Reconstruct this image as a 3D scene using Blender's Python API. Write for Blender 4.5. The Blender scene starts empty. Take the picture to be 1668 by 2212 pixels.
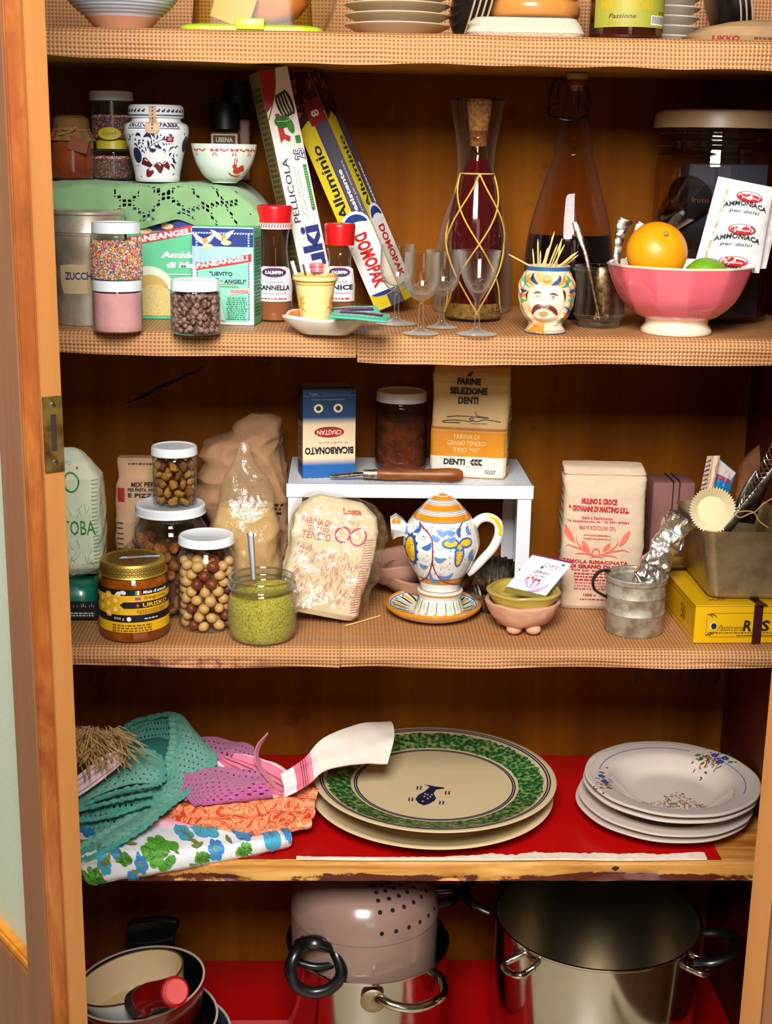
import bpy, bmesh, math, random
import numpy as np
from mathutils import Vector, Matrix, noise
C = bpy.context.scene.collection
SC = bpy.context.scene
PI = math.pi
# ---------------------------------------------------------------- camera
FPX = 3000.0
CAM = Vector((0.0, -1.8, 1.5))
TH, YAW, ROLL = math.radians(14.5), math.radians(2.0), math.radians(1.0)
fwd = Vector((math.sin(YAW)*math.cos(TH), math.cos(YAW)*math.cos(TH), -math.sin(TH)))
r0 = Vector((math.cos(YAW), -math.sin(YAW), 0))
u0 = r0.cross(fwd)
cr = math.cos(ROLL)*r0 + math.sin(ROLL)*u0
cu = -math.sin(ROLL)*r0 + math.cos(ROLL)*u0
cam_d = bpy.data.cameras.new('camera'); cam = bpy.data.objects.new('camera', cam_d); C.objects.link(cam)
M3 = Matrix((cr, cu, -fwd)).transposed()
cam.matrix_world = Matrix.Translation(CAM) @ M3.to_4x4()
cam_d.sensor_fit = 'HORIZONTAL'; cam_d.sensor_width = 36; cam_d.lens = 36*FPX/1668
cam_d.clip_start = 0.05
SC.camera = cam
# ---------------------------------------------------------------- world, lights, exposure
w = bpy.data.worlds.new('world'); SC.world = w; w.use_nodes = True
w.node_tree.nodes['Background'].inputs[0].default_value = (1.0, 0.93, 0.86, 1)
w.node_tree.nodes['Background'].inputs[1].default_value = 0.07
def area(name, loc, target, sx, sy, power, col=(1, 1, 1)):
 l = bpy.data.lights.new(name, 'AREA'); l.shape = 'RECTANGLE'; l.size = sx; l.size_y = sy
 l.energy = power; l.color = col
 o = bpy.data.objects.new(name, l); C.objects.link(o); o.location = loc
 o.rotation_euler = (Vector(target)-Vector(loc)).to_track_quat('-Z', 'Y').to_euler()
 return o
area('reflection_fill', (0.6, -3.9, 1.7), (0.3, 0, 1.0), .9, 1.2, 5, (.93, .96, 1.0))  # added fill behind the camera, gives the metals something bright to reflect
area('softbox', (-0.12, -1.86, 2.30), (0.05, 0.1, 1.0), 0.75, 0.80, 90, (1.0, 0.985, 0.96))
SC.view_settings.view_transform = 'Standard'; SC.view_settings.look = 'None'
SC.view_settings.exposure = 0.0; SC.view_settings.gamma = 1.0
SC.view_settings.use_curve_mapping = False
SC.cycles.transparent_max_bounces = 24
SC.cycles.max_bounces = 8
SC.cycles.caustics_reflective = False; SC.cycles.caustics_refractive = False
# ---------------------------------------------------------------- pixel <-> world
def ray(px, py):
 return ((px-834)/FPX*cr - (py-1106)/FPX*cu + fwd)
def W(px, py, y):            # point on the vertical plane at depth y
 d = ray(px, py); return CAM + d*((y-CAM.y)/d.y)
def G(px, py, z):            # point on the horizontal plane at height z
 d = ray(px, py); return CAM + d*((z-CAM.z)/d.z)
def S(p):                    # pixels per metre at a point
 return FPX/((Vector(p)-CAM).dot(fwd))
Z1 = W(834, 74, 0).z; Z2 = W(834, 724, 0).z; Z3 = W(834, 1400, 0).z; Z4 = W(834, 1864, 0).z; Z5 = W(834, 2080, .36).z
BACK = 0.37
# ---------------------------------------------------------------- materials
def lin(c):
 return tuple((x/12.92 if x <= .04045 else ((x+.055)/1.055)**2.4) for x in c)
def hexc(h):
 if isinstance(h, str):
  h = h.lstrip('#'); h = h if len(h) == 6 else ''.join(x+x for x in h); return lin(tuple(int(h[i:i+2], 16)/255 for i in (0, 2, 4)))
 return tuple(h)
_M = {}
class NT:
 def __init__(s, m):
  m.use_nodes = True; s.t = m.node_tree; s.n = s.t.nodes; s.l = s.t.links
  s.b = s.n['Principled BSDF']
 def new(s, k, **kw):
  x = s.n.new('ShaderNode'+k)
  for a, v in kw.items(): setattr(x, a, v)
  return x
 def tex(s, kind='Object', scale=(1, 1, 1), rot=(0, 0, 0)):
  c = s.new('TexCoord'); mp = s.new('Mapping'); s.l.new(c.outputs[kind], mp.inputs[0])
  mp.inputs['Scale'].default_value = scale; mp.inputs['Rotation'].default_value = rot
  return mp.outputs[0]
 def noise(s, vec, scale, detail=4, rough=.55, dist=0):
  n = s.new('TexNoise'); s.l.new(vec, n.inputs['Vector']); n.inputs['Scale'].default_value = scale
  n.inputs['Detail'].default_value = detail; n.inputs['Roughness'].default_value = rough
  n.inputs['Distortion'].default_value = dist
  return n.outputs[0]
 def ramp(s, fac, stops):
  r = s.new('ValToRGB'); s.l.new(fac, r.inputs[0]); e = r.color_ramp.elements
  while len(e) < len(stops): e.new(0.5)
  for i, (p, c) in enumerate(stops):
   e[i].position = p; e[i].color = (*hexc(c), 1)
  return r.outputs[0]
 def mix(s, fac, a, b, mode='MIX'):
  m = s.new('Mix', data_type='RGBA', blend_type=mode)
  for i, v in ((0, fac), (6, a), (7, b)):
   if hasattr(v, 'default_value') or hasattr(v, 'links'): s.l.new(v, m.inputs[i])
   elif isinstance(v, (int, float)): m.inputs[i].default_value = v
   else: m.inputs[i].default_value = (*hexc(v), 1)
  return m.outputs[2]
 def math(s, op, a, b=None):
  m = s.new('Math', operation=op)
  for i, v in enumerate((a, b)):
   if v is None: continue
   if isinstance(v, (int, float)): m.inputs[i].default_value = v
   else: s.l.new(v, m.inputs[i])
  return m.outputs[0]
 def bump(s, h, strength, dist=0.002):
  b = s.new('Bump'); s.l.new(h, b.inputs['Height']); b.inputs['Strength'].default_value = strength
  b.inputs['Distance'].default_value = dist; s.l.new(b.outputs[0], s.b.inputs['Normal'])
def mat(name, col='#cccccc', rough=.5, metal=0, spec=.5, bump=0, bscale=60, var=0, coat=0, sss=0, trans=0, var2=None, vscale=12, sheen=0):
 """plain coloured material with slight procedural variation"""
 if name in _M: return _M[name]
 m = bpy.data.materials.new(name); n = NT(m); b = n.b
 c = hexc(col); b.inputs['Base Color'].default_value = (*c, 1)
 b.inputs['Roughness'].default_value = rough; b.inputs['Metallic'].default_value = metal
 b.inputs['Specular IOR Level'].default_value = spec; b.inputs['Coat Weight'].default_value = coat
 b.inputs['Coat Roughness'].default_value = .08
 if sss:
  b.inputs['Subsurface Weight'].default_value = sss; b.inputs['Subsurface Radius'].default_value = (.01, .006, .003)
  b.inputs['Subsurface Scale'].default_value = .3
 if trans: b.inputs['Transmission Weight'].default_value = trans
 if sheen: b.inputs['Sheen Weight'].default_value = sheen
 if var:
  v = n.tex(); f = n.noise(v, vscale, 5, .6)
  c2 = hexc(var2) if var2 else tuple(x*(1-var) for x in c)
  col_ = n.ramp(f, [(.35, c2), (.62, c)]); n.l.new(col_, b.inputs['Base Color'])
 if bump:
  v = n.tex(); f = n.noise(v, bscale, 4, .6); n.bump(f, bump, .003)
 m.diffuse_color = (*c, 1)
 _M[name] = m; return m
def glass(name, tint='#f4f8f4', edge='#6e7a66', spec=.9, rough=.02, power=5, bright_rim=0):
 """thin glass: clear in front, tinted and reflecting towards the rim"""
 if name in _M: return _M[name]
 m = bpy.data.materials.new(name); n = NT(m)
 out = n.n['Material Output']; n.n.remove(n.b)
 lw = n.new('LayerWeight'); lw.inputs[0].default_value = .5
 f = n.math('POWER', lw.outputs['Facing'], power)
 tr = n.new('BsdfTransparent'); tc = n.mix(f, tint, edge); n.l.new(tc, tr.inputs[0])
 gl = n.new('BsdfGlossy'); gl.inputs['Roughness'].default_value = rough; gl.inputs[0].default_value = (spec, spec, spec, 1)
 fr = n.math('ADD', n.math('MULTIPLY', n.math('POWER', lw.outputs['Facing'], 4.5), .75), .045)
 mx = n.new('MixShader'); n.l.new(fr, mx.inputs[0]); n.l.new(tr.outputs[0], mx.inputs[1]); n.l.new(gl.outputs[0], mx.inputs[2])
 last = mx.outputs[0]
 if bright_rim:  # diffuse white towards the edges, paints bright rims into the glass
  df = n.new('BsdfDiffuse'); df.inputs[0].default_value = (.9, .88, .82, 1); m2 = n.new('MixShader')
  n.l.new(n.math('MULTIPLY', n.math('POWER', lw.outputs['Facing'], 2.2), bright_rim), m2.inputs[0]); n.l.new(last, m2.inputs[1]); n.l.new(df.outputs[0], m2.inputs[2]); last = m2.outputs[0]
 n.l.new(last, out.inputs[0])
 _M[name] = m; return m
def wood(name, c1, c2, c3=None, grain=(1, 1, .06), scale=30, rough=.45, spec=.4, stain=None, coat=0.0, stain_amt=.5, knots=0):
 if name in _M: return _M[name]
 m = bpy.data.materials.new(name); n = NT(m)
 v = n.tex('Object', grain); f = n.noise(v, scale, 6, .6, .6)
 base = n.ramp(f, [(.3, c1), (.5, c2), (.7, c3 or c2)])
 v2 = n.tex('Object', grain); f2 = n.noise(v2, scale*7, 3, .5)
 base = n.mix(n.math('MULTIPLY', f2, .45), base, c1, 'MIX')
 if stain:
  v3 = n.tex('Object', (1, 1, .5)); f3 = n.noise(v3, 9, 6, .65, .4)
  mask = n.ramp(f3, [(stain_amt, (0, 0, 0)), (stain_amt+.1, (1, 1, 1))])
  base = n.mix(mask, base, stain)
 n.l.new(base, n.b.inputs['Base Color']); n.b.inputs['Roughness'].default_value = rough
 n.b.inputs['Coat Weight'].default_value = coat; n.b.inputs['Specular IOR Level'].default_value = spec
 n.bump(f2, .25, .001)
 _M[name] = m; return m
def metal_m(name, col='#c9c6c0', rough=.22, dirt=None, scale=10, met=1):
 if name in _M: return _M[name]
 m = bpy.data.materials.new(name); n = NT(m)
 n.b.inputs['Metallic'].default_value = met; n.b.inputs['Base Color'].default_value = (*hexc(col), 1)
 v = n.tex(); f = n.noise(v, scale, 6, .65)
 if dirt: n.l.new(n.ramp(f, [(.38, dirt), (.58, col)]), n.b.inputs['Base Color'])
 r = n.new('MapRange'); n.l.new(f, r.inputs[0]); r.inputs[3].default_value = max(.03, rough-.1); r.inputs[4].default_value = rough+.12
 n.l.new(r.outputs[0], n.b.inputs['Roughness'])
 _M[name] = m; return m
# ---------------------------------------------------------------- object helpers
def thing(name, label, cat, loc=(0, 0, 0), rz=0, group=None, rot=None):
 o = bpy.data.objects.new(name, None); C.objects.link(o); o.empty_display_size = .02
 o.location = loc; o.rotation_euler = rot if rot else (0, 0, rz)
 o['label'] = label; o['category'] = cat
 if group: o['group'] = group
 return o
def tag(o, label=None, cat=None, group=None, kind=None):
 for k, v in (('label', label), ('category', cat), ('group', group), ('kind', kind)):
  if v: o[k] = v
 return o
def obj(name, bm, m, parent=None, loc=None, rot=None, smooth=True, label=None, kind=None):
 if isinstance(bm, bmesh.types.BMesh):
  me = bpy.data.meshes.new(name); bm.to_mesh(me); bm.free()
 else: me = bm
 if me.materials is not None and len(me.materials) == 0:
  for x in (m if isinstance(m, (list, tuple)) else [m]): me.materials.append(x)
 if smooth:
  me.polygons.foreach_set('use_smooth', [True]*len(me.polygons))
  try: me.set_sharp_from_angle(angle=math.radians(38))
  except Exception: pass
 o = bpy.data.objects.new(name, me); C.objects.link(o)
 if parent: o.parent = parent
 if loc is not None: o.location = loc
 if rot is not None: o.rotation_euler = rot
 if label: o['label'] = label
 if kind: o['kind'] = kind
 return o
def dup(o, parent=None, loc=None, rot=None, label=None, group=None):
 c = o.copy(); C.objects.link(c)
 if parent: c.parent = parent
 if loc is not None: c.location = loc
 if rot is not None: c.rotation_euler = rot
 if label: c['label'] = label
 if group: c['group'] = group
 for ch in list(o.children): dup(ch, c)
 return c
def add(bm, other):
 me = bpy.data.meshes.new('t'); other.to_mesh(me); other.free(); bm.from_mesh(me); bpy.data.meshes.remove(me); return bm
def xf(bm, M): bmesh.ops.transform(bm, matrix=M, verts=bm.verts); return bm
def T(x, y, z): return Matrix.Translation((x, y, z))
def R(ax, deg): return Matrix.Rotation(math.radians(deg), 4, ax)
def lathe(prof, n=48, close=True, ripple=None, arc=2*PI):
 """prof: list of (r,z); ripple(a,z,r)->r"""
 bm = bmesh.new(); rings = []
 full = abs(arc-2*PI) < 1e-6
 for (r, z) in prof:
  if r < 1e-6: rings.append([bm.verts.new((0, 0, z))]); continue
  ring = []
  for i in range(n if full else n+1):
   a = arc*i/n; rr = ripple(a, z, r) if ripple else r
   ring.append(bm.verts.new((rr*math.cos(a), rr*math.sin(a), z)))
  rings.append(ring)
 for A, B in zip(rings, rings[1:]):
  if len(A) == 1 and len(B) == 1: continue
  m = n if full else n
  for i in range(m):
   j = (i+1) % n if full else i+1
   if len(A) == 1: f = (A[0], B[j], B[i])
   elif len(B) == 1: f = (A[i], A[j], B[0])
   else: f = (A[i], A[j], B[j], B[i])
   try: bm.faces.new(f)
   except ValueError: pass
 bmesh.ops.recalc_face_normals(bm, faces=bm.faces)
 return bm
def thick(bm, th, clean=False):
 """give an open sheet a real thickness (back layer plus closed borders)"""
 bm.normal_update(); F = list(bm.faces); m = {v: bm.verts.new(v.co-v.normal*th) for v in list(bm.verts)}
 for e in [e for e in bm.edges if len(e.link_faces) == 1]:
  a, b = e.verts
  try: bm.faces.new((a, b, m[b], m[a]))
  except ValueError: pass
 uv = bm.loops.layers.uv.active
 for f in F:
  g = bm.faces.new([m[v] for v in reversed(f.verts)])
  if uv:
   for l, k in zip(g.loops, reversed(list(f.loops))): l[uv].uv = k[uv].uv
 return bm
def crv(pts, n=6):
 """Catmull-Rom resample"""
 P = [Vector(p) for p in pts]; P = [2*P[0]-P[1]]+P+[2*P[-1]-P[-2]]; out = []
 for i in range(1, len(P)-2):
  for k in range(n):
   t = k/n; a, b, c, d = P[i-1], P[i], P[i+1], P[i+2]
   out.append(.5*((2*b)+(-a+c)*t+(2*a-5*b+4*c-d)*t*t+(-a+3*b-3*c+d)*t**3))
 out.append(P[-2]); return out
def sprof(pts, n=5): return [(max(0, p[0]), p[1]) for p in crv([(a, b, 0) for a, b in pts], n)]
def shell(outer, th):
 """closed vessel profile: outer wall then inner wall back down"""
 inner = [(max(0, r-th), z+(th if i == 0 else 0)) for i, (r, z) in enumerate(outer)]
 inner = [(r, max(z, outer[0][1]+th)) for r, z in inner]
 return [(0, outer[0][1])]+outer+inner[::-1]+[(0, outer[0][1]+th)]
def box(sx, sy, sz, bev=.0, seg=2, loc=(0, 0, 0)):
 """box centred in x,y, base at z=0 (+loc)"""
 bm = bmesh.new(); bmesh.ops.create_cube(bm, size=1)
 bmesh.ops.scale(bm, vec=(sx, sy, sz), verts=bm.verts)
 bmesh.ops.translate(bm, vec=(loc[0], loc[1], loc[2]+sz/2), verts=bm.verts)
 if bev: bmesh.ops.bevel(bm, geom=bm.edges[:], offset=bev, segments=seg, affect='EDGES', profile=.5)
 return bm
def tube(pts, r, n=8, smoothn=0, cap=True, rf=None, flat=1):
 P = crv(pts, smoothn) if smoothn else [Vector(p) for p in pts]
 bm = bmesh.new(); rings = []; up = None
 for i, p in enumerate(P):
  t = (P[min(i+1, len(P)-1)]-P[max(i-1, 0)])
  if t.length < 1e-9: t = Vector((0, 0, 1))
  t.normalize()
  if up is None:
   up = Vector((0, 0, 1)) if abs(t.z) < .7 else Vector((0, 1, 0))
  s = t.cross(up)
  if s.length < 1e-6: s = t.orthogonal()
  s.normalize(); up = s.cross(t)
  k = i/(len(P)-1); rr = rf(k)*r if rf else r
  rings.append([bm.verts.new(p+rr*(math.cos(2*PI*j/n)*s+flat*math.sin(2*PI*j/n)*up)) for j in range(n)])
 for A, B in zip(rings, rings[1:]):
  for j in range(n): bm.faces.new((A[j], A[(j+1) % n], B[(j+1) % n], B[j]))
 if cap: bm.faces.new(rings[0][::-1]); bm.faces.new(rings[-1])
 bmesh.ops.recalc_face_normals(bm, faces=bm.faces)
 return bm
def prism(pts, th, axis='y'):
 """extrude a 2-D outline (x,z) by th along y, centred"""
 bm = bmesh.new(); A = [bm.verts.new((x, -th/2, z)) for x, z in pts]; B = [bm.verts.new((x, th/2, z)) for x, z in pts]
 bm.faces.new(A); bm.faces.new(B[::-1]); n = len(pts)
 for i in range(n): bm.faces.new((A[i], B[i], B[(i+1) % n], A[(i+1) % n]))
 bmesh.ops.recalc_face_normals(bm, faces=bm.faces); return bm
def ico(r, sub=2, sc=(1, 1, 1), loc=(0, 0, 0), rot=None):
 bm = bmesh.new(); bmesh.ops.create_icosphere(bm, subdivisions=sub, radius=r)
 bmesh.ops.scale(bm, vec=sc, verts=bm.verts)
 if rot: xf(bm, rot)
 bmesh.ops.translate(bm, vec=loc, verts=bm.verts); return bm
def nz(p, s=1.0, seed=0.0): return noise.noise(Vector((p[0]*s+seed, p[1]*s-seed, p[2]*s+seed*.7)))
def rumple(bm, amp, s, seed=0, amp2=0, s2=1):
 for v in bm.verts:
  p = v.co.copy()
  v.co += Vector((nz(p, s, seed), nz(p, s, seed+11), nz(p, s, seed+23)))*amp
  if amp2: v.co += Vector((nz(p, s2, seed+5), nz(p, s2, seed+17), nz(p, s2, seed+29)))*amp2
 return bm
def sheet(ctrl, nu=8, nv=8, th=.002, hole=None, fold=None, uvs=None, solid=True):
 """cloth from a grid of 3-D control points (rows), Catmull-Rom both ways"""
 rows = [crv(r, nu) for r in ctrl]; cols = list(zip(*rows)); cc = [crv(c, nv) for c in cols]  # cc[i][j]
 ni, nj = len(cc), len(cc[0])
 bm = bmesh.new(); V = [[None]*nj for _ in range(ni)]
 Pn = [[None]*nj for _ in range(ni)]
 for i in range(ni):
  for j in range(nj):
   a = cc[min(i+1, ni-1)][j]-cc[max(i-1, 0)][j]; b = cc[i][min(j+1, nj-1)]-cc[i][max(j-1, 0)]
   n_ = a.cross(b)
   n_ = n_.normalized() if n_.length > 1e-12 else Vector((0, 0, 1))
   p = cc[i][j].copy()
   if fold: p = p + n_*fold(i/(ni-1), j/(nj-1), p)
   V[i][j] = bm.verts.new(p)
 uv = bm.loops.layers.uv.new('uv')
 for i in range(ni-1):
  for j in range(nj-1):
   if hole and hole(i, j, ni, nj): continue
   f = bm.faces.new((V[i][j], V[i+1][j], V[i+1][j+1], V[i][j+1]))
   for l, (a, b) in zip(f.loops, ((i, j), (i+1, j), (i+1, j+1), (i, j+1))): l[uv].uv = (a/(ni-1), b/(nj-1))
 bmesh.ops.delete(bm, geom=[v for v in bm.verts if not v.link_faces], context='VERTS')
 if solid: thick(bm, th)
 return bm
# ---------------------------------------------------------------- flat print (lettering, painted decoration) laid on surfaces
_TC = {}
def textmesh(s, bold=0, space=1.0):
 k = (s, bold, space)
 if k in _TC: return _TC[k]
 cu_ = bpy.data.curves.new('t', 'FONT'); cu_.body = s; cu_.size = 1; cu_.offset = bold; cu_.resolution_u = 2
 cu_.space_character = space; cu_.fill_mode = 'BOTH'
 o = bpy.data.objects.new('t', cu_); C.objects.link(o)
 dg = bpy.context.evaluated_depsgraph_get(); me = bpy.data.meshes.new_from_object(o.evaluated_get(dg))
 v = [(p.co.x, p.co.y) for p in me.vertices]; f = [tuple(p.vertices) for p in me.polygons]
 bpy.data.objects.remove(o); bpy.data.curves.remove(cu_); bpy.data.meshes.remove(me)
 if v:
  x0 = min(a for a, b in v); x1 = max(a for a, b in v); y0 = min(b for a, b in v); y1 = max(b for a, b in v)
 else: x0 = x1 = y0 = y1 = 0
 _TC[k] = (v, f, x0, x1, y0, y1); return _TC[k]
class Print:
 def __init__(s, asp=1.0): s.e = []; s.m = []; s.L = 0; s.asp = asp
 def _m(s, m):
  if isinstance(m, str): m = ink(m)
  if m not in s.m: s.m.append(m)
  return s.m.index(m)
 def _add(s, v, f, m): s.e.append((v, f, s._m(m), s.L)); return s
 def up(s): s.L += 1; return s
 def text(s, t, x, y, w=None, h=None, m='#111111', rot=0, shear=0, bold=.0, arch=0, flipx=False, space=1.0):
  """centre at x,y; fit to width w and/or cap height h"""
  v, f, x0, x1, y0, y1 = textmesh(t, bold, space)
  if not v: return s
  sx = (w/(x1-x0)) if w else None; sy = (h/(y1-y0)) if h else None
  if sx is None: sx = sy
  if sy is None: sy = sx
  ca, sa = math.cos(math.radians(rot)), math.sin(math.radians(rot)); out = []
  W_ = (x1-x0)*sx
  for a, b in v:
   a = (a-(x0+x1)/2)*sx; b = (b-(y0+y1)/2)*sy; a += shear*b
   if arch: b += arch*(1-(2*a/W_)**2)
   if flipx: a = -a
   out.append((x+a*ca-b*sa, y+a*sa+b*ca))
  return s._add(out, f, m)
 def poly(s, pts, m): return s._add(list(pts), [tuple(range(len(pts)))], m)
 def rect(s, x0, y0, x1, y1, m): return s.poly([(x0, y0), (x1, y0), (x1, y1), (x0, y1)], m)
 def ell(s, x, y, rx, ry, m, n=16, rot=0, a0=0, a1=360):
  ca, sa = math.cos(math.radians(rot)), math.sin(math.radians(rot)); p = []
  for i in range(n if a1-a0 >= 360 else n+1):
   a = math.radians(a0+(a1-a0)*i/n); u, v = rx*math.cos(a), ry*math.sin(a)
   p.append((x+u*ca-v*sa, y+u*sa+v*ca))
  return s.poly(p, m)
 def ring(s, x, y, rx, ry, w, m, n=24, a0=0, a1=360):
  return s.line([(x+rx*math.cos(math.radians(a0+(a1-a0)*i/n)), y+ry*math.sin(math.radians(a0+(a1-a0)*i/n))) for i in range(n+1)], w, m)
 def line(s, pts, w, m, taper=False, sm=0):
  P = [Vector((a/s.asp, b, 0)) for a, b in pts]
  if sm: P = crv(P, sm)
  L, Rr = [], []; n = len(P)
  for i, p in enumerate(P):
   t = P[min(i+1, n-1)]-P[max(i-1, 0)]
   t = t.normalized() if t.length else Vector((1, 0, 0)); q = Vector((-t.y, t.x, 0))
   ww = w/2*(math.sin(PI*(i+.35)/(n-.3)) if taper else 1)
   a_, b_ = p+q*ww, p-q*ww; L.append((a_.x*s.asp, a_.y)); Rr.append((b_.x*s.asp, b_.y))
  v = L+Rr; f = [(i, i+1, n+i+1, n+i) for i in range(n-1)]
  return s._add(v, f, m)
 def micro(s, x0, y0, x1, y1, rows, m, seed=1, fill=.55, ragged=.2, center=True):
  """rows of illegible small print: short dashes"""
  x0, x1 = min(x0, x1), max(x0, x1); y0, y1 = min(y0, y1), max(y0, y1)
  rr = random.Random(seed); dh = max(1e-4, (y1-y0)/rows)
  for r in range(rows):
   y = y1-dh*(r+.5); wd = (x1-x0)*(1-ragged*rr.random()); xa = (x0+x1)/2-wd/2 if center else x0; x = xa
   while x < xa+wd:
    l = dh*rr.uniform(.5, 1.8); l = min(l, xa+wd-x)
    s.rect(x, y-dh*fill/2, x+l, y+dh*fill/2, m); x += l+dh*.35
  return s
 def tear(s, x0, y0, x1, y1, w, m, bend=.0):
  a = Vector((x0/s.asp, y0)); b = Vector((x1/s.asp, y1)); d = b-a; q = Vector((-d.y, d.x)); n = 9; L = []; R_ = []
  for i in range(n+1):
   k = i/n; c = a+d*k+q*bend*math.sin(PI*k); ww = w/2*(math.sin(PI*min(1, (k+.06)*1.6)/2)*(1-k)**.6 if i < n else .02)
   t = q.normalized() if q.length else Vector((0, 1)); L.append(c+t*ww); R_.append(c-t*ww)
  return s.poly([(p.x*s.asp, p.y) for p in L+R_[::-1]], m)
 def build(s, name, parent, fn, off=.0002, step=.0006, label=None, maxe=None, layer=.00012, flip=False):
  bm = bmesh.new()
  for ix, (v, f, mi, L) in enumerate(s.e):
   b2 = bmesh.new(); vs = [b2.verts.new((a, b, 0)) for a, b in v]
   for q in f:
    if len(set(q)) < 3: continue
    try: b2.faces.new([vs[k] for k in q])
    except ValueError: pass
   if s.asp != 1:
    for vv in b2.verts: vv.co.x /= s.asp
   if maxe:
    bmesh.ops.triangulate(b2, faces=[x for x in b2.faces if len(x.verts) > 4])
    for _ in range(6):
     le = [e for e in b2.edges if e.calc_length() > maxe]
     if not le: break
     bmesh.ops.subdivide_edges(b2, edges=le, cuts=1, use_grid_fill=True)
   for x in b2.faces: x.material_index = mi
   for vv in b2.verts:
    p, n_ = fn(vv.co.x*s.asp, vv.co.y); vv.co = Vector(p)+Vector(n_)*(off+layer*L+4e-6*(ix % 24))
   add(bm, b2)
  return obj(name, bm, list(s.m), parent, smooth=False, label=label)
def ink(c, rough=.55):
 return mat('print_'+c.lstrip('#'), c, rough=rough)
def on_front(y, ox=0, oz=0):          # print on a plane facing -y
 return lambda u, v: ((u+ox, y, v+oz), (0, -1, 0))
def on_side(x, oy=0, oz=0):           # plane facing -x; u runs from back to front
 return lambda u, v: ((x, oy-u, v+oz), (-1, 0, 0))
def on_rside(x, oy=0, oz=0):
 return lambda u, v: ((x, oy+u, v+oz), (1, 0, 0))
def on_top(z): return lambda u, v: ((u, v, z), (0, 0, 1))
def on_cyl(r, a0=0.0):                # wraps a cylinder; u=arc metres, centre faces -y (turned by a0)
 def fn(u, v):
  rr = r(v) if callable(r) else r
  a = -PI/2+u/rr+a0
  return ((rr*math.cos(a), rr*math.sin(a), v), (math.cos(a), math.sin(a), 0))
 return fn
def on_ang(rfun):                     # u in radians from -y, v = z
 def fn(u, v):
  r = rfun(v); a = -PI/2+u; d = (rfun(v+.001)-rfun(v-.001))/.002
  n_ = Vector((math.cos(a), math.sin(a), -d)).normalized()
  return ((r*math.cos(a), r*math.sin(a), v), n_)
 return fn
def rlook(prof):
 """radius as a function of z for an outer profile rising in z"""
 zs = [p[1] for p in prof]; rs = [p[0] for p in prof]
 return lambda z: float(np.interp(z, zs, rs))
def place(px, bottom, wpx, z, y=None):
 """round thing on a shelf: returns location, radius, metre-per-pixel, and a height lookup"""
 if y is None:
  p = G(px, bottom, z); r = wpx/2/S(p); q = Vector((p.x, p.y+r, z)); r = wpx/2/S(q)
 else:
  q = W(px, 1000, y); q.z = z
  for _ in range(4):
   d = q-CAM; k = FPX/d.dot(fwd); X = 834+d.dot(cr)*k; q.x += (px-X)/k
  r = wpx/2/S(q)
 return q, r, 1/S(q), (lambda py: W(px, py, q.y).z-z)
# ================================================================ the room around the cupboard
fl = mat('cream_floor', '#cdbfa2', .35, var=.15, vscale=3)
wl = mat('cream_wall', '#c9bda8', .9, var=.05)
def struct(name, bm, m): return tag(obj(name, bm, m, smooth=False), kind='structure')
struct('floor', box(4.4, 4.6, .05, loc=(0, -1.8, -.05)), fl)
struct('wall_back', box(4.4, .08, 2.9, loc=(0, .54, 0)), wl)
struct('wall_front', box(4.4, .08, 2.9, loc=(0, -4.14, 0)), wl)
struct('wall_left', box(.08, 4.6, 2.9, loc=(-2.24, -1.8, 0)), wl)
struct('wall_right', box(.08, 4.6, 2.9, loc=(2.24, -1.8, 0)), wl)
# ================================================================ cupboard
w_back = wood('varnished_back_panel', '#683206', '#824808', '#96580c', grain=(1, 1, .05), scale=9, rough=.7, spec=.08, stain='#54260a', stain_amt=.62)
w_side = wood('red_brown_side_panel', '#3c0e05', '#501706', '#5e1f08', scale=14, rough=.5, spec=.2)
w_shelf = wood('pine_shelf_board', '#b87428', '#dca050', '#e9b768', grain=(.05, 1, 1), scale=40, rough=.5)
w_worn = wood('worn_pine_edge', '#b06c22', '#d99c4a', '#e8b765', grain=(.09, 1, 1), scale=45, rough=.55)
w_edge = wood('pale_door_edge', '#96602f', '#a46b36', '#b07a42', scale=16, rough=.42, coat=.1)
w_rebate = wood('worn_orange_rebate', '#6a3210', '#944e1c', '#b07236', grain=(1, 1, .22), scale=26, rough=.5, stain='#7a3a12', stain_amt=.56)
w_face = wood('brown_door_face', '#74482c', '#845638', '#906446', scale=22, rough=.4)
w_bead = wood('orange_glazing_bead', '#b46a14', '#d08828', '#de9c3c', scale=22, rough=.4)
XL, XR = -.62, .652
ZB, ZT = Z5-.02, 2.05
cup = thing('cupboard', 'tall varnished wooden kitchen cupboard standing open with five packed shelves', 'cupboard', (0, 0, 0))
obj('back_panel', box(XR-XL+.04, .012, ZT-.06, loc=((XL+XR)/2, BACK+.006, .06)), w_back, cup, smooth=False)
ck = Print(); pts = [(438, 790), (425, 803), (405, 808), (385, 820), (360, 830), (340, 838), (322, 850), (305, 858), (290, 864), (268, 872)]
cw = [W(a, b, BACK) for a, b in pts]
for i in range(len(cw)-1):
 wd = 1.5*[.0012, .002, .0024, .003, .0034, .003, .003, .0022, .001][i]
 ck.line([(cw[i].x, cw[i].z), (cw[i+1].x, cw[i+1].z)], wd, mat('crack_shadow', '#1a0802', .9))
ck.line([(W(330, 845, BACK).x, W(330, 845, BACK).z), (W(300, 852, BACK).x, W(300, 852, BACK).z)], .0015, mat('crack_shadow'))
ck.build('crack', cup, lambda u, v: ((u, BACK-.0001, v), (0, -1, 0)), label='thin dark split running up to the right in the back panel')
dr_ = Print(); rr = random.Random(3)
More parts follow.
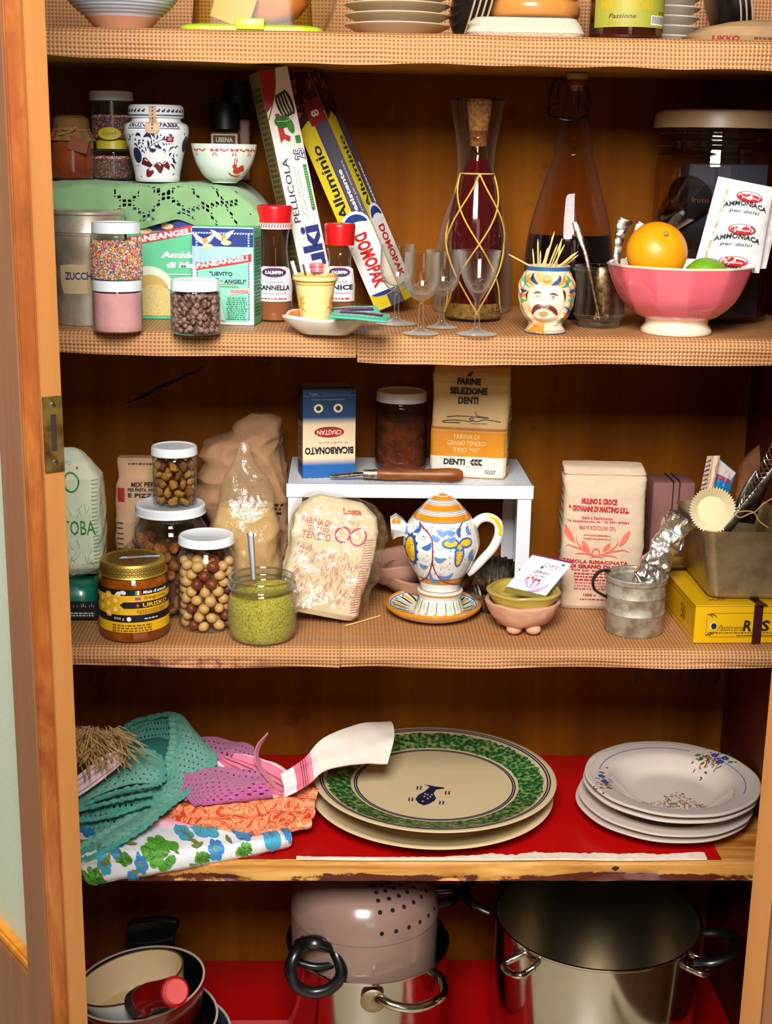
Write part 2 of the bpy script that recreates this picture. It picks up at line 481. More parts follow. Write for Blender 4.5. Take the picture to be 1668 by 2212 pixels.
for i in range(26):
 a = W(rr.uniform(1368, 1575), 1452, BACK); l = rr.uniform(.008, .024)
 dr_.line([(a.x, a.z+.01), (a.x+rr.uniform(-.001, .001), a.z-l*.6), (a.x, a.z-l)], rr.uniform(.002, .006), mat('old_drip_stain', '#3c1604', .6), taper=True)
dr_.build('drip_stain', cup, lambda u, v: ((u, BACK-.0001, v), (0, -1, 0)), label='dark old drips below the third shelf at the right', layer=0)
obj('side_panel', box(.022, BACK+.01, ZT-.06, loc=(XR+.011, BACK/2, .06)), w_side, cup, smooth=False)
obj('side_panel', box(.022, BACK+.01, ZT-.06, loc=(XL-.011, BACK/2, .06)), w_side, cup, smooth=False)
obj('top_panel', box(XR-XL+.05, BACK+.02, .022, loc=((XL+XR)/2, BACK/2, ZT)), w_side, cup, smooth=False)
obj('plinth', box(XR-XL+.05, BACK, .1, loc=((XL+XR)/2, BACK/2+.02, 0)), w_side, cup, smooth=False)
for z in (Z1, Z2, Z3):
 obj('shelf', box(XR-XL-.002, BACK-.003, .024, .002, loc=((XL+XR)/2, BACK/2, z-.0265)), w_shelf, cup, smooth=False)
def worn_board(z, th):
 bm = bmesh.new(); n = 260; x0, x1 = XL+.001, XR-.001; rows = []
 prof = [(BACK-.002, 0), (.05, 0), (.004, 0), (0, -.003), (0, -th*.35), (0, -th*.65), (0, -th+.003), (.004, -th), (.05, -th), (BACK-.002, -th)]
 for i in range(n+1):
  x = x0+(x1-x0)*i/n; ring = []
  for k, (y, dz) in enumerate(prof):
   yy = y
   if 3 <= k <= 6:
    c = max(0, nz((x*9, k*.5, 2), 1, 3)-.05)*(.012 if k >= 5 else .006)
    c += max(0, nz((x*70, k*2.5, 4), 1, 1))*.0015
    yy += c
   ring.append(bm.verts.new((x, yy, z+dz+(.0008*nz((x*40, 0, k), 1) if k in (6, 7) else 0))))
  rows.append(ring)
 for A, B in zip(rows, rows[1:]):
  for k in range(len(prof)-1): bm.faces.new((A[k], B[k], B[k+1], A[k+1]))
  bm.faces.new((A[-1], B[-1], B[0], A[0]))
 bm.faces.new(rows[0][::-1]); bm.faces.new(rows[-1])
 bmesh.ops.recalc_face_normals(bm, faces=bm.faces); return bm
def worn_mat():
 m = bpy.data.materials.new('worn_pine_board'); n = NT(m)
 v = n.tex('Object', (.08, 1, 1)); f = n.noise(v, 48, 6, .6, .8)
 base = n.ramp(f, [(.3, '#a8641c'), (.48, '#cf8f40'), (.7, '#e6b464')])
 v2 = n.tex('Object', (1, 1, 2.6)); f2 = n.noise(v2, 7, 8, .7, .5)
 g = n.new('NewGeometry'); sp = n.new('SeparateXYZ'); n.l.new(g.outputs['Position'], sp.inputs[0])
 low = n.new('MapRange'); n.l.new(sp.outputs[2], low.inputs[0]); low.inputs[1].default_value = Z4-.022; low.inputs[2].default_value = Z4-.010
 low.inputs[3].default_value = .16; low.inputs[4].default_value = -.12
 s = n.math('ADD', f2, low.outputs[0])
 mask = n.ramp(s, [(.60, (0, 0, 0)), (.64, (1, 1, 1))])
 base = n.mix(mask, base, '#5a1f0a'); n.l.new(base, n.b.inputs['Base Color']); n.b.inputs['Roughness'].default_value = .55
 n.bump(s, .4, .002); return m
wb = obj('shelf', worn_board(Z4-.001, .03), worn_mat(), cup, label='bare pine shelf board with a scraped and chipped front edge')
for (px, py, r) in ((800, 1880, .0035), (1330, 1876, .0045), (1455, 1874, .0035), (560, 1884, .003)):
 q = W(px, py, 0); obj('nail_hole', ico(r, 1, (1.4, .15, .8)), mat('nail_hole_dark', '#3a1408', .8), cup, loc=(q.x, .0005, q.z))
obj('shelf', box(XR-XL-.002, BACK-.003, .02, .001, loc=((XL+XR)/2, BACK/2, Z5-.0215)), w_side, cup, smooth=False)
for z in (Z2, Z3, Z1):
 obj('cleat', box(.016, BACK-.04, .02, .001, loc=(XR-.009, BACK/2+.01, z-.047)), w_side, cup, smooth=False)
# ---- doors (hinge at the cupboard front, free edge towards the viewer)
def door(hx, Fo, side, height0, height1):
 """Fo = world xy of the edge corner next to the cupboard inside; side=-1 left, +1 right"""
 H = Vector((hx, -.005)); F = Vector(Fo); e = (F-H).normalized(); L = (F-H).length
 n_ = Vector((-e.y, e.x)) if side > 0 else Vector((e.y, -e.x))       # towards the outer face
 if side < 0: n_ = Vector((e.y, -e.x))
 ang = math.atan2(e.y, e.x)
 def dm(a, b, z): p = H+e*a+n_*b; return Vector((p.x, p.y, z))
 def slab(a0, a1, b0, b1, z0, z1, bev=.0008):
  bm = bmesh.new(); vs = [bm.verts.new(dm(a, b, z)) for z in (z0, z1) for a, b in ((a0, b0), (a1, b0), (a1, b1), (a0, b1))]
  for f in ((0, 1, 2, 3), (4, 5, 6, 7), (0, 1, 5, 4), (1, 2, 6, 5), (2, 3, 7, 6), (3, 0, 4, 7)): bm.faces.new([vs[k] for k in f])
  bmesh.ops.recalc_face_normals(bm, faces=bm.faces)
  if bev: bmesh.ops.bevel(bm, geom=bm.edges[:], offset=bev, segments=2, affect='EDGES')
  return bm
 return H, e, n_, L, dm, slab
ce = W(144, 1106, -.5)
H, e, n_, L, dm, slab = door(XL, (ce.x, ce.y), -1, 0, 0)
th1, th2 = .0205, .0385
d0, d1 = .09, 2.02
dl = obj('door', slab(L-.058, L, 0, th1, d0, d1), w_edge, cup, label='left door leaf, its pale lock edge facing the viewer')
obj('rebate', slab(L-.055, L-.004, th1, th2-.001, d0, d1, .0015), w_rebate, dl, smooth=True)
obj('stile', slab(L-.0592, L-.006, th2-.0015, th2+.001, d0, d1, .0008), w_face, dl)
obj('hinge_stile', slab(0.004, .06, 0, th2+.001, d0, d1), w_face, dl)
def on_outer(px, py):
 d = ray(px, py); P0 = dm(0, th2, 0); nn = Vector((n_.x, n_.y, 0)); t = (P0-CAM).dot(nn)/d.dot(nn); return CAM+d*t
zg = on_outer(52, 2100).z
obj('rail', slab(.06, L-.058, 0.004, th2, d0, zg, .001), w_face, dl)
obj('rail', slab(.06, L-.058, 0.004, th2, 1.94, d1, .001), w_face, dl)
for a0, a1, z0, z1 in ((L-.068, L-.057, zg, 1.94), (.06, .07, zg, 1.94), (.06, L-.058, zg-.001, zg+.011), (.06, L-.058, 1.93, 1.941)):
 obj('glazing_bead', slab(a0, a1, .016, th2-.004, z0, z1, .003), w_bead, dl)
gm = mat('pale_green_frosted_glass', '#b9c6b6', .25, spec=.6, bump=.15, bscale=90)
obj('glass_pane', slab(.066, L-.064, .018, .022, zg+.005, 1.935, 0), gm, dl, label='pale green frosted glass pane')
brass = metal_m('aged_brass', '#a88a50', .42, dirt='#6a5028', scale=40)
def on_edge(px, py):
 d = ray(px, py); P0 = dm(L, 0, 0); nn = Vector((e.x, e.y, 0)); t = (P0-CAM).dot(nn)/d.dot(nn); return CAM+d*t
pz1, pz0 = on_edge(112, 856).z, on_edge(118, 1019).z
zc_, hh = (pz0+pz1)/2, (pz1-pz0)/2
bw = th1*.93; hb = th1*.17
def plate():
 bm = bmesh.new(); b0, b1 = th1*.03, th1*.97; s0, s1 = th1*.36, th1*.62; z0, z1 = zc_-hh, zc_+hh; q0, q1 = zc_-hh*.45, zc_+hh*.52
 for (ba, bb, za, zb) in ((b0, s0, z0, z1), (s1, b1, z0, z1), (s0, s1, z0, q0), (s0, s1, q1, z1)):
  add(bm, slab(L-.001, L+.0014, ba, bb, za, zb, 0))
 return bm
pl = obj('strike_plate', plate(), brass, dl, smooth=False, label='worn brass lock plate with a tall slot')
obj('slot_recess', slab(L-.0008, L+.0004, th1*.34, th1*.64, zc_-hh*.5, zc_+hh*.55, 0), mat('slot_dark', '#2a1008', .9), dl, smooth=False)
for sz in (zc_+hh*.78, zc_-hh*.74):
 p = dm(L+.0012, th1*.48, sz); ro = math.atan2(e.y, e.x)
 sb = lathe([(0, .0009), (.0018, .0007), (.0031, 0), (.0031, -.001)], 20); add(sb, box(.0048, .0006, .0003, loc=(0, 0, .0009)))
 obj('screw', xf(sb, R('Z', 0)), metal_m('screw_steel', '#8f8778', .4, dirt='#4a4236', scale=60), dl, loc=p, rot=(PI/2, math.radians(random.uniform(20, 60)), ro+PI/2))
ce2 = W(1612, 2050, -.5)
H, e, n_, L, dm, slab = door(XR+.02, (ce2.x, ce2.y), 1, 0, 0)
if n_.x < 0: n_ = -n_
dr = obj('door', slab(L-.058, L, 0, .0215, d0, d1), w_edge, cup, label='right door leaf, only its narrow pale edge in view')
obj('rebate', slab(L-.055, L-.008, .0215, .036, d0, d1, .0015), w_face, dr)
obj('hinge_stile', slab(0.004, .06, 0, .036, d0, d1), w_face, dr)
obj('rail', slab(.06, L-.058, .004, .036, d0, zg, .001), w_face, dr)
obj('rail', slab(.06, L-.058, .004, .036, 1.94, d1, .001), w_face, dr)
obj('glass_pane', slab(.06, L-.058, .018, .022, zg, 1.94, 0), gm, dr)
# ================================================================ shelf liners
def liner_mat(name, c_lo, c_hi, p=.0052, stain=None):
 m = bpy.data.materials.new(name); n = NT(m)
 uv = n.new('UVMap'); sp = n.new('SeparateXYZ'); n.l.new(uv.outputs[0], sp.inputs[0])
 k = PI/p
 a = n.math('SINE', n.math('MULTIPLY', n.math('ADD', sp.outputs[0], sp.outputs[1]), k))
 b = n.math('SINE', n.math('MULTIPLY', n.math('SUBTRACT', sp.outputs[0], sp.outputs[1]), k))
 h = n.math('ADD', n.math('MULTIPLY', n.math('MULTIPLY', a, b), .5), .5)
 f = n.noise(n.tex('Object', (1, 1, 1)), 8, 5, .6)
 col = n.ramp(h, [(.0, c_lo), (.5, c_hi)])
 col = n.mix(n.math('MULTIPLY', f, .35), col, c_lo)
 if stain:
  g = n.new('NewGeometry'); sx = n.new('SeparateXYZ'); n.l.new(g.outputs['Position'], sx.inputs[0])
  (x0, x1, z0, z1) = stain
  def band(o, a0, a1, soft):
   u = n.new('MapRange'); n.l.new(o, u.inputs[0]); u.inputs[1].default_value = a0; u.inputs[2].default_value = a0+soft
   d = n.new('MapRange'); n.l.new(o, d.inputs[0]); d.inputs[1].default_value = a1-soft; d.inputs[2].default_value = a1; d.inputs[3].default_value = 1; d.inputs[4].default_value = 0
   return n.math('MULTIPLY', u.outputs[0], d.outputs[0])
  msk = n.math('MULTIPLY', band(sx.outputs[0], x0, x1, .04), band(sx.outputs[2], z0, z1, .005))
  nf = n.noise(n.tex('Object', (1, 1, 1)), 60, 4, .6)
  msk = n.math('MULTIPLY', msk, n.ramp(nf, [(.42, (0, 0, 0)), (.58, (1, 1, 1))]))
  col = n.mix(n.math('MULTIPLY', msk, .8), col, '#6a2430')
 n.l.new(col, n.b.inputs['Base Color']); n.b.inputs['Roughness'].default_value = .42
 n.bump(h, .9, .0016); return m
def liner(x0, x1, z, drop, seed, back_up=0, lipw=.0, tuck=.0):
 """textured non-slip sheet: flat on the shelf, over the rounded front, hanging with a wavy hem"""
 n = int((x1-x0)/.004)+1; prof = []
 if back_up: prof += [(BACK-.0015, back_up), (BACK-.0018, back_up*.5), (BACK-.003, .012), (BACK-.012, .002)]
 else: prof += [(BACK-.003, .0)]
 prof += [(.3, .0), (.2, 0), (.1, 0), (.05, 0), (.02, 0), (.006, 0)]
 for k in range(1, 7):
  a = k/6*PI/2; prof.append((.006-.014*math.sin(a), -.014*(1-math.cos(a))))
 nb = len(prof)
 for k in range(1, 8): prof.append((-.008+.001*k/7, -.014-(drop-.014)*k/7))
 bm = bmesh.new(); uv = bm.loops.layers.uv.new('uv'); rows = []
 for i in range(n+1):
  x = x0+(x1-x0)*i/n; s = 0; row = []; last = None
  for k, (y, dz) in enumerate(prof):
   h = .0012+.0009*nz((x*7, y*9, seed), 1)
   q = max(0, (k-nb+1)/7)
   yy = y+q*(.004*nz((x*5, 1, seed), 1)+.003*math.sin(x*23+seed)) - (0.0015*nz((x*14, k*.3, seed+3), 1) if k > 4 else 0)
   zz = z+dz+h+q*(.006*nz((x*3.2, 2, seed), 1)+.002*nz((x*13, 5, seed), 1))
   p = Vector((x, yy, zz))
   if last is not None: s += (p-last).length
   last = p; row.append((bm.verts.new(p), (x, s)))
  rows.append(row)
 for A, B in zip(rows, rows[1:]):
  for k in range(len(prof)-1):
   q = (A[k], B[k], B[k+1], A[k+1]); f = bm.faces.new([v for v, _ in q])
   for l, (_, t) in zip(f.loops, q): l[uv].uv = t
 bmesh.ops.recalc_face_normals(bm, faces=bm.faces)
 thick(bm, .0009)
 return bm
lm = liner_mat('tan_nonslip_liner', '#7a4428', '#d2985f')
sxa, sxb = W(240, 1425, -.01).x, W(600, 1425, -.01).x
lm3 = liner_mat('tan_nonslip_liner_stained', '#7a4428', '#d2985f', stain=(sxa, sxb, Z3-.030, Z3-.010))
tag(obj('shelf_liner', liner(XL+.003, XR-.003, Z1, .036, 1.3, back_up=.22), lm), 'tan dimpled non-slip liner hanging over the top shelf edge in one piece', 'shelf liner')
xs2 = W(771, 740, -.01).x
tag(obj('shelf_liner', liner(XL+.003, xs2-.0008, Z2, .030, 4.1), lm), 'tan dimpled liner on the left half of the second shelf, under the jars and boxes', 'shelf liner')
tag(obj('shelf_liner', liner(xs2+.0008, XR-.003, Z2, .034, 7.7), lm), 'tan dimpled liner on the right half of the second shelf, under the glasses', 'shelf liner')
xs3 = W(735, 1420, -.01).x
tag(obj('shelf_liner', liner(XL+.003, xs3-.0006, Z3, .027, 9.2), lm3), 'tan dimpled liner with dark purple stains along its lip, left half of third shelf', 'shelf liner')
tag(obj('shelf_liner', liner(xs3+.0006, XR-.003, Z3, .026, 12.9), lm), 'tan dimpled liner on the right half of the third shelf, under teapot and yellow box', 'shelf liner')
def red_liner(z, y0, x0, x1, seed, torn=True):
 nx, ny = 300, 24; bm = bmesh.new(); rows = []
 for i in range(nx+1):
  x = x0+(x1-x0)*i/nx; row = []
  ye = y0+(.004*nz((x*6, 0, seed), 1)+.003*nz((x*40, 0, seed), 1) if torn else 0)
  if torn and x > x1-.03: ye += .0
  for j in range(ny+1):
   t = j/ny; y = ye+(BACK-.004-ye)*(t**1.3)
   zz = z+.0012+.0008*nz((x*9, y*9, seed), 1)+(.0016*max(0, 1-t*14)*(1+nz((x*11, 3, seed), 1)) if torn else 0)
   row.append(bm.verts.new((x, y, zz)))
  rows.append(row)
 for A, B in zip(rows, rows[1:]):
  for k in range(ny): bm.faces.new((A[k], B[k], B[k+1], A[k+1]))
 bmesh.ops.recalc_face_normals(bm, faces=bm.faces)
 thick(bm, .0007); return bm
redm = mat('red_vinyl_sheet', '#b80a0c', .32, spec=.45, bump=.06, bscale=18)
xe = W(1562, 1862, 0).x
rl = thing('red_liner', 'glossy red vinyl sheet with a torn white front edge under the big dishes', 'shelf liner')
obj('sheet', red_liner(Z4, .007, XL+.003, xe, 2.2), redm, rl)
def torn_strip():
 bm = bmesh.new(); x0, x1 = W(640, 1862, 0).x, W(1530, 1862, 0).x; n = 260; rows = []
 for i in range(n+1):
  x = x0+(x1-x0)*i/n; env = .3+.7*max(0, min(1, (x-W(960, 1862, 0).x)/.06))
  wd = (.015+.010*nz((x*22, 2, 1), 1)+.004*nz((x*140, 2, 1), 1))*env
  zz = Z4+.0042+.0008*nz((x*11, 3, 2.2), 1)
  y = .0045+.004*nz((x*6, 0, 2.2), 1)
  rows.append([bm.verts.new((x, y, zz-.003)), bm.verts.new((x, y+.0005, zz)), bm.verts.new((x, y+max(.0006, wd), zz+.0005)), bm.verts.new((x, y+max(.0006, wd)+.0008, zz-.0018))])
 for A, B in zip(rows, rows[1:]):
  for k in range(3): bm.faces.new((A[k], B[k], B[k+1], A[k+1]))
 bmesh.ops.recalc_face_normals(bm, faces=bm.faces); return bm
obj('torn_edge', torn_strip(), mat('torn_white_backing', '#efdfca', .9, var=.2, vscale=60), rl, label='ragged white backing where the red is torn away')
tag(obj('red_liner', red_liner(Z5, .006, XL+.003, XR-.003, 5.2, False), mat('red_vinyl_sheet_low', '#a80a0c', .25, spec=.5)), 'glossy red vinyl sheet on the lowest shelf under pans and pots', 'shelf liner')
# ================================================================ shared builders
G_ = glass('clear_glass', bright_rim=.12); G_amber = glass('warm_clear_glass', '#efe6d4', '#6a5030')
lidw = mat('white_enamel_lid', '#e6ebef', .28, coat=.3)
def jar_glass(r, h, neck=.86, shoulder=.82, r0=.93):
 """outer profile of a preserving jar up to the rim"""
 return sprof([(r*.80, 0), (r*r0, h*.02), (r, h*.10), (r, h*.45), (r, h*(shoulder-.06)), (r*.965, h*shoulder), (r*neck, h*(shoulder+.08)), (r*neck, h)], 5)
def jar(name, label, q, r, H, lid_h, lid_m=None, lid_r=None, group=None, cat='jar', neck=.88, shoulder=.82, gm=None, lidname='lid', lid_label=None, r0=.93):
 t = thing(name, label, cat, q, group=group)
 pr = jar_glass(r, H, neck, shoulder, r0)
 obj('glass_body', lathe([(0, .0003)]+pr, 56), gm or G_, t)
 if lid_m:
  lr = lid_r or r*neck*1.06
  obj(lidname, lathe([(0, H+.0016), (lr*.86, H+.0016), (lr*.90, H+.0028), (lr*.96, H+.0025), (lr, H+.0005), (lr, H-lid_h+.002), (lr*1.015, H-lid_h+.0012), (lr*1.01, H-lid_h), (lr*.97, H-lid_h)], 64), lid_m, t, label=lid_label)
 return t, pr
def fill(pr, t, z0, z1, m, name='contents', gap=.0012, label=None, top=.0, kind=None):
 rf = rlook(pr); ps = [(0, z0)]+[(rf(z)-gap, z) for z in np.linspace(z0, z1, 14)]+[(rf(z1)*.6, z1+top*.7), (0, z1+top)]
 return obj(name, lathe(ps, 48), m, t, label=label, kind=kind)
def bits(pr, z0, z1, size, n, seed, gap=.0008, cols=6, shape='ball', front=True):
 """many tiny grains against the glass, as one mesh with material slots"""
 rr = random.Random(seed); rf = rlook(pr); bm = bmesh.new()
 for k in range(n):
  a = -PI/2+(rr.uniform(-1.9, 1.9) if front else rr.uniform(-PI, PI)); z = rr.uniform(z0, z1); top = rr.random() < .12
  r = rf(z)-gap-size*.5
  if top: z = z1+rr.uniform(-.3, .8)*size; r *= math.sqrt(rr.random())
  p = Vector((r*math.cos(a), r*math.sin(a), z)); M = Matrix.Translation(p) @ Matrix.Rotation(rr.uniform(0, PI), 4, Vector((rr.uniform(-1, 1), rr.uniform(-1, 1), rr.uniform(-1, 1))).normalized())
  ci = rr.randrange(cols)
  if shape == 'rod':
   vs = []
   for s in (-1, 1):
    for j in range(4): vs.append(bm.verts.new(M @ Vector((size*.38*math.cos(j*PI/2), size*.38*math.sin(j*PI/2), s*size))))
   fs = [(0, 1, 5, 4), (1, 2, 6, 5), (2, 3, 7, 6), (3, 0, 4, 7), (3, 2, 1, 0), (4, 5, 6, 7)]
  else:
   vs = [bm.verts.new(M @ Vector(c)*1) for c in ((size*.5, 0, 0), (-size*.5, 0, 0), (0, size*.5, 0), (0, -size*.5, 0), (0, 0, size*.5), (0, 0, -size*.5))]
   fs = [(0, 2, 4), (2, 1, 4), (1, 3, 4), (3, 0, 4), (2, 0, 5), (1, 2, 5), (3, 1, 5), (0, 3, 5)]
  for f in fs:
   x = bm.faces.new([vs[i] for i in f]); x.material_index = ci
 return bm
sprk = [mat('sugar_'+n, c, .35) for n, c in (('red', '#ff2a38'), ('yellow', '#ffe02a'), ('white', '#ffffff'), ('blue', '#1f5ad0'), ('pink', '#ff86ac'), ('orange', '#ff8420'), ('green', '#30b048'))]
def carton(name, label, loc, w, d, h, m, cat='box', rot=None, bev=.0008, group=None):
 """loc = centre of base of the box"""
 t = thing(name, label, cat, loc, rot=rot, group=group)
 obj('carton', box(w, d, h, bev, 1), m, t, smooth=False)
 return t
def at(px, y, z):             # point standing on z, at depth y, whose base projects to column px
 return place(px, 0, 10, z, y)[0]
def wof(px0, px1, py, y): return abs(W(px1, py, y).x-W(px0, py, y).x)
# ================================================================ SECOND SHELF, left: green cloth over a low stand
gy0, gy1 = .13, .34                     # stand depth range
gz = W(350, 398, gy0).z                 # height of the cloth top
gx0, gx1 = XL+.012, W(566, 420, gy0).x
stnd = thing('wire_riser', 'low riser hidden under the green cloth on the second shelf', 'riser', ((gx0+gx1)/2, (gy0+gy1)/2, Z2))
obj('tray', box(gx1-gx0-.08, gy1-gy0-.01, .006, .002, loc=(-.03, 0, gz-Z2-.0085)), mat('riser_white', '#d8d4cc', .5), stnd)
for sx in (-1, 1):
 for sy in (-1, 1):
  obj('leg', box(.008, .008, gz-Z2-.0095, .001, loc=(sx*((gx1-gx0)/2-.055)-.03, sy*((gy1-gy0)/2-.012), .001)), mat('riser_white'), stnd)
grn = mat('green_linen', '#88b07a', .85, bump=.25, bscale=700, var=.14, vscale=25, sheen=.2)
def green_cloth():
 nx, ny = 230, 150; bm = bmesh.new(); x0, x1 = gx0-.002, gx1+.002
 y1 = gy1; lt = y1-gy0
 def pt(i, j):
  u = i/nx; x = x0+(x1-x0)*u
  cx = W(520, 470, gy0).x
  hang = .052+.008*math.sin(x*38)+.034*max(0, 1-abs(x-cx)/.085)
  tot = lt+hang; s = tot*j/ny
  if s < lt: y = y1-s; z = gz
  else: y = gy0-.004; z = gz-(s-lt)
  k = min(1, max(0, (s-lt)/.012+.5))
  if abs(s-lt) < .012: # round the fold
   a = (s-lt+.012)/.024*PI/2; y = gy0+.008-.012*math.sin(a); z = gz-.008*(1-math.cos(a))-.0006
  dr = max(0, (x-(x1-.055))/.055); z -= .034*dr**2.2; x -= .004*dr
  w_ = max(0, s-lt)
  y -= .006*w_/.04*(1+math.sin(x*75+1.5*math.sin(x*22))) ; z += .0035*nz((x*16, s*16, 1), 1)*min(1, s/.03+.2)+.002*nz((x*50, s*30, 3), 1)
  return Vector((x, y, max(z, Z2+.004)))
 V = [[bm.verts.new(pt(i, j)) for j in range(ny+1)] for i in range(nx+1)]
 ax, tot = (nx*.55), ny
 for i in range(nx):
  for j in range(ny):
   u, v = i/nx, j/ny; hole = False
   if u > .6 and v > .55:
    a = (i+j*1.1); b = (i-j*1.1)
    if (a % 24 < 4 or b % 24 < 4) and (i % 3 != 2 and j % 3 != 2) and .6 < u < .97: hole = .62 < v < .97
   if hole and noise.noise(Vector((i*.07, j*.07, 3))) > -.25: continue
   bm.faces.new((V[i][j], V[i+1][j], V[i+1][j+1], V[i][j+1]))
 bmesh.ops.delete(bm, geom=[v for v in bm.verts if not v.link_faces], context='VERTS')
 thick(bm, .0008); return bm
tag(obj('table_linen', green_cloth(), grn), 'light green linen cloth with openwork corner draped over the riser', 'cloth')
# --- jam jar with paper cap (cut by the door)
q, r, mp, hh_ = place(158, 0, 92, gz+.0032, .20)
t, pr = jar('jam_jar', 'brown jam jar with a kraft paper cap tied with string', q, r, hh_(272), .01, None, neck=.78, shoulder=.80)
fill(pr, t, .002, hh_(290), mat('apricot_jam', '#7e2a10', .25, var=.3, var2='#b0521a'), 'jam')
H = hh_(262); kraft = mat('kraft_paper', '#8a6232', .8, bump=.3, bscale=80)
cap = lathe([(0, H+.008), (r*.55, H+.008), (r*.8, H+.004), (r*.83, H-.006), (r*.80, H-.011), (r*.98, H-.02), (r*1.1, H-.026)], 60, ripple=lambda a, z, rr: rr*(1+.05*math.sin(a*11)*(1 if z < H-.008 else .1)))
obj('paper_cap', cap, kraft, t)
obj('string', tube([(r*.83*math.cos(a), r*.83*math.sin(a), H-.011+.001*math.sin(a*3)) for a in np.linspace(0, 2*PI, 30)], .0013, 6), mat('jute_string', '#b0854a', .8), t)
obj('string', tube([(-.006, -r*.86, H-.011), (.004, -r*1.0, H-.012), (.012, -r*1.02, H-.008), (.004, -r*.98, H-.014), (-.012, -r*.98, H-.018)], .0012, 6, 4), mat('jute_string'), t)
obj('gift_tag', xf(box(.026, .0006, .018), T(r*.42, -r*1.06, H-.04) @ R('Y', 14)), mat('brown_tag', '#7a3c12', .6), t, smooth=False)
# --- two stacked sprinkle jars at the back
q, r, mp, hh_ = place(246, 0, 84, gz+.0032, .235)
h1 = hh_(306)
t, pr = jar('sprinkle_jar', 'lower of two stacked sprinkle jars behind the green cloth edge, round mixed dots', q, r, h1, .010, mat('yellow_lid', '#c8b830', .4), neck=.8, shoulder=.74)
fill(pr, t, .002, h1*.55, mat('dark_sugar_fill', '#4a2e22', .7)); obj('sprinkles', bits(pr, .003, h1*.56, .0030, 2400, 3), sprk, t, kind='stuff', smooth=False)
q2 = q.copy(); q2.z += h1+.0022; h2 = hh_(202)-h1-.0022
t, pr = jar('sprinkle_jar', 'upper of two stacked sprinkle jars behind the green cloth edge, white lid', q2, r*1.04, h2, .010, lidw, lid_r=r*1.1, neck=.95, shoulder=.86)
fill(pr, t, .002, h2*.48, mat('dark_sugar_fill')); obj('sprinkles', bits(pr, .003, h2*.5, .0024, 2400, 4), sprk, t, kind='stuff', smooth=False)
P = Print(); P.ell(0, .0085, .017, .0085, '#c9b420'); P.up().text('cuori', 0, .009, w=.018, h=.006, m='#4a5a18', shear=.2)
P.build('lid_label', t, on_cyl(r*1.06), off=.0004, maxe=.004)
# --- blue and white ceramic style cherry jar
q, r, mp, hh_ = place(341, 0, 137, gz+.0030, .155)
H = hh_(229); blue = '#1a2148'; wht = mat('opal_white_glass', '#e6e8ea', .18, coat=.5)
t = thing('cherry_jar', 'white jar painted with dark blue foliage and red cherries on the green cloth', 'jar', q)
pr = sprof([(r*.66, 0), (r*.70, .004), (r*.70, H*.05), (r*.74, H*.16), (r*.86, H*.40), (r*.985, H*.62), (r, H*.70), (r*.95, H*.76), (r*.78, H*.80), (r*.78, H*.86)], 6)
obj('body', lathe([(0, 0)]+pr, 64), wht, t)
obj('lid', lathe([(0, H+.001), (r*.80, H+.001), (r*.855, H-.0015), (r*.86, H*.86), (r*.84, H*.845), (r*.78, H*.845)], 64), wht, t)
rf = rlook(pr); fn = on_ang(rf); P = Print(1/r); rr = random.Random(5)
P.text('AMARENA', -.50, H*.745, w=.78, h=H*.055, m=blue, bold=.04); P.text('FABBRI', .56, H*.745, w=.68, h=H*.055, m=blue, bold=.04)
P.micro(-.95, H*.690, .95, H*.712, 1, blue, 3)
def leaf(x, y, L, ang, w_=.30, m=blue, P_=None, asp=1/r):
 a = math.radians(ang); P_.tear(x, y, x+L*math.cos(a)*asp, y+L*math.sin(a), L*w_, m, .15)
def A_(X, Y): # close-up coordinates of the photograph -> angle, height on the jar
 return (math.asin(max(-.97, min(.97, (265+X/10.76-341)/68))), hh_(210+Y/10.76))
px1 = 1/10.76*mp
for (x0_, y0_, x1_, y1_, ww, bd) in ((250, 860, 250, 1000, 60, .2), (330, 900, 360, 870, 40, 0), (240, 1000, 200, 980, 50, 0), (410, 900, 540, 930, 80, .3), (480, 850, 540, 890, 50, 0),
  (370, 1010, 410, 970, 50, 0), (460, 1050, 520, 1000, 50, .2), (440, 1120, 520, 1070, 50, .3), (330, 1090, 430, 1180, 60, .2), (600, 930, 790, 1000, 130, .45), (780, 1000, 780, 1110, 45, 0),
  (770, 830, 870, 960, 70, .1), (690, 1000, 670, 1190, 70, .15), (890, 1220, 700, 1170, 110, .2), (930, 870, 890, 1000, 50, .1), (1090, 900, 1020, 1000, 50, .1), (1160, 870, 1210, 960, 60, .5), (1160, 960, 1060, 1000, 40, 0),
  (1020, 1190, 940, 1060, 90, .25), (940, 1150, 850, 1090, 70, .2), (1090, 1120, 1050, 1040, 40, .1), (1150, 1110, 1110, 1060, 30, 0), (1210, 1100, 1180, 1060, 26, 0), (1260, 1090, 1240, 1060, 22, 0),
  (610, 1150, 620, 1270, 36, .1), (500, 1270, 560, 1250, 60, .3), (560, 1250, 575, 1310, 40, 0), (1050, 1240, 1120, 1230, 50, .3), (1120, 1220, 1110, 1300, 30, 0), (1490, 880, 1480, 820, 40, 0),
  (1200, 1260, 1340, 1150, 40, .2), (1220, 1360, 1270, 1290, 60, .2), (1330, 1180, 1400, 1120, 40, .1), (1330, 1400, 1320, 1290, 46, 0), (1400, 1370, 1400, 1300, 40, 0), (1290, 1400, 1390, 1560, 60, .1), (1270, 1540, 1400, 1680, 60, .1), (1310, 1480, 1420, 1520, 40, 0), (1350, 1800, 1400, 1750, 34, 0), (370, 1820, 390, 1860, 40, 0), (320, 1560, 350, 1620, 40, 0)):
 a_, b_ = A_(x0_, y0_), A_(x1_, y1_); P.tear(*a_, *b_, ww*px1*1.25, blue, bd)
